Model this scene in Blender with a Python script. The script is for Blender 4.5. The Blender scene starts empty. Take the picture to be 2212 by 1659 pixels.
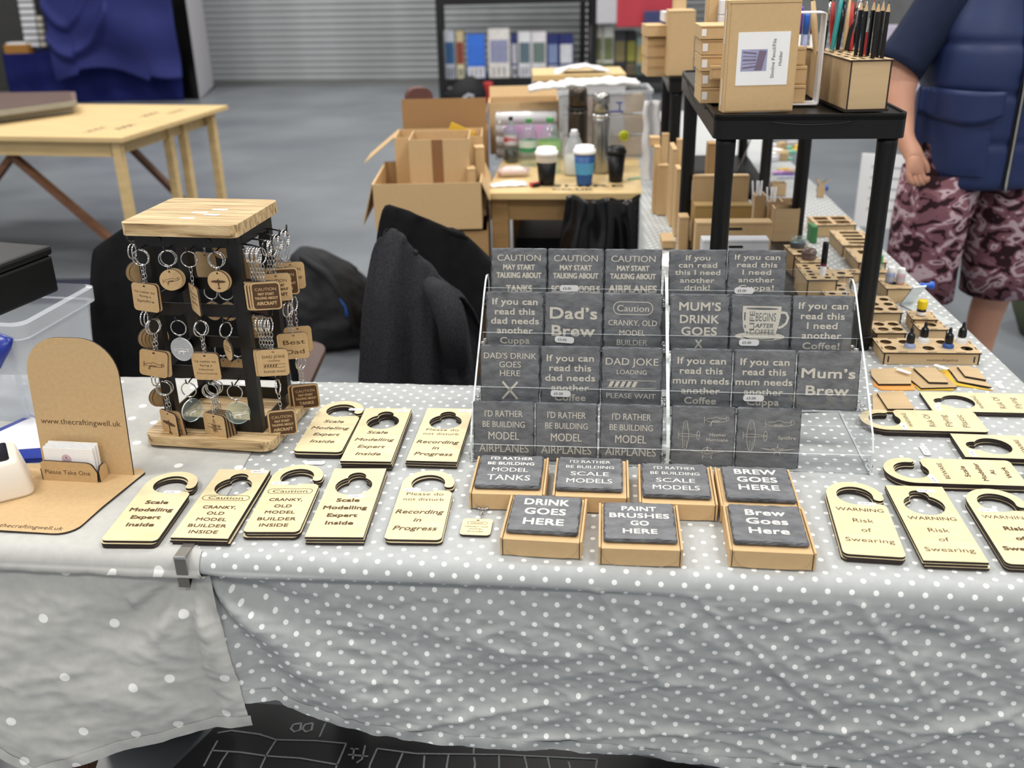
import bpy, bmesh, math, random
from math import sin, cos, pi, radians as R, sqrt, atan2, hypot
from mathutils import Matrix, Vector, noise
from mathutils.geometry import tessellate_polygon

# ------------------------------------------------------------ camera
HC = 1.51
FPX = 2100.0
PITCH, ROLL = R(23.65), R(-1.2)
FW = Vector((0, cos(PITCH), -sin(PITCH)))
_r0 = Vector((1, 0, 0)); _u0 = _r0.cross(FW)
RT = _r0 * cos(ROLL) + _u0 * sin(ROLL)
UP = _u0 * cos(ROLL) - _r0 * sin(ROLL)
sc = bpy.context.scene
C = sc.collection
cam = bpy.data.objects.new('camera', bpy.data.cameras.new('camera'))
C.objects.link(cam)
cam.matrix_world = Matrix(((RT.x, UP.x, -FW.x, 0), (RT.y, UP.y, -FW.y, 0), (RT.z, UP.z, -FW.z, HC), (0, 0, 0, 1)))
cam.data.sensor_width = 36.0
cam.data.lens = FPX / 2212 * 36.0
cam.data.clip_start = .05
cam.data.dof.use_dof = True
cam.data.dof.focus_distance = 1.58
cam.data.dof.aperture_fstop = 4.0
sc.camera = cam
# ------------------------------------------------------------ world, lamps, exposure
w = bpy.data.worlds.new('world'); sc.world = w; w.use_nodes = True
w.node_tree.nodes['Background'].inputs[0].default_value = (.90, .90, .90, 1)
w.node_tree.nodes['Background'].inputs[1].default_value = .58
def lamp(x, y, z, sx, sy, e, col=(1, .965, .91)):
    l = bpy.data.lights.new('hall_lamp', 'AREA'); l.shape = 'RECTANGLE'; l.size = sx; l.size_y = sy; l.energy = e; l.color = col
    o = bpy.data.objects.new('hall_lamp', l); C.objects.link(o); o.location = (x, y, z)
for lx_, ly_, e_ in ((-3.2, 1.2, 300), (2.6, .4, 300), (-.4, 3.8, 260), (-4.5, 8, 420), (1.5, 8.5, 420), (5, 4.5, 260), (-1.5, 12, 300), (-1.8, -3.4, 250), (2.2, -3.6, 250)):
    lamp(lx_, ly_, 5.8, 1.3, .9, e_ * .42)
sc.view_settings.view_transform = 'Standard'
sc.view_settings.look = 'None'
sc.view_settings.gamma = 1
sc.view_settings.use_curve_mapping = False
sc.view_settings.exposure = 0.06
sc.cycles.use_denoising = True
sc.cycles.max_bounces = 8
sc.cycles.diffuse_bounces = 3
sc.cycles.glossy_bounces = 3
sc.cycles.transmission_bounces = 6
sc.cycles.transparent_max_bounces = 24
sc.cycles.caustics_reflective = False
sc.cycles.caustics_refractive = False
sc.cycles.sample_clamp_indirect = 6

# ------------------------------------------------------------ measuring helpers (photo point -> point in the room)
def ray(u, v): return RT * ((u - 1106) / FPX) - UP * ((v - 829.5) / FPX) + FW
def at(u, v, z=.74):
    d = ray(u, v); return Vector((0, 0, HC)) + d * ((z - HC) / d.z)
def aty(u, v, y):
    d = ray(u, v); return Vector((0, 0, HC)) + d * (y / d.y)
T = .74
A0 = R(-6.1)
P0 = Vector((-.005, 1.140)); E1 = Vector((cos(A0), sin(A0))); N1 = Vector((-sin(A0), cos(A0)))
def tl(lx, ly, z=0.):
    p = P0 + E1 * lx + N1 * ly; return Vector((p.x, p.y, z))
def MT(x, y, z, rz=0., rx=0., ry=0.):
    return Matrix.Translation((x, y, z)) @ Matrix.Rotation(rz, 4, 'Z') @ Matrix.Rotation(rx, 4, 'X') @ Matrix.Rotation(ry, 4, 'Y')
RX90 = Matrix.Rotation(pi / 2, 4, 'X')

# ------------------------------------------------------------ mesh builder
class MB:
    def __init__(s): s.v = []; s.f = []; s.m = []; s.s = []; s.M = Matrix.Identity(4); s.uv = None
    def add(s, vs, fs, mi=0, sm=False):
        b = len(s.v); M = s.M
        s.v += [tuple(M @ Vector(p)) for p in vs]
        for k, f in enumerate(fs):
            s.f.append([b + i for i in f]); s.m.append(mi[k] if isinstance(mi, list) else mi); s.s.append(sm)
        return s
    def box(s, x0, y0, z0, x1, y1, z1, mi=0):
        v = [(x, y, z) for z in (z0, z1) for y in (y0, y1) for x in (x0, x1)]
        return s.add(v, [(0, 2, 3, 1), (4, 5, 7, 6), (0, 1, 5, 4), (2, 6, 7, 3), (0, 4, 6, 2), (1, 3, 7, 5)], mi)
    def cb(s, cx, cy, cz, sx, sy, sz, mi=0): return s.box(cx - sx / 2, cy - sy / 2, cz - sz / 2, cx + sx / 2, cy + sy / 2, cz + sz / 2, mi)
    def prism(s, loops, z0, z1, mt=0, ms=1, mb=None):
        if not isinstance(loops[0][0], (tuple, list)): loops = [loops]
        mb = mt if mb is None else mb
        ar = lambda L: sum(L[i][0] * L[(i + 1) % len(L)][1] - L[(i + 1) % len(L)][0] * L[i][1] for i in range(len(L)))
        LL = []
        for k, L in enumerate(loops):
            L = list(L)
            if (ar(L) > 0) != (k == 0): L.reverse()
            LL.append(L)
        tri = tessellate_polygon([[Vector((p[0], p[1], 0)) for p in L] for L in LL])
        flat = [p for L in LL for p in L]; n = len(flat)
        vs = [(p[0], p[1], z0) for p in flat] + [(p[0], p[1], z1) for p in flat]
        fs = []; ms_ = []
        for t in tri:
            a, b, c = t
            cr = (flat[b][0] - flat[a][0]) * (flat[c][1] - flat[a][1]) - (flat[b][1] - flat[a][1]) * (flat[c][0] - flat[a][0])
            if abs(cr) < 1e-14: continue
            if cr < 0: a, b, c = a, c, b
            fs.append((a + n, b + n, c + n)); ms_.append(mt)
            fs.append((c, b, a)); ms_.append(mb)
        o = 0
        for L in LL:
            k = len(L)
            for i in range(k):
                j = (i + 1) % k
                fs.append((o + i, o + j, o + j + n, o + i + n)); ms_.append(ms)
            o += k
        return s.add(vs, fs, ms_)
    def tube(s, pts, r, n=6, closed=False, mi=0, sm=True, cap=True):
        pts = [Vector(p) for p in pts]; m = len(pts); vs = []; fs = []
        rr = r if isinstance(r, (list, tuple)) else [r] * m
        for i, p in enumerate(pts):
            if closed: d = pts[(i + 1) % m] - pts[i - 1]
            else: d = pts[min(i + 1, m - 1)] - pts[max(i - 1, 0)]
            d.normalize()
            if i == 0:
                a = d.orthogonal().normalized()
            else:
                a = (a - d * a.dot(d)); a = a.normalized() if a.length > 1e-6 else d.orthogonal().normalized()
            b = d.cross(a)
            for k in range(n):
                t = 2 * pi * k / n; vs.append(tuple(p + (a * cos(t) + b * sin(t)) * rr[i]))
        for i in range(m if closed else m - 1):
            j = (i + 1) % m
            for k in range(n):
                l = (k + 1) % n; fs.append((i * n + k, i * n + l, j * n + l, j * n + k))
        if not closed and cap: fs.append(tuple(range(n))[::-1]); fs.append(tuple((m - 1) * n + k for k in range(n)))
        return s.add(vs, fs, mi, sm)
    def lathe(s, prof, n=20, mi=0, cx=0, cy=0, sm=True, cap=True):
        vs = [(cx + r * cos(2 * pi * k / n), cy + r * sin(2 * pi * k / n), z) for r, z in prof for k in range(n)]
        fs = []; ms_ = []
        for i in range(len(prof) - 1):
            for k in range(n):
                l = (k + 1) % n; fs.append((i * n + k, i * n + l, (i + 1) * n + l, (i + 1) * n + k)); ms_.append(mi[i] if isinstance(mi, list) else mi)
        if cap:
            fs.append(tuple(range(n))[::-1]); ms_.append(mi[0] if isinstance(mi, list) else mi)
            b = (len(prof) - 1) * n; fs.append(tuple(b + k for k in range(n))); ms_.append(mi[-1] if isinstance(mi, list) else mi)
        return s.add(vs, fs, ms_, sm)
    def ring(s, Rr, r, N=20, n=5, mi=0, turns=1, pitch=0.):
        if turns == 1: return s.tube([(Rr * cos(2 * pi * k / N), Rr * sin(2 * pi * k / N), 0) for k in range(N)], r, n, True, mi)
        m = int(N * turns)
        return s.tube([(Rr * cos(2 * pi * k / N), Rr * sin(2 * pi * k / N), pitch * (k / m - .5)) for k in range(m + 1)], r, n, False, mi)
    def grid(s, fn, nu, nv, mi=0, sm=True, uvf=None):
        b = len(s.v)
        vs = [fn(i / nu, j / nv) for j in range(nv + 1) for i in range(nu + 1)]
        s.add(vs, [(j * (nu + 1) + i, j * (nu + 1) + i + 1, (j + 1) * (nu + 1) + i + 1, (j + 1) * (nu + 1) + i) for j in range(nv) for i in range(nu)], mi, sm)
        if uvf:
            if s.uv is None: s.uv = {}
            for j in range(nv + 1):
                for i in range(nu + 1): s.uv[b + j * (nu + 1) + i] = uvf(i / nu, j / nv)
        return s
    def loft(s, rings, n=24, mi=0, sm=True, cap=True):
        """rings: (cx,cy,cz,rx,ry[,rot,[pow]])"""
        vs = []
        for q in rings:
            cx, cy, cz, rx, ry = q[:5]; rot = q[5] if len(q) > 5 else 0; pw = q[6] if len(q) > 6 else 1
            rp = q[7] if len(q) > 7 else None
            for k in range(n):
                t = 2 * pi * k / n; c_, s_ = cos(t), sin(t)
                x = rx * math.copysign(abs(c_) ** pw, c_); y = ry * math.copysign(abs(s_) ** pw, s_)
                if rp: m = 1 + rp(t); x *= m; y *= m
                vs.append((cx + x * cos(rot) - y * sin(rot), cy + x * sin(rot) + y * cos(rot), cz))
        m = len(rings); fs = []
        for i in range(m - 1):
            for k in range(n):
                l = (k + 1) % n; fs.append((i * n + k, i * n + l, (i + 1) * n + l, (i + 1) * n + k))
        if cap: fs.append(tuple(range(n))[::-1]); fs.append(tuple((m - 1) * n + k for k in range(n)))
        return s.add(vs, fs, mi, sm)
    def ribbon(s, pts, w, z=0., mi=0, closed=False):
        pts = [Vector((p[0], p[1])) for p in pts]; m = len(pts); vs = []; fs = []
        for i, p in enumerate(pts):
            d = (pts[(i + 1) % m] - pts[i - 1]) if closed else (pts[min(i + 1, m - 1)] - pts[max(i - 1, 0)])
            if d.length < 1e-9: d = Vector((1, 0))
            d.normalize(); nn = Vector((-d.y, d.x)) * w / 2
            vs += [(p.x + nn.x, p.y + nn.y, z), (p.x - nn.x, p.y - nn.y, z)]
        for i in range(m if closed else m - 1):
            j = (i + 1) % m; fs.append((2 * i, 2 * i + 1, 2 * j + 1, 2 * j))
        return s.add(vs, fs, mi)
    def mesh(s, name, mats):
        me = bpy.data.meshes.new(name); me.from_pydata(s.v, [], s.f)
        for m in mats: me.materials.append(m)
        me.polygons.foreach_set('material_index', s.m)
        me.polygons.foreach_set('use_smooth', s.s)
        if s.uv:
            ul = me.uv_layers.new(name='UVMap')
            for l in me.loops: ul.data[l.index].uv = s.uv.get(l.vertex_index, (0, 0))
        me.update(); return me

def put(me, name, parent=None, M=None, label=None, cat=None, group=None, kind=None, bevel=0):
    if isinstance(me, tuple): me = me[0].mesh(name, me[1])
    o = bpy.data.objects.new(name, me); C.objects.link(o)
    if parent: o.parent = parent
    if M is not None: o.matrix_local = M
    if label: o['label'] = label
    if cat: o['category'] = cat
    if group: o['group'] = group
    if kind: o['kind'] = kind
    if bevel:
        b = o.modifiers.new('bevel', 'BEVEL'); b.width = bevel; b.segments = 2; b.limit_method = 'ANGLE'; b.angle_limit = R(40)
    return o
def thing(name, label, cat, M, group=None):
    o = bpy.data.objects.new(name, None); C.objects.link(o); o.empty_display_size = .02
    o.matrix_local = M; o['label'] = label; o['category'] = cat
    if group: o['group'] = group
    return o
_cache = {}
def cached(key, fn):
    if key not in _cache: _cache[key] = fn()
    return _cache[key]

# ------------------------------------------------------------ materials
def lin(c): return tuple(((x / 255) / 12.92 if x / 255 <= .04045 else ((x / 255 + .055) / 1.055) ** 2.4) for x in c) + (1,)
class NT:
    def __init__(s, name):
        s.mat = bpy.data.materials.new(name); s.mat.use_nodes = True; s.n = s.mat.node_tree.nodes; s.l = s.mat.node_tree.links
        s.b = s.n['Principled BSDF']; s.out = s.n['Material Output']
    def new(s, t, **k):
        n = s.n.new(t)
        for a, b in k.items():
            if a.startswith('i_'):
                key = a[2:]; key = int(key) if key.isdigit() else key
                n.inputs[key].default_value = b
            else: setattr(n, a, b)
        return n
    def link(s, a, b): s.l.new(a, b)
def pm(name, col, rough=.6, metal=0., var=.1, vscale=(20, 20, 20), vdet=4., bump=0., bscale=200., sheen=0., spec=.5, col2=None, coord='Object', stops=None):
    t = NT(name); b = t.b
    b.inputs['Roughness'].default_value = rough; b.inputs['Metallic'].default_value = metal
    b.inputs['Specular IOR Level'].default_value = spec
    if sheen: b.inputs['Sheen Weight'].default_value = sheen
    c1 = lin(col); c2 = lin(col2) if col2 else tuple(max(0, x * (1 - var)) for x in c1[:3]) + (1,)
    tc = t.new('ShaderNodeTexCoord'); mp = t.new('ShaderNodeMapping'); mp.inputs['Scale'].default_value = vscale
    t.link(tc.outputs[coord], mp.inputs[0])
    nz = t.new('ShaderNodeTexNoise'); nz.inputs['Scale'].default_value = 1; nz.inputs['Detail'].default_value = vdet
    t.link(mp.outputs[0], nz.inputs[0])
    cr = t.new('ShaderNodeValToRGB'); cr.color_ramp.elements[0].color = c2; cr.color_ramp.elements[1].color = c1
    a_, b_ = stops or (.3, .7)
    cr.color_ramp.elements[0].position = a_; cr.color_ramp.elements[1].position = b_
    t.link(nz.outputs['Fac'], cr.inputs[0]); t.link(cr.outputs[0], b.inputs['Base Color'])
    if bump:
        n2 = t.new('ShaderNodeTexNoise'); n2.inputs['Scale'].default_value = bscale; n2.inputs['Detail'].default_value = 4
        t.link(tc.outputs[coord], n2.inputs[0])
        bp = t.new('ShaderNodeBump'); bp.inputs['Strength'].default_value = bump; bp.inputs['Distance'].default_value = .002
        t.link(n2.outputs['Fac'], bp.inputs['Height']); t.link(bp.outputs[0], b.inputs['Normal'])
    return t.mat
def glassy(name, tint=(1, 1, 1, 1), rough=.03, refl=.9, body=None, bodyw=0., ior=1.45):
    """thin clear sheet: see-through with a Fresnel reflection, optionally some milky body"""
    t = NT(name); t.n.remove(t.b)
    tr = t.new('ShaderNodeBsdfTransparent'); tr.inputs[0].default_value = tint
    gl = t.new('ShaderNodeBsdfGlossy'); gl.inputs['Roughness'].default_value = rough; gl.inputs['Color'].default_value = (refl, refl, refl, 1)
    fr = t.new('ShaderNodeFresnel'); fr.inputs[0].default_value = ior
    ge = t.new('ShaderNodeNewGeometry'); iv_ = t.new('ShaderNodeMath', operation='SUBTRACT'); iv_.inputs[0].default_value = 1; t.link(ge.outputs['Backfacing'], iv_.inputs[1])
    fm = t.new('ShaderNodeMath', operation='MULTIPLY'); t.link(fr.outputs[0], fm.inputs[0]); t.link(iv_.outputs[0], fm.inputs[1])
    mx = t.new('ShaderNodeMixShader'); t.link(fm.outputs[0], mx.inputs[0]); t.link(tr.outputs[0], mx.inputs[1]); t.link(gl.outputs[0], mx.inputs[2])
    last = mx
    if bodyw:
        df = t.new('ShaderNodeBsdfDiffuse'); df.inputs[0].default_value = lin(body)
        m2 = t.new('ShaderNodeMixShader'); m2.inputs[0].default_value = bodyw
        t.link(mx.outputs[0], m2.inputs[1]); t.link(df.outputs[0], m2.inputs[2]); last = m2
    t.link(last.outputs[0], t.out.inputs[0])
    return t.mat
BIRCH = pm('birch_ply', (238, 221, 177), .5, var=.17, vscale=(14, 60, 40), vdet=5)
BIRCHE = pm('charred_ply_edge', (52, 38, 33), .6, var=.5, vscale=(5, 5, 900), vdet=2, col2=(26, 16, 14))
MDF = pm('mdf_face', (206, 174, 128), .6, var=.1, vscale=(150, 150, 150), bump=.1, bscale=500)
ALDER = pm('ply_kit_face', (208, 180, 138), .6, var=.12, vscale=(6, 60, 60), vdet=5)
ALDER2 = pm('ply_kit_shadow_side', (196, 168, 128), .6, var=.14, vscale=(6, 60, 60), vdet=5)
ENGR = pm('engraved_brown', (92, 68, 38), .7, var=.2, vscale=(200, 200, 200))
ENGRL = pm('engraved_light_brown', (138, 112, 74), .7, var=.15, vscale=(200, 200, 200))
ENGRD = pm('engraved_deep_brown', (88, 60, 36), .7, var=.2, vscale=(200, 200, 200))
BLACKP = pm('black_plastic', (15, 15, 16), .38, var=.3, bump=.15, bscale=500, spec=.35)
BLACKM = pm('black_powder_metal', (16, 16, 17), .42, var=.3)
BLACKB = pm('black_glossy', (12, 12, 14), .18, var=.2)
CHROME = pm('chrome', (215, 215, 215), .14, 1., var=.05)
STEEL = pm('brushed_steel', (175, 175, 172), .28, 1., var=.15, vscale=(4, 4, 300))
CLIPM = pm('clip_steel', (128, 124, 118), .35, .5, var=.1)
FLASKD = pm('dark_flask_steel', (84, 76, 68), .3, .8, var=.2, vscale=(4, 4, 200))
DKSTEEL = pm('gunmetal', (140, 134, 128), .25, 1., var=.15, vscale=(4, 4, 300))
CARD = pm('kraft_board', (212, 179, 132), .75, var=.07, vscale=(90, 90, 90), bump=.06, bscale=300)
CARDD = pm('kraft_board_dark', (174, 138, 92), .8, var=.08, vscale=(60, 60, 60))
CARDE = pm('kraft_board_edge', (205, 168, 112), .8, var=.1, vscale=(300, 300, 300))
CARDTAPE = pm('brown_parcel_tape', (150, 108, 72), .35, var=.08)
WHITE = pm('white_paper', (250, 250, 250), .6, var=.03)
WHITEC = pm('white_card', (232, 233, 238), .55, var=.04)
INK = pm('ink', (60, 60, 66), .7)
INKB = pm('black_ink', (18, 18, 20), .6)
CHALK = pm('chalk', (200, 205, 210), .9, var=.4, vscale=(400, 400, 400))
BOARD = pm('blackboard', (34, 35, 38), .5, var=.25, vscale=(8, 8, 8))
PINE = pm('pine_wood', (226, 196, 140), .55, var=.18, vscale=(4, 40, 40), vdet=5)
PINED = pm('pine_wood_aged', (186, 148, 96), .6, var=.3, vscale=(5, 40, 40), vdet=5)
BROWNW = pm('brown_stained_wood', (120, 82, 58), .6, var=.25, vscale=(5, 40, 40))
SEATW = pm('brown_chair_shell', (86, 64, 58), .45, var=.1)
CLOTHB = pm('black_cotton', (22, 22, 24), .9, var=.35, vscale=(30, 30, 30), bump=.3, bscale=60, spec=.15)
WOOL = pm('charcoal_wool', (58, 58, 62), .95, var=.45, vscale=(220, 220, 220), bump=.5, bscale=400, spec=.1)
NYLON = pm('black_nylon', (36, 37, 40), .7, var=.4, vscale=(20, 20, 20), bump=.5, bscale=18, spec=.3)
BLUECL = pm('blue_display_fabric', (44, 50, 108), .75, var=.18, vscale=(3, 3, 3), bump=.1, bscale=30, spec=.2)
NAVYCL = pm('royal_blue_skirt', (22, 30, 92), .8, var=.2, vscale=(8, 8, 2), spec=.2)
NAVYV = pm('navy_quilted_nylon', (36, 50, 92), .5, var=.14, vscale=(10, 10, 10), bump=.15, bscale=25, spec=.35)
NAVYS = pm('navy_cotton', (34, 42, 66), .85, var=.15, vscale=(30, 30, 30), spec=.2)
GREYPL = pm('grey_panel', (196, 194, 200), .7, var=.04)
BLUEP = pm('blue_plastic', (28, 52, 150), .3, var=.1)
BLUEM = pm('marker_blue', (50, 110, 215), .35, var=.1)
YELLOW = pm('yellow_plastic', (240, 212, 30), .4, var=.06)
GREEN = pm('green_plastic', (60, 150, 72), .4, var=.06)
GREENF = pm('green_fabric_tape', (60, 130, 76), .6, var=.06)
REDP = pm('red_plastic', (190, 48, 44), .4, var=.08)
ORANGE = pm('orange_card', (240, 166, 84), .5, var=.05)
YELC = pm('yellow_card', (232, 190, 62), .4, var=.06)
PURP = pm('purple_plastic', (122, 88, 190), .45, var=.08)
PINK = pm('pink_plastic', (226, 160, 226), .45, var=.06)
TEAL = pm('teal_plastic', (60, 165, 170), .4, var=.08)
MINT = pm('mint_plastic', (130, 210, 180), .4, var=.06)
CREAM = pm('cream_plastic', (236, 228, 214), .4, var=.02)
LILAC = pm('lilac_print', (176, 178, 214), .6, var=.25, vscale=(60, 60, 60))
MAUVE = pm('mauve_print', (128, 112, 134), .6, var=.1)
TAN = pm('brush_handle_wood', (206, 176, 132), .4, var=.1)
SKIN = pm('skin', (208, 154, 128), .5, var=.12, vscale=(12, 12, 12), bump=.05, bscale=120)
HAIR = pm('grey_hair', (120, 112, 104), .7, var=.3, vscale=(80, 80, 80))
CLEAR = glassy('clear_acrylic', (.965, .97, .975, 1), .02, 1.)
CLEARE = pm('acrylic_lit_edge', (226, 232, 232), .15, var=.15, vscale=(60, 60, 60))
CLEARB = glassy('clear_bottle', (.86, .93, .92, 1), .05, .9, (215, 230, 228), .10)
MILKY = glassy('milky_plastic', (.93, .95, .96, 1), .2, .8, (225, 230, 236), .42)
TUBC = glassy('clear_tub_plastic', (.92, .94, .96, 1), .15, .8, (226, 230, 236), .36)
WRAP = glassy('cellophane', (.97, .97, .96, 1), .08, 1., (230, 230, 235), .1)
BAGW = pm('white_plastic_bag', (236, 236, 238), .5, var=.08, vscale=(20, 20, 20), bump=.5, bscale=30)
BAGK = pm('black_bin_liner', (18, 18, 20), .22, var=.3, vscale=(10, 10, 10), bump=.6, bscale=22)

def slate_mat(name, col, col2):
    t = NT(name); b = t.b; b.inputs['Roughness'].default_value = .55; b.inputs['Specular IOR Level'].default_value = .45
    tc = t.new('ShaderNodeTexCoord')
    n1 = t.new('ShaderNodeTexNoise'); n1.inputs['Scale'].default_value = 38; n1.inputs['Detail'].default_value = 9; n1.inputs['Roughness'].default_value = .58
    oi = t.new('ShaderNodeObjectInfo'); vm = t.new('ShaderNodeVectorMath', operation='ADD')
    sc_ = t.new('ShaderNodeVectorMath', operation='SCALE'); sc_.inputs[0].default_value = (37, 91, 13)
    t.link(oi.outputs['Random'], sc_.inputs['Scale']); t.link(tc.outputs['Object'], vm.inputs[0]); t.link(sc_.outputs[0], vm.inputs[1])
    mp = t.new('ShaderNodeMapping'); mp.inputs['Scale'].default_value = (1, 1.7, 1); mp.inputs['Rotation'].default_value = (0, 0, .7)
    t.link(vm.outputs[0], mp.inputs[0]); t.link(mp.outputs[0], n1.inputs[0])
    cr = t.new('ShaderNodeValToRGB'); cr.color_ramp.elements[0].color = lin(col2); cr.color_ramp.elements[1].color = lin(col)
    cr.color_ramp.elements[0].position = .3; cr.color_ramp.elements[1].position = .7
    t.link(n1.outputs['Fac'], cr.inputs[0]); t.link(cr.outputs[0], b.inputs['Base Color'])
    bp = t.new('ShaderNodeBump'); bp.inputs['Strength'].default_value = .8; bp.inputs['Distance'].default_value = .003
    t.link(n1.outputs['Fac'], bp.inputs['Height']); t.link(bp.outputs[0], b.inputs['Normal'])
    return t.mat
SLATE = slate_mat('slate', (120, 122, 125), (88, 90, 94))
SLATEE = slate_mat('slate_chipped_edge', (108, 111, 117), (40, 42, 47))
SENGR = pm('slate_engraving', (205, 200, 188), .8, var=.12, vscale=(300, 300, 300))
SENGW = pm('slate_engraving_bright', (226, 224, 219), .8, var=.1, vscale=(300, 300, 300))

def zebra(name, ax):
    t = NT(name); b = t.b; b.inputs['Roughness'].default_value = .45
    tc = t.new('ShaderNodeTexCoord'); mp = t.new('ShaderNodeMapping'); mp.inputs['Scale'].default_value = ax
    t.link(tc.outputs['Object'], mp.inputs[0])
    nz = t.new('ShaderNodeTexNoise'); nz.inputs['Scale'].default_value = 1; nz.inputs['Detail'].default_value = 6; nz.inputs['Roughness'].default_value = .6; nz.inputs['Distortion'].default_value = .6
    t.link(mp.outputs[0], nz.inputs[0])
    cr = t.new('ShaderNodeValToRGB'); e = cr.color_ramp.elements
    e[0].position = .34; e[0].color = lin((120, 94, 62)); e[1].position = .6; e[1].color = lin((222, 196, 152))
    m = e.new(.46); m.color = lin((190, 160, 116))
    t.link(nz.outputs['Fac'], cr.inputs[0]); t.link(cr.outputs[0], b.inputs['Base Color'])
    return t.mat
ZEBRA = zebra('zebrano_wood', (7, 230, 60))

def cloth_mat(name, base, dot, fine):
    t = NT(name); b = t.b; b.inputs['Roughness'].default_value = .85; b.inputs['Specular IOR Level'].default_value = .2
    uv = t.new('ShaderNodeUVMap'); uv.uv_map = 'UVMap'
    if fine:
        mp = t.new('ShaderNodeMapping'); s_ = 1 / .0223
        mp.inputs['Rotation'].default_value = (0, 0, pi / 4); mp.inputs['Scale'].default_value = (s_, s_, s_)
        # rotate after scaling equally in x and y: a square lattice turned by 45 degrees
        t.link(uv.outputs[0], mp.inputs[0])
        fr = t.new('ShaderNodeVectorMath', operation='FRACTION'); t.link(mp.outputs[0], fr.inputs[0])
        sb = t.new('ShaderNodeVectorMath', operation='SUBTRACT'); sb.inputs[1].default_value = (.5, .5, 0); t.link(fr.outputs[0], sb.inputs[0])
        sp = t.new('ShaderNodeSeparateXYZ'); t.link(sb.outputs[0], sp.inputs[0]); cb = t.new('ShaderNodeCombineXYZ')
        t.link(sp.outputs[0], cb.inputs[0]); t.link(sp.outputs[1], cb.inputs[1])
        ln = t.new('ShaderNodeVectorMath', operation='LENGTH'); t.link(cb.outputs[0], ln.inputs[0]); dist = ln.outputs['Value']; rad = .164
    else:
        mp = t.new('ShaderNodeMapping'); mp.inputs['Scale'].default_value = (1 / .088, 1 / .088, 1); t.link(uv.outputs[0], mp.inputs[0])
        vo = t.new('ShaderNodeTexVoronoi'); vo.voronoi_dimensions = '2D'; vo.inputs['Scale'].default_value = 1; vo.inputs['Randomness'].default_value = .58
        t.link(mp.outputs[0], vo.inputs['Vector']); dist = vo.outputs['Distance']; rad = .084
    lt = t.new('ShaderNodeMapRange'); lt.inputs['From Min'].default_value = rad * .93; lt.inputs['From Max'].default_value = rad * 1.07
    lt.inputs['To Min'].default_value = 1; lt.inputs['To Max'].default_value = 0; t.link(dist, lt.inputs[0])
    nz = t.new('ShaderNodeTexNoise'); nz.inputs['Scale'].default_value = 60; nz.inputs['Detail'].default_value = 6; t.link(uv.outputs[0], nz.inputs[0])
    cr = t.new('ShaderNodeValToRGB'); c1 = lin(base); cr.color_ramp.elements[0].color = tuple(x * .9 for x in c1[:3]) + (1,); cr.color_ramp.elements[1].color = c1
    cr.color_ramp.elements[0].position = .3; cr.color_ramp.elements[1].position = .7; t.link(nz.outputs['Fac'], cr.inputs[0])
    mx = t.new('ShaderNodeMix', data_type='RGBA'); t.link(lt.outputs[0], mx.inputs['Factor']); t.link(cr.outputs[0], mx.inputs['A']); mx.inputs['B'].default_value = lin(dot)
    t.link(mx.outputs['Result'], b.inputs['Base Color'])
    n2 = t.new('ShaderNodeTexNoise'); n2.noise_type = 'RIDGED_MULTIFRACTAL'; n2.inputs['Scale'].default_value = 13 if fine else 9; n2.inputs['Detail'].default_value = 5; n2.inputs['Roughness'].default_value = .45; n2.inputs['Distortion'].default_value = .4
    m2 = t.new('ShaderNodeMapping'); m2.inputs['Scale'].default_value = (.55, 1.35, 1); m2.inputs['Rotation'].default_value = (0, 0, .35); t.link(uv.outputs[0], m2.inputs[0]); t.link(m2.outputs[0], n2.inputs[0])
    bp = t.new('ShaderNodeBump'); bp.inputs['Strength'].default_value = .6; bp.inputs['Distance'].default_value = .005; t.link(n2.outputs['Fac'], bp.inputs['Height'])
    n3 = t.new('ShaderNodeTexNoise'); n3.inputs['Scale'].default_value = 900; t.link(uv.outputs[0], n3.inputs[0])
    b3 = t.new('ShaderNodeBump'); b3.inputs['Strength'].default_value = .15; b3.inputs['Distance'].default_value = .001; t.link(n3.outputs['Fac'], b3.inputs['Height']); t.link(bp.outputs[0], b3.inputs['Normal'])
    t.link(b3.outputs[0], b.inputs['Normal'])
    return t.mat
DOTF = cloth_mat('grey_cotton_small_white_dots', (180, 183, 183), (244, 245, 244), True)
DOTL = cloth_mat('grey_cotton_large_white_dots', (194, 194, 190), (246, 246, 243), False)

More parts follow.
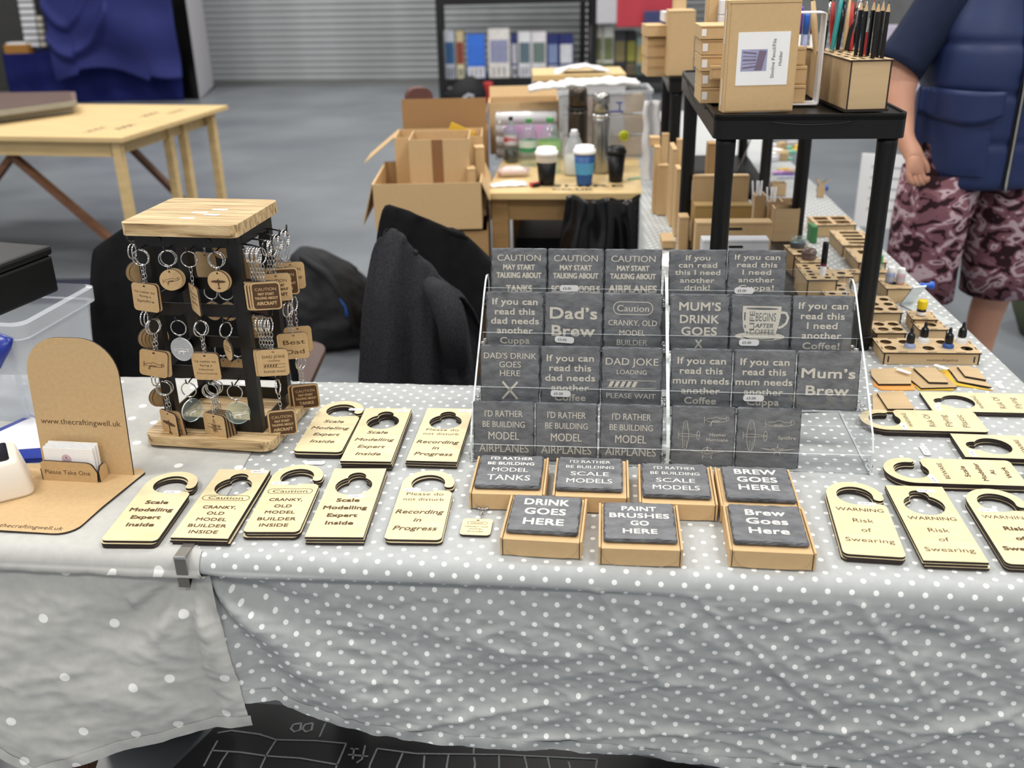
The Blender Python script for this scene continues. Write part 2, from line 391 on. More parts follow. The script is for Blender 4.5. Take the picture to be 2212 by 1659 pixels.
# ------------------------------------------------------------ lettering
def _glyphs(txt, off=0., space=1.):
    def mk():
        cu = bpy.data.curves.new('lettering', 'FONT'); cu.body = txt; cu.size = 1; cu.resolution_u = 3; cu.offset = off; cu.space_character = space
        cu.align_x = 'CENTER'; cu.fill_mode = 'FRONT'
        o = bpy.data.objects.new('lettering', cu)
        me = bpy.data.meshes.new_from_object(o)
        vs = [tuple(v.co) for v in me.vertices]; fs = [tuple(p.vertices) for p in me.polygons]
        bpy.data.objects.remove(o); bpy.data.meshes.remove(me); bpy.data.curves.remove(cu)
        return vs, fs
    return cached(('g', txt, off, space), mk)
STY = {'r': (.007, 0, 1.), 'l': (-.003, 0, 1.02), 'b': (.022, 0, 1.03), 'x': (.034, 0, 1.02), 'i': (.012, .24, 1.), 'bi': (.02, .24, 1.0)}
def text_into(mb, lines, mi=0, z=0.):
    """lines: (string, y centre of capitals, capital height, width or None, style[, x centre])"""
    for L in lines:
        txt, yc, h, wd, st = L[:5]; xc = L[5] if len(L) > 5 else 0
        off, sh, sp = STY[st]
        vs, fs = _glyphs(txt, 0, sp)
        if not vs: continue
        x0 = min(v[0] for v in vs); x1 = max(v[0] for v in vs)
        cap = .70; k = h / cap; kx = (wd / (x1 - x0)) if wd else k
        d = off * h / .7
        if off > 0: kx *= 1 - 2 * d / ((x1 - x0) * kx); k_ = k * (1 - 2 * d / h)
        else: k_ = k
        for q_, (ox, oy) in enumerate(((-d, -d), (d, -d), (d, d), (-d, d)) if off > .01 else ((-d, 0), (d, 0)) if off > 0 else ((0, 0),)):
            mb.add([((v[0] - (x0 + x1) / 2) * kx + sh * (v[1] * k - h / 2) + xc + ox, yc + (v[1] - .35) * k_ + oy, z + .00004 * q_) for v in vs], fs, mi)
def lettering(parent, lines, mat, M=None, name='lettering'):
    key = ('t', str(lines), mat.name)
    def mk():
        mb = MB(); text_into(mb, lines); return mb.mesh(name, [mat])
    return put(cached(key, mk), name, parent, M)
def rrect(w, h, r, cx=0, cy=0, n=5):
    out = []
    for (sx, sy, a) in ((1, -1, -pi / 2), (1, 1, 0), (-1, 1, pi / 2), (-1, -1, pi)):
        for k in range(n + 1):
            t = a + pi / 2 * k / n; out.append((cx + sx * (w / 2 - r) + r * cos(t), cy + sy * (h / 2 - r) + r * sin(t)))
    return out
def circ(r, cx=0, cy=0, n=20, a0=0, a1=2 * pi, end=False):
    m = n + 1 if end else n
    return [(cx + r * cos(a0 + (a1 - a0) * k / n), cy + r * sin(a0 + (a1 - a0) * k / n)) for k in range(m)]
# ============================================================ SETTING
def floor_mat():
    t = NT('sealed_concrete'); b = t.b
    tc = t.new('ShaderNodeTexCoord'); n1 = t.new('ShaderNodeTexNoise'); n1.inputs['Scale'].default_value = .8; n1.inputs['Detail'].default_value = 6
    t.link(tc.outputs['Object'], n1.inputs[0])
    cr = t.new('ShaderNodeValToRGB'); cr.color_ramp.elements[0].color = lin((101, 106, 113)); cr.color_ramp.elements[1].color = lin((124, 129, 134))
    cr.color_ramp.elements[0].position = .35; cr.color_ramp.elements[1].position = .65
    t.link(n1.outputs['Fac'], cr.inputs[0]); t.link(cr.outputs[0], b.inputs['Base Color'])
    n2 = t.new('ShaderNodeTexNoise'); n2.inputs['Scale'].default_value = 3; n2.inputs['Detail'].default_value = 5; t.link(tc.outputs['Object'], n2.inputs[0])
    mr = t.new('ShaderNodeMapRange'); mr.inputs['To Min'].default_value = .22; mr.inputs['To Max'].default_value = .45; t.link(n2.outputs['Fac'], mr.inputs[0]); t.link(mr.outputs[0], b.inputs['Roughness'])
    return t.mat
mb = MB(); mb.box(-16, -6, -.1, 16, 17.5, 0)
put((mb, [floor_mat()]), 'floor', kind='structure', label='smooth grey sealed concrete hall floor')
# a dark painted strip on the floor, left
g = MB(); g.box(-5.2, 4.55, 0, -1.35, 4.95, .003)
put((g, [pm('dark_floor_mat', (52, 54, 74), .6, var=.2)]), 'trim_1', kind='structure', label='dark blue strip on the floor beneath the trestle table')

SHUT = pm('galvanised_slat', (176, 179, 181), .42, .3, var=.28, vscale=(1.1, 2, .4), vdet=3)
pL, pR = at(470, 186, 0), at(940, 184, 0)
ang = atan2(pR.y - pL.y, pR.x - pL.x)
shut = bpy.data.objects.new('door_1', None); C.objects.link(shut); shut['kind'] = 'structure'; shut['label'] = 'wide galvanised roller shutter door'
shut.matrix_local = MT(pL.x, pL.y, 0, ang)
def slat():
    m = MB(); W0, W1 = -.3, 8.5; pr = [(0, 0), (-.008, .007), (-.012, .030), (-.012, .048), (-.008, .071), (0, .078)]
    vs = [(x, y, z) for x in (W0, W1) for y, z in pr]; k = len(pr)
    m.add(vs, [(i, i + k, i + k + 1, i + 1) for i in range(k - 1)]); return m.mesh('slat', [SHUT])
sm_ = slat()
for i in range(46): put(sm_, 'slat', shut, Matrix.Translation((0, 0, .06 + i * .078)))
m = MB(); m.box(-.3, -.04, 0, 8.5, .0, .06); put((m, [STEEL]), 'bottom_bar', shut)
m = MB(); m.box(-9, 0, 0, -.3, .3, 5); m.box(8.5, 0, 0, 16, .3, 5); m.box(-9, 0, 3.65, 16, .3, 7)
put((m, [pm('dark_hall_wall', (74, 76, 78), .8, var=.2, vscale=(1, 1, 1))]), 'wall_back', M=MT(pL.x, pL.y + .02, 0, ang), kind='structure', label='dark grey hall wall around the roller shutter')

# ============================================================ TABLES UNDER THE CLOTHS
def bar(mb, p, q, w, d, mi=0):
    p, q = Vector(p), Vector(q); z = (q - p).normalized(); x = z.orthogonal().normalized() if abs(z.z) < .999 else Vector((1, 0, 0))
    if abs(z.z) < .999:
        x = Vector((0, 0, 1)).cross(z).normalized()
    y = z.cross(x); vs = [tuple(b + x * sx * w / 2 + y * sy * d / 2) for b in (p, q) for sx, sy in ((-1, -1), (1, -1), (1, 1), (-1, 1))]
    mb.add(vs, [(0, 3, 2, 1), (4, 5, 6, 7), (0, 1, 5, 4), (1, 2, 6, 5), (2, 3, 7, 6), (3, 0, 4, 7)], mi)
def table(label, M, x0, x1, y0, y1, z, mat, legm, braces=(), planks=3, legs=None, apron=.09, group=None, lw=.05, inset=.08):
    t = thing('trestle_table', label, 'table', M, group)
    pw = (y1 - y0) / planks
    for k in range(planks):
        m = MB(); m.box(x0, y0 + k * pw + .0015, z - .024, x1, y0 + (k + 1) * pw - .0015, z); put((m, [mat]), 'plank', t, bevel=.002)
    m = MB()
    if apron:
        m.box(x0 + inset, y0 + .05, z - .024 - apron, x1 - inset, y0 + .075, z - .024); m.box(x0 + inset, y1 - .075, z - .024 - apron, x1 - inset, y1 - .05, z - .024)
        m.box(x1 - inset - .025, y0 + .076, z - .024 - apron, x1 - inset, y1 - .076, z - .024); m.box(x0 + inset, y0 + .076, z - .024 - apron, x0 + inset + .025, y1 - .076, z - .024)
        put((m, [legm]), 'apron', t)
    for (x, y) in (legs or ((x0 + .13, y0 + .1), (x1 - .13, y0 + .1), (x0 + .13, y1 - .1), (x1 - .13, y1 - .1))):
        m = MB(); m.cb(x, y, (z - .024) / 2, lw, lw, z - .024); put((m, [legm]), 'leg', t, bevel=.003)
    for p, q in braces:
        m = MB(); bar(m, p, q, .045, .03); put((m, [BROWNW]), 'brace', t)
    return t
tb_front = table('trestle table under the sparse-dot cloth at front left', MT(P0.x, P0.y, 0, A0), -1.42, -.47, .005, .60, T - .004, PINED, BROWNW, legs=((-.80, .07), (-1.3, .1), (-1.3, .5), (-.86, .5)),
                 braces=(((-.86, .12, .05), (-.62, .12, .6)),), apron=.07)
tb_right = table('long trestle table hidden under the small-dot cloth in front', MT(P0.x, P0.y, 0, A0), -.46, .91, .005, .60, T - .004, PINED, BROWNW, apron=.07, legs=((.5, .1), (.84, .1), (-.43, .56), (.84, .5)))

def pw_(x, pts):
    for (a, va), (b, vb) in zip(pts, pts[1:]):
        if x <= b: 
            t_ = max(0, min(1, (x - a) / (b - a))); return va + (vb - va) * t_
    return pts[-1][1]
HEMF = [(a_, b_ + .020) for a_, b_ in [(-.6, .475), (-.416, .471), (-.357, .471), (-.348, .458), (-.32, .445), (-.208, .419), (-.004, .402), (.183, .393), (.339, .379), (1, .35)]]
HEML = [(-1.45, .66), (-.84, .425), (-.748, .348), (-.609, .398), (-.398, .452)]
ROLL_Y, ROLL_Z = -.021, .715
def rg(x, y, z=0., oct_=3):
    a = 1; s = 0; f = 1
    for _ in range(oct_):
        s += a * (1 - abs(noise.noise(Vector((x * f, y * f, z + 7 * f)))) * 2.4); a *= .5; f *= 2.1
    return s
def sm01(x): x = max(0, min(1, x)); return x * x * (3 - 2 * x)
def drop_off(lx, z, left):
    """how far the hanging cloth stands off the table's front plane"""
    g_ = ROLL_Z - z
    if left:
        rec = -.024 * (1 - sm01(g_ / .16)) * sm01(g_ / .012)
        th = atan2(g_, -(lx + .45)); r_ = hypot(g_, lx + .45)
        f = .010 * sin(th * 7.) * sm01(r_ / .12) * math.exp(-r_ / .5) + .012 * sin(lx * 9 + 1.2) * sm01(g_ / .2)
        wr = .0040 * (rg(lx * 4.2 + z * 2.2, z * 8 - lx * 2.0, 1.3) - 1) * sm01(g_ / .06) + .0013 * rg(lx * 20 + z * 5, z * 26, 4)
        return .030 + rec + f + wr + .05 * sm01(g_ / .35) * sm01((-.55 - lx) / .4)
    rec = -.022 * (1 - sm01(g_ / .10)) * sm01(g_ / .010) * (1 - sm01((lx + .1) / .45))
    th = atan2(g_, lx + .47); r_ = hypot(g_, lx + .47)
    f = .015 * sin(th * 10 + .6) * sm01(r_ / .10) * math.exp(-r_ / .42)
    f += .006 * sin(lx * 6 + z * 5 + .5) * sm01(g_ / .2)
    k_ = sm01((lx + .45) / .6)
    wr = (.0036 + .0016 * k_) * (rg(lx * 5.2 - z * 4.5, z * 9 + lx * 2.6, .4) - 1.1) * sm01(g_ / .05)
    wr += (.0020 + .0014 * k_) * (rg(lx * 15 + z * 9, z * 26 - lx * 7, 3.1) - 1) * sm01(g_ / .03)
    crease = 0
    for (cx_, cz_, an_, ln_, am_) in ((.15, .66, 2.1, .16, .004), (.36, .60, 2.35, .2, .004), (.52, .64, 2.2, .15, .004), (.02, .50, .25, .25, .004), (.3, .47, .12, .3, .004), (.62, .5, .5, .2, .004), (.45, .42, -.2, .3, .004), (-.15, .6, .9, .2, .003)):
        dx, dz = lx - cx_, z - cz_; a_ = dx * cos(an_) + dz * sin(an_); b_ = -dx * sin(an_) + dz * cos(an_)
        crease += am_ * math.exp(-(b_ / .006) ** 2) * math.exp(-(a_ / ln_) ** 4)
    return .021 + rec + f + wr + crease
def doff(lx, z, left):
    o = drop_off(lx, z, left)
    if left and lx > -.56: o = max(o, drop_off(lx, z, False) + .0015)
    return o
def cloth(name, label, x0, x1, hem, mat, left, nx, dz):
    m = MB(); D = .605
    def edge(lx_frac, t):
        return None
    nt = 26; nr = 8; nd = 90
    def X(u, lyv, z):
        if left:
            r_ = (-.456 - .078 * lyv) if z > .735 else pw_(-z, [(-.74, -.452), (-.72, -.440), (-.45, -.400), (-.2, -.39)])
            return x0 + (r_ - x0) * u
        return x0 + (x1 - x0) * u
    rows = []
    def fn(u, v):
        j = round(v * (nb + nt + nr + nd))
        if j < nb:      # short drop behind the table
            k = j / nb; z = T - .16 * (1 - k); lx = X(u, D, .74); p = tl(lx, D + .012, z); tt = -.16 * (1 - k)
        elif j <= nb + nt:
            k = (j - nb) / nt; ly = D - (D - .002) * k; lx = X(u, ly, .74)
            z = T + .0008 * rg(lx * 7, ly * 9, 2.2) + .0006 * noise.noise(Vector((lx * 40, ly * 40, 0))) - .0012 + (.0018 if left else 0)
            p = tl(lx, ly, z); tt = D - ly
        elif j <= nb + nt + nr:
            k = (j - nb - nt) / nr; a_ = k * pi / 2; lx = X(u, 0, .73)
            e_ = .002 if left else 0
            p = tl(lx, .002 - (.023 + e_) * sin(a_), T - .0 + e_ - (.024 + e_) * (1 - cos(a_))); tt = D + .036 * k
        else:
            k = (j - nb - nt - nr) / nd; lx0 = X(u, 0, .71); zh = pw_(lx0, hem); z = ROLL_Z - (ROLL_Z - zh) * k; lx = X(u, 0, z); zh = pw_(lx, hem)
            z = ROLL_Z - (ROLL_Z - zh) * k
            p = tl(lx, -doff(lx, z, left) - (.003 if left else 0), z); tt = D + .036 + (ROLL_Z - z) * 1.02
        U.append((lx, tt)); return tuple(p)
    U = []; nb = 3; N = nb + nt + nr + nd
    vs = [fn(i / nx, j / N) for j in range(N + 1) for i in range(nx + 1)]
    m.add(vs, [(j * (nx + 1) + i, (j + 1) * (nx + 1) + i, (j + 1) * (nx + 1) + i + 1, j * (nx + 1) + i + 1) for j in range(N) for i in range(nx)], 0, True)
    m.uv = dict(enumerate(U))
    o = put((m, [mat]), name, label=label, cat='tablecloth')
    # sewn hem: a folded strip along the lower edge
    h = MB(); hu = {}; n = nx
    for i in range(n + 1):
        for k, dzz in enumerate((.020, .010, -.001)):
            lx = X(i / n, 0, .4); zh = pw_(lx, hem) + dzz; h.v.append(tuple(tl(lx, -doff(lx, zh, left) - (.003 if left else 0) - (.0012, .0022, .0012)[k], zh)))
            hu[len(h.v) - 1] = (lx, .641 + (ROLL_Z - zh) * 1.02)
    for i in range(n):
        for k in range(2): h.f.append([i * 3 + k, i * 3 + k + 1, i * 3 + k + 4, i * 3 + k + 3]); h.m.append(0); h.s.append(True)
    h.uv = hu
    put((h, [mat]), 'hem', o)
    return o
clothR = cloth('tablecloth', 'grey cloth with small close white dots over the front table', -.545, .945, HEMF, DOTF, False, 260, 0)
clothL = cloth('tablecloth', 'pale grey cloth with large sparse white dots at the left', -1.43, -.45, HEML, DOTL, True, 150, 0)

# table running away to the back right
def redge(y): return .985 + (y - 1.706) * .0683
A2 = atan2(.0683, 1)
def ledge(y): return .345 + .107 * (y - 2.2)
tb_back = thing('trestle_table', 'long covered table running away towards the back at right', 'table', MT(0, 0, 0))
m = MB(); ys = [1.72, 5.3]
m.add([((ledge(y) + .012 if k else redge(y) - .01), y, z) for z in (T - .03, T - .004) for y in ys for k in (1, 0)], [(0, 2, 3, 1), (4, 5, 7, 6), (0, 1, 5, 4), (2, 6, 7, 3), (0, 4, 6, 2), (1, 3, 7, 5)])
put((m, [PINED]), 'table_top', tb_back)
for y in (2.0, 3.6, 5.1):
    for xx in (ledge(y) + .07, redge(y) - .07):
        m = MB(); m.cb(xx, y, (T - .03) / 2, .05, .05, T - .03); put((m, [BROWNW]), 'leg', tb_back)
m = MB(); cu = {}; NX, NY = 40, 120
prof = [(-1.016, T - .50), (-1.020, T - .25), (-1.016, T - .012), (-1., T)] + [(-1. + k / 26, T) for k in range(1, 27)] + [(.006, T - .004), (.010, T - .014), (.012, T - .2), (.02, T - .45)]
arc = [0]
for a_, b_ in zip(prof, prof[1:]): arc.append(arc[-1] + hypot(a_[0] - b_[0], a_[1] - b_[1]))
for j in range(NY + 1):
    y = 1.60 + (5.36 - 1.60) * j / NY
    for i, (dx, z) in enumerate(prof):
        wv = .006 * sin(y * 23 + i) + .006 * noise.noise(Vector((y * 7, i * .4, 3))) if (i < 2 or i > len(prof) - 3) else 0
        dz_ = .0008 * rg(dx * 8, y * 8, 5.) if 3 < i < len(prof) - 4 else 0
        xx = redge(y) + (dx if dx > 0 else dx * (redge(y) - ledge(y)))
        m.v.append((xx + wv, y, z + .0005 + dz_)); cu[len(m.v) - 1] = (xx if 2 < i < len(prof) - 4 else (ledge(y) - .5 + arc[i] if i <= 2 else redge(y) + arc[i] - arc[-4]), y)
n_ = len(prof)
for j in range(NY):
    for i in range(n_ - 1): m.f.append([j * n_ + i, j * n_ + i + 1, (j + 1) * n_ + i + 1, (j + 1) * n_ + i]); m.m.append(0); m.s.append(True)
m.uv = cu
put((m, [DOTF]), 'tablecloth', label='small white dotted cloth on the table running to the back', cat='tablecloth')

# steel clamp holding the cloths together at the table edge
c = tl(-.470, -.0255); t = thing('tablecloth_clip', 'bent steel clip clamping both cloths to the front table edge', 'clip', MT(c.x, c.y, T, A0))
m = MB(); m.box(-.0085, -.0015, -.047, .0085, .0, .0045); put((m, [CLIPM]), 'front_plate', t, bevel=.0004)
m = MB(); m.box(-.0085, 0, .0032, .0085, .05, .0045); put((m, [CLIPM]), 'top_arm', t)
m = MB(); bar(m, (0, -.001, -.0465), (0, .045, -.012), .017, .0013); put((m, [DKSTEEL]), 'spring_arm', t)
m = MB(); m.box(-.0085, -.0022, .0012, .0085, .0005, .0048); put((m, [CHROME]), 'bright_edge', t)

# blackboard lying under the table
bb = thing('blackboard', 'black chalkboard with chalk-drawn table plan on the floor under the table', 'board', MT(0, 0, 0))
q = [at(385, 1665, .03), at(560, 1535, .03), at(1420, 1640, .03), at(1500, 1760, .03), at(400, 1760, .03)]
def onb(u, v): p = at(u, v, .031); return (p.x, p.y)
m = MB(); m.prism([onb(330, 1700), onb(520, 1515), onb(900, 1545), onb(1540, 1660), onb(1560, 1900), onb(330, 1900)], .012, .030, 0, 0)
put((m, [BOARD]), 'board_panel', bb)
m = MB()
def chalk(pts, w_=.0035): m.ribbon([onb(*p) for p in pts], w_, .0312)
for pts in ([(470, 1583), (500, 1578), (560, 1586), (597, 1598)], [(597, 1598), (680, 1600), (748, 1606)], [(748, 1606), (738, 1630), (725, 1660)], [(597, 1598), (575, 1632), (560, 1665)],
            [(470, 1600), (458, 1621), (440, 1655)], [(458, 1621), (520, 1625), (575, 1633)], [(575, 1633), (650, 1638), (730, 1652)], [(492, 1625), (480, 1642), (468, 1665)],
            [(815, 1617), (900, 1628), (1080, 1630), (1290, 1640)], [(815, 1617), (800, 1650), (790, 1690)], [(1290, 1640), (1286, 1665), (1280, 1700)],
            [(870, 1627), (858, 1655), (850, 1690)], [(917, 1632), (915, 1660), (905, 1690)], [(969, 1630), (965, 1655), (962, 1690)], [(1024, 1636), (1026, 1650), (1022, 1690)], [(1078, 1630), (1078, 1660), (1076, 1690)],
            [(1133, 1634), (1138, 1655), (1136, 1690)], [(1183, 1636), (1188, 1660), (1188, 1690)], [(1228, 1645), (1233, 1665), (1232, 1690)], [(1024, 1611), (1023, 1628)],
            [(704, 1560), (690, 1592)], [(704, 1562), (703, 1560)]): chalk(pts)
for cx_ in (640, 665): chalk([(cx_ + 11, 1562), (cx_ + 8, 1577), (cx_ - 4, 1581), (cx_ - 12, 1574), (cx_ - 6, 1565), (cx_ + 11, 1562)], .004)
chalk([(752, 1630), (795, 1634)]); chalk([(789, 1610), (782, 1640), (770, 1648)]); chalk([(765, 1616), (762, 1640)]); chalk([(757, 1617), (775, 1618)]); chalk([(945, 1597), (955, 1602), (968, 1600)])
put((m, [CHALK]), 'chalk_drawing', bb)
p = at(600, 1535, .0); m = MB(); m.box(-.25, 0, .0, .5, .1, .055); put((m, [pm('dark_plinth', (60, 60, 64), .5, var=.3)]), 'storage_case', M=MT(p.x, p.y + .10, 0, A0), label='flat dark case lying behind the chalkboard under the table', cat='case', bevel=.006)
p = at(300, 1650, .0); t = thing('rucksack', 'grey fabric bag on the floor under the left table', 'bag', MT(p.x, p.y + .12, 0, .1))
m = MB(); m.loft([(0, 0, .0, .10, .06), (0, 0, .03, .12, .075), (0, 0, .15, .115, .07, 0, .8), (0, 0, .22, .09, .05), (0, 0, .25, .03, .02)], 20); put((m, [pm('grey_felt', (96, 97, 100), .9, var=.3, vscale=(120, 120, 120))]), 'bag_body', t)
m = MB(); m.tube([(-.03, 0, .24), (-.025, 0, .28), (.025, 0, .28), (.03, 0, .24)], .006); put((m, [NYLON]), 'handle', t)
# ============================================================ DOOR HANGERS
HW, HL = .083, .205
def hook_outline():
    W_, L_ = HW, HL; cy = L_ / 2 - W_ / 2; Ro = W_ / 2; ri = .0268; s_ = .0222
    o = []
    for (cx_, cyy, a) in ((-W_ / 2 + .008, -L_ / 2 + .008, pi), (W_ / 2 - .008, -L_ / 2 + .008, -pi / 2)):
        o += [(cx_ + .008 * cos(a + k * pi / 8), cyy + .008 * sin(a + k * pi / 8)) for k in range(5)]
    r_ = .011
    o += [(W_ / 2 - r_ + r_ * cos(k * pi / 12), cy - s_ - r_ + r_ * sin(k * pi / 12)) for k in range(7)]
    a0 = atan2(-s_, sqrt(ri * ri - s_ * s_)); a1 = R(-9) - 2 * pi
    o += [(ri * cos(a0 + (a1 - a0) * k / 26), cy + ri * sin(a0 + (a1 - a0) * k / 26)) for k in range(27)]
    a = R(-9); rm = (ri + Ro) / 2; rc = (Ro - ri) / 2
    o += [(rm * cos(a) + rc * cos(a + pi + pi * k / 8), cy + rm * sin(a) + rc * sin(a + pi + pi * k / 8)) for k in range(1, 8)]
    o += [(Ro * cos(a + (pi - a) * k / 22), cy + Ro * sin(a + (pi - a) * k / 22)) for k in range(23)]
    return [o]
def rect_outline():
    o = [(-.0425, -HL / 2), (.0425, -HL / 2), (.0425, HL / 2), (-.0425, HL / 2)]
    c1, c2, r1, r2 = .046, .0745, .029, .0145; d = c2 - c1; yy = (d * d + r1 * r1 - r2 * r2) / (2 * d); xx = sqrt(r1 * r1 - yy * yy)
    a = atan2(yy, xx); b = atan2(yy - d, xx)
    h = circ(r1, 0, c1, 30, pi - a, 2 * pi + a, True) + circ(r2, 0, c2, 14, b, pi - b, True)[1:-1]
    return [o, h]
def hanger_mesh(k):
    def mk():
        m = MB(); m.prism(hook_outline() if k == 'hook' else rect_outline(), 0, .0038, 0, 1); return m.mesh('door_hanger', [BIRCH, BIRCHE])
    return cached('hang' + k, mk)
def sticker_mesh(w_=.027, h_=.0095):
    def mk():
        m = MB(); c_ = .0025
        m.prism([(-w_ / 2 + c_, -h_ / 2), (w_ / 2 - c_, -h_ / 2), (w_ / 2, -h_ / 4), (w_ / 2, h_ / 4), (w_ / 2 - c_, h_ / 2), (-w_ / 2 + c_, h_ / 2), (-w_ / 2, h_ / 4), (-w_ / 2, -h_ / 4)], 0, .0002, 0, 0)
        return m.mesh('price_sticker', [WHITE])
    return cached(('st', w_), mk)
def price(parent, x, y, z, rz=0, M=None, s=1.):
    o = put(sticker_mesh(), 'price_sticker', parent, (M or Matrix.Translation((x, y, z)) @ Matrix.Rotation(rz, 4, 'Z')) @ Matrix.Scale(s, 4))
    lettering(o, [('£5.00', 0, .0036, .012, 'r', -.003)], INK, Matrix.Translation((0, 0, .0003)))
    return o
PILL = 'pill'
def pill_into(m, yc, w_, h_, t_=.0011, mi=0, z=0, xc=0):
    r_ = h_ / 2; pts = circ(r_, xc + w_ / 2 - r_, yc, 10, -pi / 2, pi / 2, True) + circ(r_, xc - w_ / 2 + r_, yc, 10, pi / 2, 3 * pi / 2, True)
    m.ribbon(pts, t_, z, mi, True)
rnd = random.Random(4)
def hanger(kind, x, y, deg, n, lines, words, st=None, pill=None, mat=ENGR, where=''):
    shape = 'hook-topped' if kind == 'hook' else 'rectangular keyhole'
    M0 = MT(x, y, 0, R(deg)); grp = 'door hangers stacked ' + where
    for k in range(n):
        top = k == n - 1
        if top:
            lab = '%s hanger engraved %s' % ('hook' if kind == 'hook' else 'keyhole', words)
        else:
            lab = 'blank hanger, %s down under the %s hanger: %s' % ('second' if k == n - 2 else ('third' if k == n - 3 else 'fourth'), 'hook' if kind == 'hook' else 'keyhole', words)
        jx, jy, jr = (0, 0, 0) if top else (rnd.uniform(-.0013, .0018), rnd.uniform(-.0028, -.0003), rnd.uniform(-.008, .008))
        o = put(hanger_mesh(kind), 'door_hanger', None, M0 @ Matrix.Translation((jx, jy, T + .0012 + k * .00395)) @ Matrix.Rotation(jr, 4, 'Z'), lab, 'door hanger', grp)
        if top:
            key = ('hl', str(lines), str(pill))
            def mk():
                m = MB(); text_into(m, lines)
                if pill: pill_into(m, *pill)
                return m.mesh('lettering', [mat])
            put(cached(key, mk), 'lettering', o, Matrix.Translation((0, 0, .0040)))
            if st: price(o, st[0], st[1], .0041, st[2] if len(st) > 2 else 0)
def ctr(bl, deg, w_=HW):
    a = R(deg); return (bl[0] + w_ / 2 * cos(a) - HL / 2 * sin(a), bl[1] + w_ / 2 * sin(a) + HL / 2 * cos(a), deg)
SME = lambda ys, st, h=.0105: [('Scale', ys[0], h, .036, st), ('Modelling', ys[1], h, .067, st), ('Expert', ys[2], h, .046, st), ('Inside', ys[3], h, .042, st)]
COM = lambda ys: [('Caution', ys[0], .0085, .055, 'r'), ('CRANKY,', ys[1], .0088, .052, 'b'), ('OLD', ys[2], .0088, .027, 'b'), ('MODEL', ys[3], .0088, .046, 'b'), ('BUILDER', ys[4], .0088, .058, 'b'), ('INSIDE', ys[5], .0088, .043, 'b')]
hanger('hook', *ctr((-.598, 1.198), -3.4), 3, SME((.0055, -.0165, -.038, -.059), 'x'), 'Scale Modelling Expert Inside, front left', (.012, .036), where='front left')
hanger('rect', *ctr((-.498, 1.202), -4.5, .085), 3, COM((.0115, -.0165, -.034, -.0515, -.069, -.086)), 'Cranky Old Model Builder, by the clip', (.026, .0955), (.0115, .074, .0145), where='by the clip')
hanger('hook', *ctr((-.397, 1.213), -2.5), 3, COM((.0155, -.0105, -.0295, -.0475, -.0665, -.084)), 'Cranky Old Model Builder, third from left', (-.022, .0405), (.0155, .070, .0145), where='third along the front')
hanger('rect', *ctr((-.303, 1.196), -3, .085), 3, SME((.0015, -.0205, -.0425, -.064), 'x'), 'Scale Modelling Expert Inside, front row', (.010, .0125), where='fourth along the front')
PD = lambda a, b, c, d, e: [('Please do', a, .0085, .058, 'l'), ('not disturb', b, .0085, .062, 'l'), ('Recording', c, .0115, .072, 'i'), ('in', d, .0105, .011, 'i'), ('Progress', e, .0115, .064, 'i')]
hanger('hook', *ctr((-.189, 1.192), -4), 2, PD(.027, .011, -.026, -.049, -.072), 'Recording in Progress, front row', (-.022, .0385), where='fifth along the front')
hanger('hook', *ctr((-.373, 1.465), -5.5), 3, SME((.0145, -.012, -.037, -.064), 'i'), 'Scale Modelling Expert in slanted script', (.027, .066), where='back left')
hanger('rect', *ctr((-.286, 1.419), -4.5, .085), 4, SME((.004, -.024, -.050, -.076), 'i'), 'Scale Modelling Expert in slanted script', (.026, .092), where='back middle')
hanger('rect', *ctr((-.178, 1.423), -6, .085), 3, PD(.014, -.002, -.033, -.055, -.077), 'Recording in Progress, back row', (.029, .092), where='beside the coaster rack')
RS = lambda ys, st: [('WARNING', ys[0], .0092, .068, 'r' if st == 'l' else 'l'), ('Risk', ys[1], .0105, .029, st), ('of', ys[2], .0105, .014, st), ('Swearing', ys[3], .0105, .066, st)]
hanger('hook', *ctr((.450, 1.125), -9), 3, RS((.019, -.0115, -.037, -.064), 'l'), 'Warning Risk of Swearing, thin letters', (.014, .037), where='front right')
hanger('rect', *ctr((.552, 1.105), -6, .085), 3, RS((.008, -.024, -.048, -.074), 'l'), 'Warning Risk of Swearing', (.014, .088), where='front right corner')
hanger('hook', .7113, 1.190, -6.5, 3, RS((.019, -.0115, -.037, -.064), 'x'), 'bold Risk of Swearing, at photo edge', (-.02, .037), where='at the right edge')
BW = [('BEWARE', .0115, .0075, .052, 'r'), ('Scale', -.021, .0082, .035, 'b'), ('Modeller', -.0445, .0082, .058, 'b'), ('At', -.063, .0082, .015, 'b'), ('Work', -.084, .0082, .036, 'b')]
hanger('hook', .692, 1.349, 84, 3, BW, 'Beware Scale Modeller At Work', (-.028, .0355, pi / 2 - 1.5), where='sideways by the rack foot')
hanger('rect', .842, 1.4245, 83, 3, [('BEWARE', .002, .0075, .052, 'r')] + BW[1:], 'Beware, lying sideways', (-.028, .088), where='sideways second row')
WF = [('WARNING', .0225, .0075, .056, 'l'), ('Risk Of', -.0145, .0110, .05, 'l'), ('Flying', -.043, .0110, .046, 'l'), ('Plastic', -.071, .0110, .05, 'l')]
hanger('hook', .716, 1.533, 84, 3, WF, 'Flying Plastic, behind the clear rack', (-.028, .0355), where='sideways third row')
hanger('rect', .863, 1.609, 84, 2, [(a, b - .0115, c, d, e) for a, b, c, d, e in WF], 'Risk Of Flying, furthest back', (-.028, .090), where='sideways fourth row')
hanger('hook', .908, 1.325, 84, 3, BW, 'Beware, only its tip in view', None, where='sideways at the photo edge')
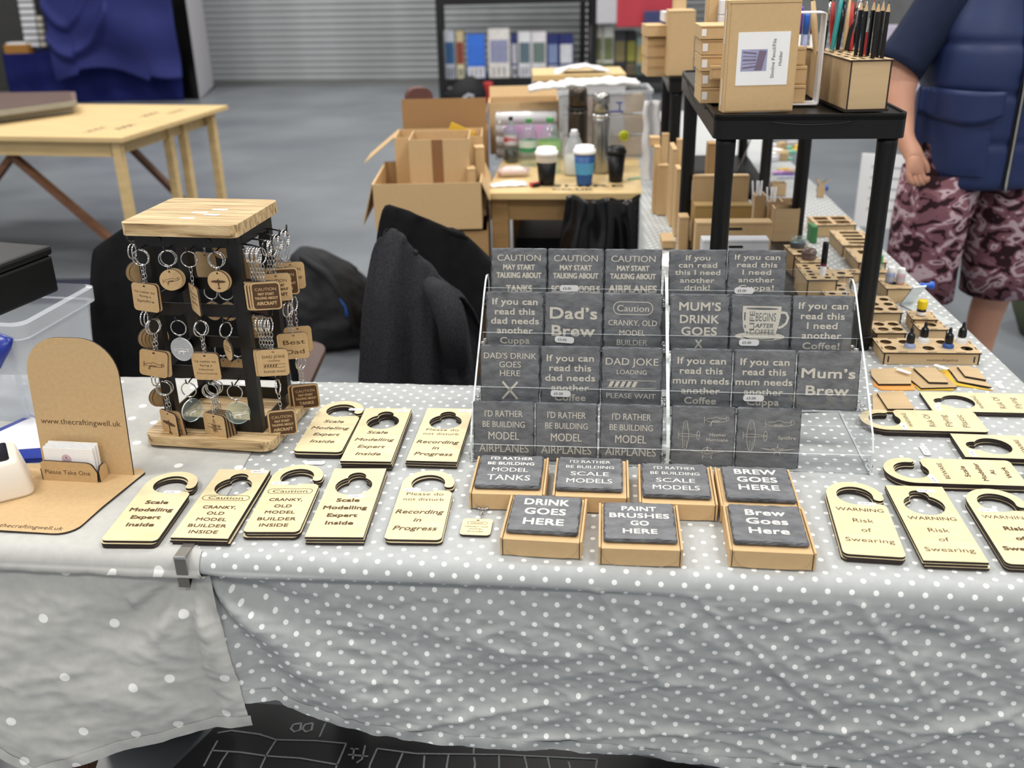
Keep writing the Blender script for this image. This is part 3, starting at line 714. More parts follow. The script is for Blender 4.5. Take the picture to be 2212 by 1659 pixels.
# loose price strips on the cloth
for u, v, a, lab in ((680, 1002, -3, 'loose white price strip on the cloth below the script hanger'), (1998, 975, 84, 'loose white price strip on the cloth above the Beware hanger'), (2158, 833, 84, 'loose white price strip by the yellow kit packets')):
    p = at(u, v); o = put(sticker_mesh(.03, .0098), 'price_label', None, MT(p.x, p.y, T + .0016, R(a)) @ Matrix.Scale(1.15, 4), lab, 'price label')
    lettering(o, [('SEE ALSO £5.00', .0012, .0016, .02, 'r'), ('£5.00', -.0022, .002, .008, 'r')], INK, Matrix.Translation((0, 0, .0003)))

# ============================================================ SLATE COASTERS
def slate_mesh(seed):
    def mk():
        rr = random.Random(seed); base = rrect(.1022, .1004, .004, n=3); pts = []
        for i in range(len(base)):
            a, b = base[i], base[(i + 1) % len(base)]; k = 1 if hypot(b[0] - a[0], b[1] - a[1]) < .01 else 13
            for j in range(k): pts.append((a[0] + (b[0] - a[0]) * j / k, a[1] + (b[1] - a[1]) * j / k))
        n = len(pts)
        def ringp(ins, jit, z, off):
            o = []
            for i, p in enumerate(pts):
                f = 1 - (ins + jit * (rr.random() ** 2)) / .05; o.append((p[0] * f, p[1] * f, z + rr.uniform(-off, off)))
            return o
        m = MB(); r0 = ringp(.0002, .0008, 0, 0); r1 = ringp(-.0002, .0007, .0022, .0005); r2 = ringp(.0002, .0016, .0040, .0006); r3 = ringp(.0012, .0030, .0058, .0001)
        b = 0; m.v = r0 + r1 + r2 + r3
        for k in range(3):
            for i in range(n):
                j = (i + 1) % n; m.f.append([k * n + i, k * n + j, (k + 1) * n + j, (k + 1) * n + i]); m.m.append(1); m.s.append(False)
        m.f.append([3 * n + i for i in range(n)]); m.m.append(0); m.s.append(False)
        m.f.append([n - 1 - i for i in range(n)]); m.m.append(0); m.s.append(False)
        return m.mesh('slate_coaster', [SLATE, SLATEE])
    return cached(('slate', seed), mk)
LT = Matrix.Translation((0, 0, .0061))
def coaster(M, lines, words, where, seed, mat=SENGR, extra=None, group=None):
    o = put(slate_mesh(seed % 6), 'slate_coaster', None, M, 'slate reading %s, %s' % (words, where), 'coaster', group)
    key = ('cl', words, mat.name)
    def mk():
        m = MB(); text_into(m, lines)
        if extra: extra(m)
        return m.mesh('lettering', [mat])
    put(cached(key, mk), 'lettering', o, LT)
    return o
mm = lambda *a: [(t_, .05 - y_ / 1000, h_ / 1000, w_ / 1000, s_) for t_, y_, h_, w_, s_ in a]
def IFY(l, st='b', y=(17, 34.5, 51, 68, 86), h=11.8): return mm(*[(t_, yy, h, w_, st) for (t_, w_), yy in zip(l, y)])
def x_extra(yc, s_):
    def f(m):
        for sg in (1, -1): m.ribbon([(-.013 * s_, yc + sg * .015 * s_), (.013 * s_, yc - sg * .015 * s_)], .0037)
    return f
def bar_extra(m):
    y = .05 - .063; m.ribbon([(-.041, y - .0065), (.041, y - .0065), (.041, y + .0065), (-.041, y + .0065)], .0009, 0, 0, True)
    for k in range(5):
        x = -.039 + k * .0098; m.add([(x, y - .005, 0), (x + .006, y - .005, 0), (x + .0105, y + .005, 0), (x + .0045, y + .005, 0)], [(0, 1, 2, 3)])
def cup_extra(m):
    lo = [(-.031, .031), (.034, .031), (.033, .012), (.030, -.004), (.026, -.018), (-.024, -.018), (-.029, -.006), (-.031, .012)]
    hole = [(-.026 + .055 * (.5 - .5 * cos(pi * k / 10)), .0265 + .002 * sin(pi * k / 10)) for k in range(11)] + [(.029 - .055 * (.5 - .5 * cos(pi * k / 10)), .0265 - .002 * sin(pi * k / 10)) for k in range(1, 10)]
    m.prism([lo, hole], -.0001, .0, 0, 0)
    m.ribbon([(.033, .021), (.042, .020), (.046, .012), (.043, .002), (.036, -.004), (.030, -.006)], .0042)
    m.prism([circ(1, 0, 0, 28)][0] and [(.042 * cos(t_) + 0, -.0215 + .0075 * sin(t_)) for t_ in [2 * pi * k / 28 for k in range(28)]], -.0001, 0, 0, 0)
def cup_dark(parent):
    m = MB()
    vs = MB(); text_into(vs, [('LIFE', 0, .0085, .033, 'r')]); Mr = Matrix.Translation((-.0145, .006, 0)) @ Matrix.Rotation(pi / 2, 4, 'Z'); m.M = Mr; m.add(vs.v, vs.f); m.M = Matrix.Identity(4)
    text_into(m, [('BEGINS', .0125, .0145, .034, 'l', .0085), ('AFTER', -.0025, .0075, .031, 'i', .007), ('COFFEE', -.0135, .009, .042, 'r', .0035)])
    m.ribbon([(-.027, .020), (-.027, .006)], .0024); m.ribbon([(-.026, -.002), (-.025, -.007)], .0024); m.ribbon([(-.023, -.013), (-.021, -.016)], .0024)
    m.ribbon([(-.030, -.0215), (-.018, -.0265), (.005, -.0275), (.024, -.025)], .0018)
    put((m, [SLATE]), 'dark_cut_out_words', parent, Matrix.Translation((0, 0, .0063)))
def plan_view(m, cx, cy, s_, rnd_wing):
    P = lambda L: [(cx + a * s_, cy + b * s_) for a, b in L]; w_ = .0006
    wing = [(-2.5 if not rnd_wing else -2, 12)] ; 
    if rnd_wing: wl = [(-.5 + 3.2 * cos(t_), 12.5 * sin(t_)) for t_ in [2 * pi * k / 28 for k in range(28)]]
    else: wl = [(-3, -3), (-2.2, -11.5), (-.8, -13), (.8, -12), (2.4, -3), (2.4, 3), (.8, 12), (-.8, 13), (-2.2, 11.5), (-3, 3)]
    m.ribbon(P(wl), w_, 0, 0, True)
    m.ribbon(P([(-6.5, 0), (-5, 1), (0, 1.3), (8, .6), (11.5, .3), (11.5, -.3), (8, -.6), (0, -1.3), (-5, -1)]), w_, 0, 0, True)
    m.ribbon(P([(10.6 + 1.3 * cos(t_), 4 * sin(t_)) for t_ in [2 * pi * k / 16 for k in range(16)]]), w_, 0, 0, True)
    m.ribbon(P([(-6.5, -3), (-6.5, 3)]), w_); m.ribbon(P([(-1, 4), (-1, 11)]), w_ * .7); m.ribbon(P([(-1, -4), (-1, -11)]), w_ * .7); m.ribbon(P([(1, 5), (.4, 11)]), w_ * .7); m.ribbon(P([(1, -5), (.4, -11)]), w_ * .7)
def side_view(m, cx, cy, s_, gear=True):
    P = lambda L: [(cx + a * s_, cy + b * s_) for a, b in L]; w_ = .0006
    m.ribbon(P([(-11, 0), (-8, 1.6), (-3, 2), (-1, 3.2), (2, 3), (4, 1.8), (9, 1.6), (10, 3.6), (12, 3.4), (12.4, .5), (9, -1), (0, -2.2), (-7, -1.6)]), w_, 0, 0, True)
    m.ribbon(P([(-11.4, 3.4), (-11.2, -3.4)]), w_); m.ribbon(P([(-4, -.6), (3, -.4), (3.5, -1.2), (-4, -1.4)]), w_, 0, 0, True); m.ribbon(P([(10, 3), (10, -.6)]), w_)
    if gear: m.ribbon(P([(-4, -2), (-5, -4.4)]), w_ * 2); m.ribbon(P([(-5 + 1.1 * cos(t_), -5 + 1.1 * sin(t_)) for t_ in [2 * pi * k / 10 for k in range(10)]]), w_, 0, 0, True)
def front_view(m, cx, cy, s_, star=False):
    P = lambda L: [(cx + a * s_, cy + b * s_) for a, b in L]; w_ = .0006
    m.ribbon(P([(-14, 1.2), (-3, -.6), (3, -.6), (14, 1.2)]), w_); m.ribbon(P([(-14, 1.2), (-3, .2)]), w_); m.ribbon(P([(14, 1.2), (3, .2)]), w_)
    for r_ in ((1.2, 2.4) if star else (1.2, 2.4, 4.2)): m.ribbon(P(circ(r_, 0, 0, 16)), w_, 0, 0, True)
    if star:
        for k in range(5): a = pi / 2 + k * 2 * pi / 5; m.ribbon(P([(2.2 * cos(a), 2.2 * sin(a)), (5 * cos(a), 5 * sin(a))]), w_ * 1.6)
    else: m.ribbon(P([(0, 1), (0, 5)]), w_ * 2); m.ribbon(P([(-3, -2.5), (-3.6, -5.5)]), w_ * 2); m.ribbon(P([(3, -2.5), (3.6, -5.5)]), w_ * 2)
def draw1(m): plan_view(m, -.027, .002, .00185, False); side_view(m, .020, .028, .00165); front_view(m, .008, -.026, .0020)
def draw2(m): plan_view(m, -.026, .004, .00205, True); side_view(m, .016, .024, .0019, False); front_view(m, .016, -.019, .0019, True)

DA = R(-6.2)
CT = lambda ls: mm(('CAUTION', 17, 11.5, 79, 'r'), ('MAY START', 34, 10, 58, 'x'), ('TALKING ABOUT', 48.5, 10.5, 82, 'x'), *ls)
AP = lambda st: mm(("I'D RATHER", 20, 11, 63, st), ('BE BUILDING', 38, 10.5, 70, st), ('MODEL', 57.5, 13.5, 51, st), ('AIRPLANES', 79, 13.5, 83, st))
RACKA = [  # bottom tier first
    [(AP('r'), "I'd Rather Be Building Model Airplanes", None)] * 3,
    [(mm(("DAD'S DRINK", 18, 10.5, 90, 'r'), ('GOES', 33, 10.5, 37, 'r'), ('HERE', 48, 10.5, 35, 'r')), "Dad's Drink Goes Here X", x_extra(-.028, 1)),
     (IFY((('If you can', 80), ('read this', 71), ('dad needs', 85), ('another', 64), ('Coffee', 53)), 'b', (20, 37, 54, 71, 88)), 'If you can read this dad needs another Coffee', None),
     (mm(('DAD JOKE', 24, 12.5, 88, 'r'), ('LOADING', 42, 8, 50, 'r'), ('PLEASE WAIT', 83, 9, 83, 'r')), 'Dad Joke Loading Please Wait', bar_extra)],
    [(IFY((('If you can', 80), ('read this', 71), ('dad needs', 85), ('another', 64), ('Cuppa', 53))), 'If you can read this dad needs another Cuppa', None),
     (mm(('Dad’s', 36, 21, 83, 'b'), ('Brew', 67, 20, 76, 'b')), "Dad's Brew", None),
     (mm(('Caution', 26, 11.5, 55, 'r'), ('CRANKY, OLD', 51.5, 10, 84, 'r'), ('MODEL', 69, 10, 45, 'r'), ('BUILDER', 86, 10, 53, 'r')), 'Caution Cranky Old Model Builder', lambda m: pill_into(m, .05 - .026, .068, .022, .0013))],
    [(CT([('TANKS', 73, 13.5, 48, 'x')]), 'Caution May Start Talking About Tanks', None), (CT([('SCALE MODELS', 73, 13.5, 88, 'x')]), 'Caution May Start Talking About Scale Models', None), (CT([('AIRPLANES', 71, 13.5, 87, 'x')]), 'Caution May Start Talking About Airplanes', None)]]
RACKB = [
    [([('Hawker', .004, .0052, .026, 'l', .024), ('Hurricane', -.0045, .0052, .034, 'l', .023)], 'a two-line name among aircraft drawings', draw1), ([('Spitfire', .002, .0052, .028, 'l', .030)], 'one word among round-winged aircraft drawings', draw2), None],
    [(IFY((('If you can', 80), ('read this', 71), ('mum needs', 93), ('another', 64), ('Coffee', 53)), 'b', (20, 37, 54, 71, 88)), 'If you can read this mum needs another Coffee', None),
     (IFY((('If you can', 80), ('read this', 71), ('mum needs', 93), ('another', 64), ('Cuppa', 53)), 'b', (20, 37, 54, 71, 88)), 'If you can read this mum needs another Cuppa', None),
     (mm(('Mum’s', 37, 17, 87, 'b'), ('Brew', 66, 17, 70, 'b')), "Mum's Brew", None)],
    [(mm(('MUM’S', 21, 15, 71, 'b'), ('DRINK', 43, 15, 67, 'b'), ('GOES', 64, 15, 61, 'b'), ('X', 86, 15, 13, 'b')), "Mum's Drink Goes X", None), ([], 'Life Begins After Coffee in a cup picture', cup_extra),
     (IFY((('If you can', 82), ('read this', 73), ('I need', 51), ('another', 66), ('Coffee!', 62))), 'If you can read this I need another Coffee', None)],
    [(mm(('If you', 14, 9.5, 43, 'b'), ('can read', 27, 9.5, 68, 'b'), ('this I need', 40, 9.5, 80, 'b'), ('another', 54, 9.5, 61, 'b'), ('drink!', 67, 9.5, 45, 'b')), 'If you can read this I need another drink', None),
     (mm(('If you can', 12, 9.5, 79, 'b'), ('read this', 25.5, 9.5, 70, 'b'), ('I need', 38.5, 9.5, 50, 'b'), ('another', 52, 9.5, 63, 'b'), ('Cuppa!', 66, 9.5, 62, 'b')), 'If you can read this I need another Cuppa', None), None]]
TAGS = {('A', 3): (.148, .034), ('A', 2): (.144, .022), ('A', 1): (.142, .024), ('B', 3): (.135, .034), ('B', 2): (.138, .023), ('B', 1): (.140, .024)}
TIN = ('bottom', 'second', 'third', 'top')
def rack(nm, ox, oy, cols, label):
    M = MT(ox, oy, T + .0015, DA); t = thing('acrylic_display_rack', label, 'display rack', M)
    Wd = .318; sidep = [(-.004, 0), (-.004, .038), (.010, .062), (.088, .126), (.172, .188), (.215, .222), (.240, .238), (.258, .243), (.274, .240), (.286, .222), (.292, 0)]
    YZ = Matrix(((0, 0, 1, 0), (1, 0, 0, 0), (0, 1, 0, 0), (0, 0, 0, 1)))
    for x in (-.003, Wd):
        m = MB(); m.M = YZ; m.prism(sidep, 0, .003, 0, 1); put((m, [CLEAR, CLEARE]), 'side_panel', t, Matrix.Translation((x, 0, 0)))
    for k in range(4):
        y0 = .087 * k - .003; z0 = (0, .0655, .132, .186)[k]
        m = MB(); m.box(.0002, y0, z0, Wd - .0002, y0 + .0018, z0 + .033); m.m[-6:] = [0, 1, 0, 0, 1, 1]
        put((m, [CLEAR, CLEARE]), 'lip', t)
        m = MB(); m.box(.0002, y0 + .002, z0 + .0002, Wd - .0002, y0 + .036, z0 + .0018); m.m[-6:] = [0, 0, 1, 1, 1, 1]
        put((m, [CLEAR, CLEARE]), 'shelf', t)
        m = MB(); m.M = Matrix.Translation((0, y0 + .038, z0)) @ Matrix.Rotation(R(-12), 4, 'X'); m.box(.0002, 0, 0, Wd - .0002, .0018, .060); m.m[-6:] = [0, 1, 0, 0, 1, 1]
        put((m, [CLEAR, CLEARE]), 'back_rest', t)
        for x in (-.001, Wd + .001):
            m = MB()
            for (yy, zz) in ((y0 + .004, z0 + .012), (y0 + .006, z0 + .003), (y0 + .034, z0 + .006)):
                m.M = Matrix.Translation((x, yy, zz)) @ Matrix.Rotation(pi / 2, 4, 'Y'); m.lathe([(.0008, -.004), (.0028, -.004), (.0028, .004), (.0008, .004)], 8)
            put((m, [CHROME]), 'rivet', t)
        if (nm, k) in TAGS:
            x, z = TAGS[(nm, k)]; price(t, 0, 0, 0, M=Matrix.Translation((x, y0 - .0005, z0 + z)) @ RX90 @ Matrix.Rotation(R(-4 if nm == 'A' and k == 2 else 0), 4, 'Z'), s=1.25)
    side = 'left rack' if nm == 'A' else 'right rack'
    for k, row in enumerate(cols):
        for c_, it in enumerate(row):
            if it is None: continue
            lines, words, ex = it
            jx = {('A', 0): (.0, .0, .002), ('A', 1): (.003, .002, .002)}.get((nm, k), (.004, .0035, .003))[c_]
            if nm == 'B' and k == 3: jx = (.0, .0, 0)[c_]
            x = .052 + .1035 * c_ + (jx if nm == 'A' else (.001 + (.0 if k < 3 else 0)))
            z0 = (0, .0655, .132, .186)[k]; y0 = .087 * k
            cm = M @ Matrix.Translation((x, y0 + .0045, z0 + .0022)) @ Matrix.Rotation(R(78), 4, 'X') @ Matrix.Translation((0, .05, 0)) @ Matrix.Rotation(rnd.uniform(-.006, .006), 4, 'Z')
            pos = ('left', 'middle', 'right')[c_]
            o = coaster(cm, lines, words, '%s tier %s, %s' % (TIN[k], pos, side), rnd.randint(0, 50), extra=ex, group='slate coasters in the clear racks')
            if ex is cup_extra: cup_dark(o)
rack('A', -.068, 1.438, RACKA, 'left clear acrylic four-tier rack full of slate coasters')
rack('B', .2536, 1.403, RACKB, 'right clear acrylic four-tier rack with two empty places')

# ============================================================ MAILER BOXES WITH SLATE ON TOP
def flat_mailer(M, label, group, w_=.115, d_=.118, h_=.027):
    t = thing('mailer_box', label, 'box', M, group)
    m = MB(); m.box(-w_ / 2 + .004, -d_ / 2, 0, w_ / 2 - .004, d_ / 2, h_ - .001); put((m, [CARD]), 'tray', t, bevel=.0008)
    for s_ in (-1, 1):
        m = MB(); m.box(min(s_ * w_ / 2, s_ * (w_ / 2 - .0032)), -d_ / 2 - .0005, 0, max(s_ * w_ / 2, s_ * (w_ / 2 - .0032)), d_ / 2, h_ + .0012); put((m, [CARD]), 'side_flap', t, bevel=.0007)
        m = MB(); x = s_ * (w_ / 2 - .0036); m.box(x - .0004, -d_ / 2 - .0003, .001, x + .0004, -d_ / 2 + .001, h_ - .002); put((m, [INKB]), 'flap_gap', t)
    m = MB(); r_ = .022; o = [(-w_ / 2 + .006, h_)] + [(-w_ / 2 + .006 + r_ - r_ * cos(a), .0005 + r_ - r_ * sin(a)) for a in [k * pi / 16 for k in range(9)]] + [(w_ / 2 - .006 - r_ + r_ * sin(a), .0005 + r_ - r_ * cos(a)) for a in [k * pi / 16 for k in range(9)]] + [(w_ / 2 - .006, h_)]
    m.M = RX90; m.prism(o, 0, .0012, 0, 0); put((m, [CARD]), 'tuck_flap', t, Matrix.Translation((0, -d_ / 2 - .0002, 0)))
    return t
BX = [(-.006, 1.342, -5.5, [("I'D RATHER", .038, .0095, .067, 'b'), ('BE BUILDING', .021, .0095, .074, 'b'), ('MODEL', .001, .013, .057, 'r'), ('TANKS', -.024, .017, .067, 'r')], "I'd Rather Be Building Model Tanks", 'leftmost kraft box', -.5, -3),
      (.118, 1.329, -6, [("I'D RATHER", .034, .009, .064, 'r'), ('BE BUILDING', .017, .009, .075, 'r'), ('SCALE', -.005, .0125, .059, 'r'), ('MODELS', -.027, .0135, .070, 'r')], "I'd Rather Be Building Scale Models", 'box right of the Tanks box', -3, 0),
      (.247, 1.303, -6.5, [("I'D RATHER", .034, .009, .064, 'b'), ('BE BUILDING', .017, .009, .075, 'b'), ('SCALE', -.005, .0125, .059, 'b'), ('MODELS', -.027, .0135, .070, 'b')], "I'd Rather Be Building Scale Models", 'box between the two racks', -2, 1),
      (.369, 1.287, -6.5, [('BREW', .032, .016, .064, 'b'), ('GOES', .008, .016, .060, 'b'), ('HERE', -.016, .016, .060, 'b')], 'BREW GOES HERE in capitals', 'box in front of the right rack', 2, 1),
      (.044, 1.212, -8, [('DRINK', .029, .0175, .066, 'b'), ('GOES', .003, .0175, .060, 'b'), ('HERE', -.025, .0175, .058, 'b')], 'Drink Goes Here', 'box nearest the lone keyring', 0, 1),
      (.177, 1.186, -5.5, [('PAINT', .031, .0125, .050, 'b'), ('BRUSHES', .012, .0125, .085, 'b'), ('GO', -.008, .0125, .026, 'b'), ('HERE', -.029, .0125, .048, 'b')], 'Paint Brushes Go Here', 'box in the front row middle', 0, 1),
      (.355, 1.172, -7, [('Brew', .027, .016, .056, 'b'), ('Goes', .004, .016, .058, 'b'), ('Here', -.021, .016, .055, 'b')], 'Brew Goes Here in small letters', 'box at the right front', -1, 1)]
for x, y, dg, lines, words, where, dx, dy in BX:
    M = MT(x, y, T + .0012, R(dg))
    flat_mailer(M @ Matrix.Translation((dx * -.001, -.0035, 0)), 'small kraft mailer, %s' % where, 'kraft boxes carrying slates')
    coaster(M @ Matrix.Translation((0, 0, .0282)), lines, words, 'on the ' + where, int(x * 900) + 7, SENGW, group='slates lying on kraft boxes')
# ============================================================ KEYRING STAND
KM = MT(-.520, 1.527, 0, R(-10))
ks = thing('keyring_stand', 'square tabletop spinner with wooden base and top on a black metal frame', 'display stand', KM)
def rslab(x0, x1, y0, y1, z0, z1, r, nm, M=None):
    m = MB(); m.prism(rrect(x1 - x0, y1 - y0, r, (x0 + x1) / 2, (y0 + y1) / 2, 6), z0, z1, 0, 0); return put((m, [ZEBRA]), nm, ks, bevel=.0012)
rslab(-.118, .118, -.036, .168, .7475, .7655, .022, 'base_board')
rslab(-.098, .098, -.021, .158, 1.116, 1.1365, .012, 'top_board')
m = MB(); m.lathe([(.075, .7418), (.078, .743), (.078, .7474)], 28, cx=0, cy=.066); put((m, [BLACKP]), 'turntable', ks)
FX, FY0, FY1 = .089, 0., .140
for x in (-FX, FX - .016):
    for y in (FY0, FY1 - .016):
        m = MB(); m.box(x if x < 0 else x - .005, y, .7656, x + (.021 if x < 0 else .016), y + .016, 1.1159); put((m, [BLACKM]), 'post', ks, bevel=.0006)
for z0, z1 in ((1.094, 1.1155), (.976, .998), (.864, .886), (.7657, .788)):
    for (x0, y0, x1, y1) in ((-FX + .016, -.0005, FX - .016, .0015), (-FX + .016, FY1 - .0015, FX - .016, FY1 + .0005), (-FX - .0005, FY0 + .016, -FX + .0015, FY1 - .016), (FX - .0015, FY0 + .016, FX + .0005, FY1 - .016)):
        m = MB(); m.box(x0, y0, z0, x1, y1, z1); put((m, [BLACKM]), 'cross_band', ks)
for x in (-.045, .040):
    for z in (1.106, .777):
        m = MB(); m.M = Matrix.Translation((x, -.0005, z)) @ RX90; m.lathe([(.0045, 0), (.0042, .0015), (.0025, .0022)], 12); put((m, [BLACKB]), 'screw', ks)
for u, v in ((404, 471), (432, 459), (458, 464), (475, 453)):
    p = KM.inverted() @ at(u, v, 1.1368)
    o = put(sticker_mesh(), 'price_label', None, KM @ Matrix.Translation(p), {404: 'white price strip nearest the front of the stand top', 432: 'white price strip at the middle left of the stand top', 458: 'white price strip at the middle right of the stand top', 475: 'white price strip furthest back on the stand top'}[u], 'price label')
def hook_mesh():
    def mk():
        m = MB(); m.tube([(0, 0, 0), (0, -.010, -.001), (0, -.020, -.0035), (0, -.0245, -.001), (0, -.0255, .006)], .0012, 6); return m.mesh('hook', [BLACKM])
    return cached('hook', mk)
def kc_meshes():
    def mk():
        a = MB(); a.M = RX90; a.ring(.0128, .0009, 22, 5, 0, 2, .002)
        b = MB()
        for k in range(4):
            b.M = Matrix.Translation((0, 0, -.0045 - .0072 * k)) @ Matrix.Rotation(pi / 2 * (k % 2), 4, 'Z') @ RX90
            b.tube([(.0026 * cos(t_), .0046 * sin(t_), 0) for t_ in [2 * pi * j / 10 for j in range(10)]], .0006, 4, True)
        c = MB(); c.M = Matrix.Translation((0, 0, -.003)) @ Matrix.Rotation(pi / 2, 4, 'Z') @ RX90; c.ring(.0032, .0006, 10, 4)
        return a.mesh('split_ring', [CHROME]), b.mesh('chain', [CHROME]), c.mesh('jump_ring', [CHROME])
    return cached('kc', mk)
def plate_mesh(kind):
    def mk():
        m = MB(); m.M = RX90
        if kind in ('sq', 'sqd', 'sqb'):
            m.prism([rrect(.048, .048, .0065, 0, -.024), rrect(.0045, .0026, .0012, 0, -.0045, 2)], -.0015, .0015, 0, 1)
            return m.mesh('tag', [MDF, BIRCHE])
        if kind == 'disc':
            m.prism([circ(.0178, 0, -.0178, 26), circ(.0016, 0, -.004, 8)], -.0015, .0015, 0, 1); return m.mesh('tag', [MDF, BIRCHE])
        m.prism([circ(.0205, 0, -.0205, 26), circ(.0016, 0, -.004, 8)], -.0015, .0015, 0, 1); return m.mesh('tag', [MILKY if kind == 'milk' else CLEARB, CLEARE])
    return cached('plate' + kind, mk)
FT = Matrix.Translation((0, -.0017, 0)) @ RX90
def plane_silh(m, cx, cy, s):
    P = lambda L: [(cx + a * s, cy + b * s) for a, b in L]
    m.prism(P([(11 * cos(t_), .8 + 2.0 * sin(t_)) for t_ in [2 * pi * k / 22 for k in range(22)]]), 0, .0001, 0, 0)
    m.prism(P([(-1.1, 3.5), (-1.3, 0), (-.5, -8), (-2.6, -9.4), (-2.4, -10.2), (2.4, -10.2), (2.6, -9.4), (.5, -8), (1.3, 0), (1.1, 3.5), (0, 5)]), .0001, .0002, 0, 0)
TAGT = {
 'spit': ([("I'd rather be", -.0145, .0034, .037, 'r'), ('flying a', -.0215, .0034, .022, 'r'), ('Spitfire', -.0300, .0042, .032, 'l')], None),
 'hurr': ([("I'd rather be", -.0145, .0034, .037, 'r'), ('flying a', -.0215, .0034, .022, 'r'), ('Hawker', -.0290, .0034, .026, 'l'), ('Hurricane', -.0360, .0034, .035, 'l')], None),
 'air': ([('CAUTION', -.0125, .0052, .034, 'r'), ('MAY START', -.0205, .0046, .026, 'x'), ('TALKING ABOUT', -.0275, .0046, .037, 'x'), ('AIRCRAFT', -.0365, .0062, .033, 'x')], None),
 'tank': ([('CAUTION', -.0125, .0052, .034, 'r'), ('MAY START', -.0205, .0046, .026, 'x'), ('TALKING ABOUT', -.0275, .0046, .037, 'x'), ('TANKS', -.0365, .0062, .026, 'x')], None),
 'joke': ([('DAD JOKE', -.0130, .0050, .037, 'r'), ('LOADING', -.0205, .0032, .020, 'r'), ('PLEASE WAIT', -.0400, .0036, .036, 'r')], 'bar'),
 'best': ([('Best', -.0165, .0085, .038, 'r'), ('Dad', -.0345, .0085, .032, 'r')], None),
 'crank': ([('Caution', -.0130, .0032, .019, 'r'), ('CRANKY, OLD', -.0235, .0026, .034, 'r'), ('MODEL', -.0300, .0026, .020, 'r'), ('BUILDER', -.0365, .0026, .023, 'r')], 'pill'),
 'model': ([("I'D RATHER", -.0120, .0036, .030, 'r'), ('BE BUILDING', -.0190, .0036, .034, 'r'), ('MODEL', -.0270, .0046, .024, 'r'), ('AIRPLANES', -.0360, .0046, .038, 'r')], None),
 'line': ([], 'line'), 'silh': ([], 'silh'), 'three': ([], 'three'), 'dline': ([], 'dline'), 'dsilh': ([], 'dsilh'), 'dtext': ([("I'd rather", -.0125, .0024, .020, 'r'), ('be flying a', -.0178, .0024, .023, 'r')], None), 'cl': ([], 'dline2'), None: ([], 'none')}
def tag_letter(parent, what, dark):
    if what is None: return
    lines, ex = TAGT[what]; mat = MDF if dark else (WHITE if what == 'cl' else ENGRD)
    def mk():
        m = MB(); text_into(m, lines)
        if ex == 'bar':
            m.ribbon([(-.018, -.0325), (.018, -.0325), (.018, -.0265), (-.018, -.0265)], .0006, 0, 0, True)
            for k in range(5): x = -.017 + k * .0045; m.add([(x, -.0315, 0), (x + .0025, -.0315, 0), (x + .0042, -.0275, 0), (x + .0017, -.0275, 0)], [(0, 1, 2, 3)])
        if ex == 'pill': pill_into(m, -.0130, .030, .0065, .0006)
        if ex == 'line': side_view(m, 0, -.027, .00145); side_view(m, 0, -.027, .0014)
        if ex == 'three': plan_view(m, 0, -.022, .0010, False); m.ribbon([(-.015, -.02), (.015, -.02)], .0006); front_view(m, 0, -.027, .0012); m.ribbon(circ(.008, 0, -.04, 14, pi, 2 * pi, True), .0006)
        if ex == 'silh': plane_silh(m, 0, -.024, .0017)
        if ex == 'dsilh': plane_silh(m, 0, -.0185, .00112)
        if ex == 'dline': side_view(m, 0, -.0185, .0011)
        if ex == 'dline2': side_view(m, 0, -.022, .00115); plane_silh(m, .003, -.024, .0005)
        return m.mesh('lettering', [mat])
    put(cached(('tl', what, dark), mk), 'lettering', parent, FT)
def dark_face(parent):
    def mk():
        m = MB(); m.prism(rrect(.0425, .0425, .0045, 0, -.0245), 0, .0001, 0, 0); return m.mesh('burnt_panel', [ENGRD])
    return put(cached('dkf', mk), 'burnt_panel', parent, Matrix.Translation((0, -.00152, 0)) @ RX90)
KCN = {'sq': 'square wooden', 'sqd': 'dark square wooden', 'disc': 'round wooden', 'clear': 'clear plastic', 'milk': 'frosted plastic'}
KW = {'spit': 'in three engraved lines', 'hurr': 'in four engraved lines', 'air': 'reading Talking About Aircraft', 'tank': 'reading Talking About Tanks', 'joke': 'reading Dad Joke Loading', 'best': 'reading Best Dad',
      'crank': 'reading Cranky Old Model', 'model': 'about building model airplanes', 'line': 'with an aircraft side drawing', 'silh': 'with an aircraft silhouette', 'three': 'with a front-on aircraft drawing', 'dline': 'with a small aircraft drawing', 'dsilh': 'with an aircraft silhouette', 'dtext': 'with small lettering', 'cl': 'with an engraved aircraft', None: 'with blank face'}
def keychain(M, kind, what, where, chain=True, ringyaw=0., tagyaw=0., tilt=0., group='keyrings on the spinner'):
    rg_, ch_, jr_ = kc_meshes()
    t = thing('keyring', '%s keyring %s, %s' % (KCN[kind], KW[what], where), 'keyring', M, group)
    put(rg_, 'split_ring', t, Matrix.Translation((0, 0, -.0125)) @ Matrix.Rotation(ringyaw, 4, 'Z'))
    B = Matrix.Translation((0, 0, -.0255)) @ Matrix.Rotation(tilt, 4, 'Y')
    if chain: put(ch_, 'chain', t, B); z = -.030
    else: put(jr_, 'jump_ring', t, B); z = -.0045
    g = put(plate_mesh('sq' if kind == 'sqd' else kind), 'tag', t, B @ Matrix.Translation((0, 0, z)) @ Matrix.Rotation(tagyaw, 4, 'Z'))
    if kind == 'sqd': dark_face(g)
    tag_letter(g, what, kind == 'sqd')
    return t
HXF = (-.071, -.025, .013, .058); HZ = (1.092, .974, .862); RN = ('top', 'middle', 'bottom'); HN = ('leftmost', 'second', 'third', 'rightmost')
sx_ = {0: 0.0, 1: 0.0, 2: 0.0}
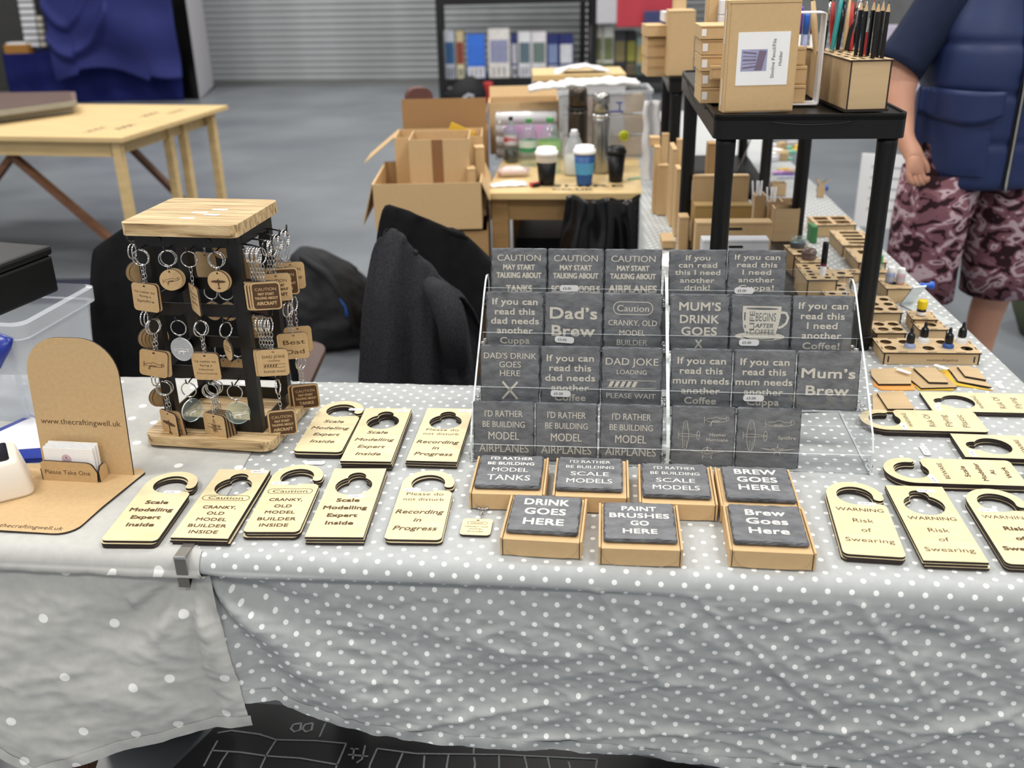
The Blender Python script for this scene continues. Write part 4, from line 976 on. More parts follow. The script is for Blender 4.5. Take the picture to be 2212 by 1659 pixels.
FRONT = {(0, 0): [('sq', 'spit', 1, .15, -.12, .05), ('sq', None, 1, -.1, -.10, .02)], (0, 1): [('disc', 'dline', 0, .5, .35, -.05), ('disc', None, 0, .3, .5, -.15)], (0, 2): [('sq', 'spit', 1, .2, -.82, .0)], (0, 3): [('disc', 'dsilh', 0, 0, .05, 0), ('disc', None, 0, .2, .15, -.05)],
         (1, 0): [('sq', 'line', 1, 1.1, .1, .18), ('sq', None, 1, 1.2, .08, .10)], (1, 1): [('milk', 'cl', 0, .1, -.1, 0)], (1, 2): [('sq', 'hurr', 1, 1.2, .02, -.02), ('sq', None, 1, -.1, .03, .01)], (1, 3): [('disc', 'dtext', 0, 1.2, -.75, 0)],
         (2, 0): [('sq', 'silh', 1, .2, -.5, 0), ('sq', 'hurr', 1, .5, -.35, -.10)], (2, 1): [('clear', 'cl', 0, .1, 1.1, 0)], (2, 2): [('sq', 'three', 1, .2, -.3, .0), ('sq', None, 1, .4, -.3, -.04), ('sq', None, 1, .1, -.32, -.08), ('sq', None, 1, .3, -.32, -.12)], (2, 3): [('clear', 'cl', 0, .1, .35, 0)]}
ON = (', foremost', ', second', ', third', ', fourth', ', fifth')
for (r_, h_), lst in FRONT.items():
    hx = HXF[h_]; put(hook_mesh(), 'hook', ks, Matrix.Translation((hx, -.0005, HZ[r_] + .003)))
    for k, (kd, wh, chn, ry_, ty_, ti_) in enumerate(lst):
        y = -.0215 + k * .0058 + (.001 if k == 0 else 0)
        keychain(KM @ Matrix.Translation((hx + .0005 * k, y, HZ[r_] + .0005)), kd, wh, 'front face %s row, %s hook%s' % (RN[r_], HN[h_], ON[k] if len(lst) > 1 else ''), bool(chn), ry_, ty_, ti_)
HYR = (.022, .055, .088, .120); ZR = Matrix.Rotation(pi / 2, 4, 'Z')
SIDE = {(0, 0): ('sqd', 'air', 5), (0, 1): ('sq', 'air', 3), (0, 2): ('sqd', 'tank', 3), (0, 3): ('sq', 'tank', 2), (1, 0): ('sq', 'joke', 5), (1, 2): ('sq', 'best', 2), (1, 3): ('sq', None, 1), (2, 0): ('sqd', 'air', 1), (2, 1): ('sq', None, 0), (2, 3): ('sqd', 'tank', 2)}
for (r_, h_), (kd, wh, n) in SIDE.items():
    put(hook_mesh(), 'hook', ks, Matrix.Translation((FX + .0005, HYR[h_], HZ[r_] + .003)) @ ZR @ Matrix.Scale(1.35, 4))
    for k in range(n):
        xo = FX + .033 - k * .0052
        if r_ == 1 and h_ == 2: xo += .004
        keychain(KM @ Matrix.Translation((xo, HYR[h_] - .0 - (.012 if h_ == 0 else 0), HZ[r_] + .0005)), kd, wh if k == 0 else None, 'right face %s row, %s hook%s' % (RN[r_], ('nearest', 'second', 'third', 'furthest')[h_], ON[k] if n > 1 else ''), True, pi / 2 + rnd.uniform(-.2, .2), .32 + rnd.uniform(-.05, .05), rnd.uniform(-.03, .03))
for r_, n in ((0, 2), (1, 4), (2, 2)):
    put(hook_mesh(), 'hook', ks, Matrix.Translation((-FX - .0005, .03, HZ[r_] + .003)) @ Matrix.Rotation(-pi / 2, 4, 'Z') @ Matrix.Scale(1.2, 4))
    for k in range(n):
        keychain(KM @ Matrix.Translation((-FX - .024 + k * .0068, .028, HZ[r_] - .004)), 'disc', None, 'left face %s row%s' % (RN[r_], ON[k]), False, pi / 2, .95, 0)
for i, (r_, x, kd, wh) in enumerate(((0, -.055, 'sq', None), (0, -.02, 'disc', None), (0, .02, 'sq', None), (0, .055, 'sq', None), (1, -.055, 'disc', None), (1, -.025, 'disc', None), (1, .022, 'sq', 'model'), (1, .055, 'sqd', 'crank'), (2, -.05, 'disc', None), (2, -.02, 'disc', None))):
    put(hook_mesh(), 'hook', ks, Matrix.Translation((x, FY1 + .0005, HZ[r_] + .003)) @ Matrix.Rotation(pi, 4, 'Z'))
    keychain(KM @ Matrix.Translation((x, FY1 + .022, HZ[r_] + .0005)), kd, wh, 'far face %s row, %s from left' % (RN[r_], ('first', 'second', 'third', 'fourth', 'first', 'second', 'third', 'fourth', 'first', 'second')[i]), kd != 'disc', rnd.uniform(-.3, .3), rnd.uniform(-.3, .4), 0)
# lone keyring lying on the cloth
p = at(1043, 1105); kt = thing('keyring', 'single light wooden keyring lying flat on the dotted cloth, Cranky Old Model Builder', 'keyring', MT(p.x, p.y, T + .0015, R(-6)))
def flatm(z): return Matrix.Translation((.0, 0, z)) @ Matrix.Rotation(-pi / 2, 4, 'X')
rg_, ch_, jr_ = kc_meshes()
put(rg_, 'split_ring', kt, Matrix.Translation((0, .014, .0018)) @ Matrix.Rotation(-pi / 2, 4, 'X')); put(ch_, 'chain', kt, Matrix.Translation((0, .002, .0022)) @ Matrix.Rotation(-pi / 2, 4, 'X'))
def mk():
    m = MB(); m.prism([rrect(.045, .045, .006, 0, -.0225), rrect(.0045, .0026, .0012, 0, -.0045, 2)], 0, .003, 0, 1); return m.mesh('tag', [BIRCH, BIRCHE])
g = put(mk(), 'tag', kt, Matrix.Translation((-.003, -.028, 0))); m = MB(); text_into(m, TAGT['crank'][0]); pill_into(m, -.0130, .030, .0065, .0006); put((m, [ENGRD]), 'lettering', g, Matrix.Translation((0, .001, .0032)))

# ============================================================ CARD HOLDER BOARD
CB = MT(-.624, 1.406, 0, R(-8)); cbd = thing('card_display_board', 'upright round-topped fibreboard sign on a matching base with web address', 'sign', CB)
m = MB(); m.prism([(-.36, -.178), (-.36, .022), (.005, .022), (.014, .012)] + [(.0, -.10)] + [(-.035 + .032 * cos(a), -.150 + .03 * sin(a)) for a in [-k * pi / 12 for k in range(0, 7)]], .7418, .7450, 0, 1)
put((m, [MDF, BIRCHE]), 'base_plate', cbd)
UPM = Matrix.Translation((0, 0, .745)) @ Matrix.Rotation(R(90 - 5), 4, 'X')
Wc, Hc, rc_ = .157, .232, .062
o = [(-Wc, 0), (0, 0)] + [(-rc_ + rc_ * cos(a), Hc - rc_ + rc_ * sin(a)) for a in [k * pi / 20 for k in range(11)]] + [(-Wc + rc_ + rc_ * cos(a), Hc - rc_ + rc_ * sin(a)) for a in [pi / 2 + k * pi / 20 for k in range(11)]]
m = MB(); m.prism(o, -.003, 0, 0, 1); up = put((m, [MDF, BIRCHE]), 'upright_plate', cbd, UPM)
lettering(up, [('www.thecraftingwell.uk', .090, .0095, .138, 'l', -Wc / 2)], ENGR, Matrix.Translation((0, 0, .0002)))
bl_ = CB.inverted() @ at(140, 1139, .745)
lettering(cbd, [('www.thecraftingwell.uk', 0, .0095, .135, 'l', 0)], ENGR, Matrix.Translation((bl_.x - .0675, bl_.y - .004, .7453)), 'base_lettering')
# little pocket
pk = Matrix.Translation((-.093, -.028, .745))
m = MB(); m.M = RX90; m.prism([(-.047, 0), (.047, 0), (.049, .018)] + [(.030 + .014 * cos(a), .027 + .008 * sin(a)) for a in [k * pi / 12 for k in range(1, 7)]] + [(-.040, .036), (-.047, .032)], -.0015, .0015, 0, 1); pkt = put((m, [MDF, BIRCHE]), 'pocket_front', cbd, pk)
lettering(pkt, [('Please Take One', .0165, .0078, .078, 'l')], ENGR, Matrix.Translation((-.002, -.0017, 0)) @ RX90)
m = MB(); m.M = Matrix.Rotation(pi / 2, 4, 'Z') @ RX90; m.prism([(.000, 0), (.024, 0), (.024, .018), (.018, .026), (.006, .026), (0, .018)], -.0015, .0015, 0, 1); put((m, [MDF, BIRCHE]), 'pocket_side', cbd, pk @ Matrix.Translation((.050, .001, 0)))
m = MB(); m.M = Matrix.Rotation(pi / 2, 4, 'Z') @ RX90; m.prism([(.000, 0), (.024, 0), (.024, .018), (.018, .026), (.006, .026), (0, .018)], -.0015, .0015, 0, 1); put((m, [MDF, BIRCHE]), 'pocket_side', cbd, pk @ Matrix.Translation((-.049, .001, 0)))
for i in range(6):
    m = MB(); m.cb(0, 0, .0275, .085, .0016, .055)
    cdd = put((m, [WHITE]), 'business_card', None, CB @ pk @ Matrix.Translation((.001 + .0006 * i - .0015 * (i % 2), .004 + .003 * i, .0012 + .0008 * i)) @ Matrix.Rotation(R(-3), 4, 'X'), ('white business card with a pink round logo, front of the pocket', 'second business card in the pocket', 'third business card in the pocket', 'fourth business card in the pocket', 'fifth business card in the pocket', 'rearmost business card in the pocket')[i], 'card', 'business cards in the pocket')
    if i == 0:
        lg = MB(); lg.prism(circ(.0085, 0, 0, 22), 0, .0001, 0, 0); l_ = put((lg, [pm('dusty_pink_print', (214, 186, 196), .6, var=.02)]), 'round_logo', cdd, Matrix.Translation((-.004, -.0009, .036)) @ RX90)
        lettering(l_, [('B', .003, .0028, .0018, 'b'), ('CRAFTING', -.0015, .0012, .011, 'r')], INK, Matrix.Translation((0, 0, .0002)))
# cream card reader standing on the base, cut by the photo edge
p = at(66, 1020, .745); q_ = at(0, 1080, .745)
a_ = atan2(q_.y - p.y, q_.x - p.x)
t = thing('card_reader', 'cream plastic card reader at the left photo edge on the sign base', 'card reader', MT(p.x, p.y, .7455, a_ + pi / 2 + R(35)))
def crm(m, x0, x1, y0, y1, z0, z1, i_):
    m.loft([((x0 + x1) / 2, (y0 + y1) / 2, z0, (x1 - x0) / 2, (y1 - y0) / 2, 0, .28), ((x0 + x1) / 2, (y0 + y1) / 2, z0 + .004, (x1 - x0) / 2 + .001, (y1 - y0) / 2 + .001, 0, .28), ((x0 + x1) / 2, (y0 + y1) / 2, z1 - .006, (x1 - x0) / 2 - i_, (y1 - y0) / 2 - i_, 0, .28), ((x0 + x1) / 2, (y0 + y1) / 2, z1, (x1 - x0) / 2 - i_ - .005, (y1 - y0) / 2 - i_ - .005, 0, .28)], 32)
m = MB(); crm(m, -.10, -.001, -.085, .02, 0, .060, .010); put((m, [CREAM]), 'housing', t)
m = MB(); m.prism(rrect(.05, .07, .006, -.050, -.032), .0602, .0612, 0, 0); put((m, [BLACKB]), 'screen', t)
# leaflet
p = [at(35, 935, T), at(92, 925, T), at(100, 985, T), at(45, 990, T)]
def flat_poly(pts, z0, z1, mat, name, label, cat, grp=None, mats=None):
    m = MB(); m.prism([(q.x, q.y) for q in pts], z0, z1, 0, 0 if not mats else 1); return put((m, mats or [mat]), name, label=label, cat=cat, group=grp)
o = flat_poly([at(-30, 950), at(70, 905), at(100, 925), at(100, 1000), at(30, 1003)], T + .0018, T + .010, BLUEP, 'leaflet_box', 'blue and white packet on the cloth behind the sign', 'packet')
m = MB(); m.prism([(q.x, q.y) for q in (at(-30, 945, T + .011), at(70, 900, T + .011), at(100, 918, T + .011), at(100, 966, T + .011), at(15, 972, T + .011))], T + .0102, T + .0108, 0, 0); put((m, [WHITEC]), 'white_cover', o)
# clear storage tub with blue clip
tp = Vector((-.868, 1.62)); t = thing('storage_tub', 'clear plastic storage tub with a blue clip at the left edge', 'storage box', MT(tp.x, tp.y, T + .002, R(-10)))
m = MB()
for z0, z1, e0, e1 in ((0, .165, 0, .010),):
    n_ = 5
    def rr_(e, z): return [(x, y, z) for x, y in rrect(.30 + 2 * e, .20 + 2 * e, .022, -.15, .10, n_)]
    a, b = rr_(0, 0), rr_(.010, .168); k = len(a)
    m.add(a + b, [(i, (i + 1) % k, k + (i + 1) % k, k + i) for i in range(k)], 0, True); m.add(rr_(0, .001), [tuple(range(k))], 0)
    for (ea, za, eb, zb) in ((.010, .168, .019, .169), (.019, .169, .020, .196), (.020, .196, .012, .200)):
        m.add(rr_(ea, za) + rr_(eb, zb), [(i, (i + 1) % k, k + (i + 1) % k, k + i) for i in range(k)], 0, True)
put((m, [TUBC]), 'tub_body', t)
for x in (-.03, -.13, -.2):
    m = MB(); m.box(x, -.004, .01, x + .010, .001, .15); put((m, [TUBC]), 'moulded_rib', t)
m = MB(); m.M = Matrix.Translation((-.042, -.030, .155)); m.loft([(0, 0, -.035, .010, .006), (-.01, .0, -.02, .03, .010, 0, .6), (-.02, .002, 0, .055, .014, 0, .6), (-.03, .01, .018, .07, .012, 0, .6), (-.035, .016, .026, .05, .004)], 20); put((m, [BLUEP]), 'clip_handle', t)
m = MB(); m.box(-.14, -.046, .120, -.058, -.0445, .158); put((m, [WHITE]), 'sticker', t)
t = thing('cash_tin', 'black box resting on the rim of the clear tub at the left edge', 'box', MT(tp.x - .045, tp.y + .0, T + .2035, R(-18)))
m = MB(); m.box(-.22, .0, 0, .0, .17, .072); put((m, [BLACKP]), 'box_body', t, bevel=.006); m = MB(); m.box(-.222, -.002, .0722, .002, .172, .090); put((m, [BLACKP]), 'lid', t, bevel=.006)
# ============================================================ PLASTIC SHELVING ON THE BACK TABLE
def shelving(M, w_, d_, ztop, label):
    t = thing('plastic_shelving', label, 'shelf unit', M)
    m = MB(); m.prism(rrect(w_, d_, .022, w_ / 2, d_ / 2, 5), ztop - .012, ztop - .004, 0, 0); put((m, [BLACKP]), 'shelf_board', t)
    m = MB(); m.prism([rrect(w_, d_, .022, w_ / 2, d_ / 2, 5), rrect(w_ - .012, d_ - .012, .018, w_ / 2, d_ / 2, 5)], ztop - .047, ztop, 0, 0); put((m, [BLACKP]), 'rim', t, bevel=.002)
    m = MB(); pts = [(w_ * .28 + w_ * .44 * k / 14, -.0015, ztop - .014 - .006 * sin(pi * k / 14)) for k in range(15)]; m.tube(pts, .0013, 5); put((m, [BLACKP]), 'moulded_handle', t)
    m = MB(); pts = [(-.0012, d_ * .2 + d_ * .6 * k / 14, ztop - .010 - .022 * sin(pi * k / 14)) for k in range(15)]; m.tube(pts, .0015, 5); put((m, [BLACKP]), 'moulded_handle', t)
    m = MB(); m.prism(rrect(w_ - .01, d_ - .01, .02, w_ / 2, d_ / 2, 4), T + .018, T + .034, 0, 0); put((m, [BLACKP]), 'lower_shelf', t, bevel=.002)
    for x in (.027, w_ - .027):
        for y in (.027, d_ - .027):
            m = MB(); m.lathe([(.019, T + .003), (.019, T + .020), (.0185, T + .05), (.0180, ztop - .15), (.0195, ztop - .06), (.0195, ztop - .046)], 20, 0, x, y); put((m, [BLACKP]), 'leg', t)
    return t
ZT = 1.228
RK1 = MT(.400, 1.908, 0, R(-5)); shelving(RK1, .362, .80, ZT, 'nearer black plastic shelf unit standing on the back table')
ZT2 = aty(1455, 167, 3.30).z
RK2 = MT(.532, 3.29, 0, R(-6)); shelving(RK2, .362, .66, ZT2, 'further black plastic shelf unit right behind the first')

def fb(uL, vL, uR, vR, vt, z):
    a, b = at(uL, vL, z), at(uR, vR, z); w_ = (b - a).length; rz = atan2(b.y - a.y, b.x - a.x)
    h_ = aty(uL, vt, a.y).z - z
    return MT(a.x, a.y, z, rz), w_, h_
def mailer(M, w_, d_, h_, label, group=None, mat=CARD, slot=False, sticker=None, strip=True, name='mailer_box', side=None):
    t = thing(name, label, 'box', M, group)
    m = MB(); m.box(.0, .0012, 0, w_, d_, h_); put((m, [mat]), 'body', t, bevel=.001)
    m = MB(); m.box(.004, 0, .003, w_ - .003, .0012, h_ - .006); put((m, [mat]), 'front_panel', t)
    m = MB(); m.box(.002, -.0008, h_ - .0055, w_ - .001, .006, h_ + .0006); put((m, [mat]), 'top_fold', t, bevel=.0008)
    m = MB(); m.box(-.0004, d_ * .35, .002, .0008, d_ * .35 + .0012, h_ - .002); put((m, [CARDD if mat is CARD else INK]), 'side_seam', t)
    if strip:
        m = MB(); m.box(-.0008, d_ * .5, h_ * .62, .0002, d_ * .5 + .0022, h_ * .92); m.box(-.0008, d_ * .5, h_ * .06, .0002, d_ * .5 + .0022, h_ * .3); put((m, [WHITE]), 'white_edge', t)
    if slot:
        m = MB(); m.M = RX90; m.prism(rrect(w_ * .22, .006, .0029, w_ * .5, h_ - .016), .0001, .0008, 0, 0); put((m, [BLACKP]), 'finger_slot', t)
    if sticker:
        m = MB(); m.box(sticker[0], -.0006, sticker[1], sticker[2], -.0001, sticker[3]); s_ = put((m, [WHITE]), 'label_sticker', t)
    return t
# --- on top of the near unit
a, b = at(1562, 245.5, ZT), at(1713, 241.5, ZT)
bw = (b - a).length; brz = atan2(b.y - a.y, b.x - a.x); bh = aty(1655, 1, a.y).z - ZT
BM = MT(a.x, a.y + .004, ZT + .0008, brz)
big = mailer(BM, bw, .036, bh, 'tall kraft box with a printed white label on top of the shelf unit', slot=False)
iv = BM.inverted()
def onf(u, v, y0=a.y + .004):  # point on its front face
    q = iv @ aty(u, v, y0); return q.x, q.z
x0, z1 = onf(1596, 70); x1, z0 = onf(1700, 183)
m = MB(); m.box(x0, -.0007, z0, x1, -.0001, z1); lb = put((m, [WHITE]), 'printed_label', big)
lw_, lh_ = x1 - x0, z1 - z0
ph = MB(); ph.box(x0 + lw_ * .08, -.0009, z0 + lh_ * .27, x0 + lw_ * .58, -.0008, z0 + lh_ * .68); php = put((ph, [LILAC]), 'product_picture', lb)
ph = MB(); ph.M = Matrix.Translation((0, -.00095, 0)) @ RX90; cxp, czp = x0 + lw_ * .43, z0 + lh_ * .47; ph.prism([(cxp - .008, czp - .018), (cxp + .006, czp - .018), (cxp + .013, czp + .017), (cxp - .001, czp + .018)], 0, .0001, 0, 0)
for k in range(5): ph.ribbon([(x0 + lw_ * .11, z0 + lh_ * (.33 + .075 * k)), (cxp - .006, z0 + lh_ * (.36 + .06 * k))], .0014 if k % 2 else .003, .0002)
put((ph, [MAUVE]), 'picture_drawing', lb)
tm = Matrix.Translation((x0 + lw_ * .70, -.0010, z0 + lh_ * .5)) @ RX90 @ Matrix.Rotation(pi / 2, 4, 'Z')
m = MB(); text_into(m, [('Slimline Pencil/File', .0, .0068, lh_ * .74, 'l'), ('Holder', -.0135, .0068, lh_ * .27, 'l')]); put((m, [INK]), 'lettering', lb, tm)
# stack of small cartons behind-left of it
def side_stack(u0, u1, tops, yb, d_, grp, labs, z=ZT, w_=None, stick=True, mat=CARD, rz=0.):
    """cartons piled up; tops = pixel rows of the edges from bottom to top on the plane y = yb"""
    zs = [aty(u0, v, yb).z for v in tops]
    for k in range(len(zs) - 1):
        xl = aty(u0, tops[k], yb).x; xr = aty(u1, tops[k], yb).x; h_ = zs[k + 1] - zs[k] - .0012
        j = (k % 2) * .002
        t = thing('small_carton', labs[k], 'box', MT(xl + j, yb + j, zs[k] + .0006, rz), grp); W_ = w_ or (xr - xl)
        m = MB(); m.box(0, 0, 0, W_, d_, h_); put((m, [mat]), 'body', t, bevel=.001)
        m = MB(); m.box(.001, -.0007, h_ * .86, W_ - .001, 0, h_ * .9); put((m, [CARDD]), 'lid_seam', t)
        if stick: m = MB(); m.box(.003, -.0006, h_ * .25, .003 + h_ * .35, 0, h_ * .75); put((m, [WHITE]), 'label_sticker', t)
labs = ['small kraft carton at the very bottom of the pile left of the labelled box', 'small kraft carton second from the bottom of the pile left of the labelled box', 'small kraft carton in the middle of the pile left of the labelled box', 'small kraft carton second from the top of the pile left of the labelled box', 'small kraft carton on top of the pile left of the labelled box']
side_stack(1512, 1570, (224, 190, 155, 120, 86, 55), 2.06, .11, 'cartons piled left of the labelled box', labs, w_=.075, rz=R(-4))
p = aty(1536, 141, 2.035); t = mailer(MT(p.x, p.y, p.z - .028, R(-4)), .05, .02, .026, 'small kraft carton sticking forward out of the pile', strip=False)
p = at(1503, 190, ZT); mailer(MT(.432, 2.215, ZT + .0006, R(-4)), .085, .018, aty(1520, -22, 2.22).z - ZT, 'tall slim kraft box with white edges behind the pile', strip=True)
mailer(MT(.437, 2.245, ZT + .0006, R(-4)), .095, .03, aty(1520, -40, 2.26).z - ZT, 'tallest kraft box at the back of the near shelf unit', strip=False)
p = aty(1553, 60, 2.19); m = thing('white_box', 'white folded card box wedged behind the carton pile', 'box', MT(p.x, 2.19, p.z - .03, 0)); q = MB(); q.box(0, 0, -.03, .02, .02, .055); q.box(0, 0, .0555, .06, .02, .085); put((q, [WHITEC]), 'body', m, bevel=.002)
# right-hand: white bent stand with cartons inside
sa, sb = at(1716, 229, ZT), at(1756, 230, ZT)
ws = .068; st_ = thing('picture_stand', 'thin white rectangular frame stand beside the labelled box', 'stand', MT(sb.x - ws, sb.y + .022, ZT + .0008, R(-6)))
hS = aty(1780, 26, sb.y + .03).z - ZT
m = MB(); m.M = RX90; m.prism([rrect(ws + .03, hS, .005, ws / 2, hS / 2), rrect(ws + .026, hS - .004, .004, ws / 2, hS / 2)], -.05, 0, 0, 0); put((m, [WHITEC]), 'frame', st_)
for k in range(3): mailer(MT(sb.x - .062, sb.y + .028 + .004 * k, ZT + .0035 + .036 * k, R(-6)), .052 - .004 * (k == 2), .036, .0345, ('bottom', 'middle', 'top')[k] + ' kraft carton inside the white frame stand', 'cartons inside the frame stand', strip=False)

# ------------------------------------------------------------ laser-cut wooden holders
def panel(mb_o, mats=None): return (mb_o, mats or [ALDER, BIRCHE])
def holder(M, w_, d_, h_, label, holes=(), rects=(), group=None, letter=None, over=.002, name='wooden_holder', mat=None, base=True, tabs=True, slits=False):
    mt_ = [mat or ALDER, BIRCHE]; t = thing(name, label, 'wooden holder', M, group); th = .003
    for nm, y in (('front_panel', 0.), ('back_panel', d_ - th)):
        m = MB(); m.M = Matrix.Translation((0, y + th, 0)) @ RX90; m.prism([(th + .0001, 0), (w_ - th - .0001, 0), (w_ - th - .0001, h_ - th - .0002), (th + .0001, h_ - th - .0002)], 0, th, 0, 1)
        f = put((m, mt_), nm, t)
        if letter and y == 0: lettering(f, letter, ENGR, Matrix.Translation((w_ / 2, -.0003, h_ / 2)) @ RX90)
        if slits and y == 0:
            for x in (.010, w_ - .010): m = MB(); m.cb(x, -.0001, h_ * .42, .003, .0004, h_ * .5); put((m, [BIRCHE]), 'tenon_slot', t)
    YZm = Matrix(((0, 0, 1, 0), (1, 0, 0, 0), (0, 1, 0, 0), (0, 0, 0, 1)))
    for x in (0., w_ - th):
        m = MB(); m.M = Matrix.Translation((x, 0, 0)) @ YZm; m.prism([(-.0004, 0), (d_ + .0004, 0), (d_ + .0004, h_ - th - .0002), (-.0004, h_ - th - .0002)], 0, th, 0, 1); put((m, [ALDER2, BIRCHE]), 'side_panel', t)
    if base: m = MB(); m.box(th, th, .0005, w_ - th, d_ - th, .003); put((m, [ALDER2]), 'base_panel', t)
    m = MB(); lo = [[(-over, -over), (w_ + over, -over), (w_ + over, d_ + over), (-over, d_ + over)]]
    for x, y, r_ in holes: lo.append(circ(r_, x * w_, y * d_, 18))
    for x, y, a_, b_ in rects: lo.append(rrect(a_ * w_, b_ * d_, .003, x * w_, y * d_, 2))
    m.prism(lo, h_ - th, h_, 0, 1); put((m, mt_), 'top_plate', t)
    if tabs:
        m = MB()
        for fx in (.2, .5, .8) if w_ > .07 else (.5,):
            for y in (.0016, d_ - .0016): m.cb(fx * w_, y, h_ + .0001, w_ * .10 if w_ > .07 else w_ * .25, .0022, .0004)
        for fy in (.3, .72):
            for x in (.0016, w_ - .0016): m.cb(x, fy * d_, h_ + .0001, .0022, d_ * .16, .0004)
        put((m, [BIRCHE]), 'finger_joints', t, kind='stuff')
    return t
def hpx(FL, FR, BL, ht, label, dmul=1., z=T + .002, **k):
    """holder placed from the corners of its top plate at height ht above z"""
    a, b, c = at(*FL, z + ht), at(*FR, z + ht), at(*BL, z + ht)
    w_ = (b - a).length; rz = atan2(b.y - a.y, b.x - a.x); d_ = max(.02, (c - a).dot(Vector((-sin(rz), cos(rz), 0)))) * dmul
    M = MT(a.x, a.y, z, rz); return holder(M, w_, d_, ht, label, **k), M, w_, d_
R2 = [(x, y, .0115) for y in (.3, .72) for x in (.12, .31, .5, .69, .88)]
hA, MA, wA, dA = hpx((1910, 760.7), (2118.6, 762.3), (1890, 730.5), .026, 'long ten-hole paint bottle holder with the web address on its front', holes=[(x, y, .0118) for y in (.30, .73) for x in (.10, .30, .50, .70, .90)], letter=[('www.thecraftingwell.uk', -.003, .0048, .062, 'l', .022)], slits=True)
hB, MBk, wB, dB = hpx((1893, 718.6), (1958, 718.6), (1872, 694), .034, 'small holder with round holes directly behind the ten-hole holder', holes=((.33, .3, .011), (.80, .3, .011), (.33, .74, .011), (.80, .74, .011)))
hpx((1880, 674.8), (1949, 674.8), (1858, 640), .034, 'six-hole holder behind the black leg foot', holes=[(x, y, .0105) for y in (.2, .5, .8) for x in (.35, .8)])
hD, MD, wD, dD = hpx((1988, 711.4), (2047.7, 711.4), (1974.6, 692.3), .022, 'low one-hole holder in front of the yellow-capped bottle', holes=((.55, .5, .011),))
hE, ME, wE, dE = hpx((1973, 689), (2024.7, 690), (1959.5, 671.6), .030, 'small holder carrying the yellow-capped bottle', holes=((.45, .5, .010),))
hF, MF, wF, dF = hpx((1916.5, 623), (1969, 623), (1898, 600.8), .036, 'boxy holder carrying two white-capped bottles', holes=((.45, .5, .012),))
hG, MG, wG, dG = hpx((1890, 589), (1920, 588), (1880, 572), .030, 'small holder carrying the green-capped bottle', holes=((.5, .5, .010),))
GRD = [(x, y, .36, .34) for y in (.28, .72) for x in (.27, .73)]
hpx((1764, 486), (1849.5, 485), (1756.6, 467), .036, 'four-window wooden tray furthest back', rects=GRD, group=None)
hpx((1821.6, 529.8), (1892, 529.8), (1794.6, 497.7), .034, 'wooden tray with four long windows in the middle', rects=[(.55, y, .62, .15) for y in (.15, .38, .61, .84)])
hpx((1855, 566.5), (1915, 566.5), (1825, 536.6), .032, 'wooden tray with long windows nearest the black leg', rects=[(.6, y, .55, .26) for y in (.28, .72)])
zs_ = T + .0345
hS1, M1, w1, d1 = hpx((1715, 550), (1760, 549), (1690, 529.5), .055, 'tall stand with a clear grey jar on the lower shelf', z=zs_, holes=((.5, .28, .012), (.5, .75, .012)))
hS2, M2, w2, d2 = hpx((1731, 567), (1776, 566), (1722, 553), .050, 'middle stand with a brown translucent jar on the lower shelf', z=zs_, holes=((.5, .5, .013),))
hS3, M3, w3, d3 = hpx((1744.5, 604), (1809.6, 604), (1716, 570), .060, 'nine-hole stand holding the black-capped tube', z=zs_, holes=[(x, y, .0072) for y in (.12, .31, .5, .69, .88) for x in (.26, .72)])
hS4, M4, w4, d4 = hpx((1786, 640), (1848, 640), (1764, 611), .035, 'low six-hole stand just behind the right clear rack', z=zs_, holes=[(x, y, .0078) for y in (.2, .5, .8) for x in (.26, .72)])
hpx((1800, 597), (1842, 597), (1788, 583), .034, 'low stand right of the nine-hole stand', z=zs_, holes=((.55, .5, .010),))
holder(MT(at(1826, 612, T).x, at(1826, 612, T).y, T + .002, R(-5)), .035, .03, .026, 'small slotted holder behind the top corner of the right clear rack', rects=((.5, .5, .6, .3),))

# ------------------------------------------------------------ bottles
def dropper(M, body, band, label):
    t = thing('paint_bottle', label, 'bottle', M, 'dropper bottles in the ten-hole holder')
    m = MB(); m.lathe([(.0108, .0), (.0112, .002), (.0112, .026), (.0108, .030), (.0075, .034), (.0060, .036)], 20); put((m, [body]), 'bottle_body', t)
    m = MB(); m.lathe([(.01135, .014), (.01135, .0245)], 20, cap=False); put((m, [band]), 'paper_label', t)
    m = MB(); m.lathe([(.0082, .0345), (.0084, .037), (.0078, .049), (.0066, .0525), (.0036, .0555), (.0030, .064), (.0022, .0665)], 20); put((m, [BLACKB]), 'cap', t)
PALEB = pm('pale_blue_paint', (150, 160, 196), .35, var=.06); MIDB = pm('blue_paint_label', (58, 88, 160), .4, var=.2); PALEW = pm('white_paint', (226, 228, 230), .35, var=.03); CREAML = pm('cream_label', (226, 220, 196), .5, var=.1)
for (fx, fy, bd, ba, lab) in ((.30, .30, PALEB, CREAML, 'pale blue dropper bottle at the front left of the ten-hole holder'), (.50, .73, PALEW, WHITE, 'white dropper bottle at the back left of the ten-hole holder'), (.70, .30, MIDB, CREAML, 'bright blue dropper bottle at the front right of the ten-hole holder'), (.90, .73, PALEW, WHITE, 'white dropper bottle at the back right of the ten-hole holder')):
    dropper(MA @ Matrix.Translation((fx * wA, fy * dA, .004)), bd, ba, lab)
def bottle(M, prof, mat, capprof, capmat, label, name='bottle', lab=None, labmat=WHITE, group=None, n=24):
    t = thing(name, label, 'bottle', M, group)
    m = MB(); m.lathe(prof, n); put((m, [mat]), 'bottle_body', t)
    m = MB(); m.lathe(capprof, n); put((m, [capmat]), 'cap', t)
    if lab: m = MB(); m.lathe(lab, n, cap=False); put((m, [labmat]), 'wrapped_label', t)
    return t
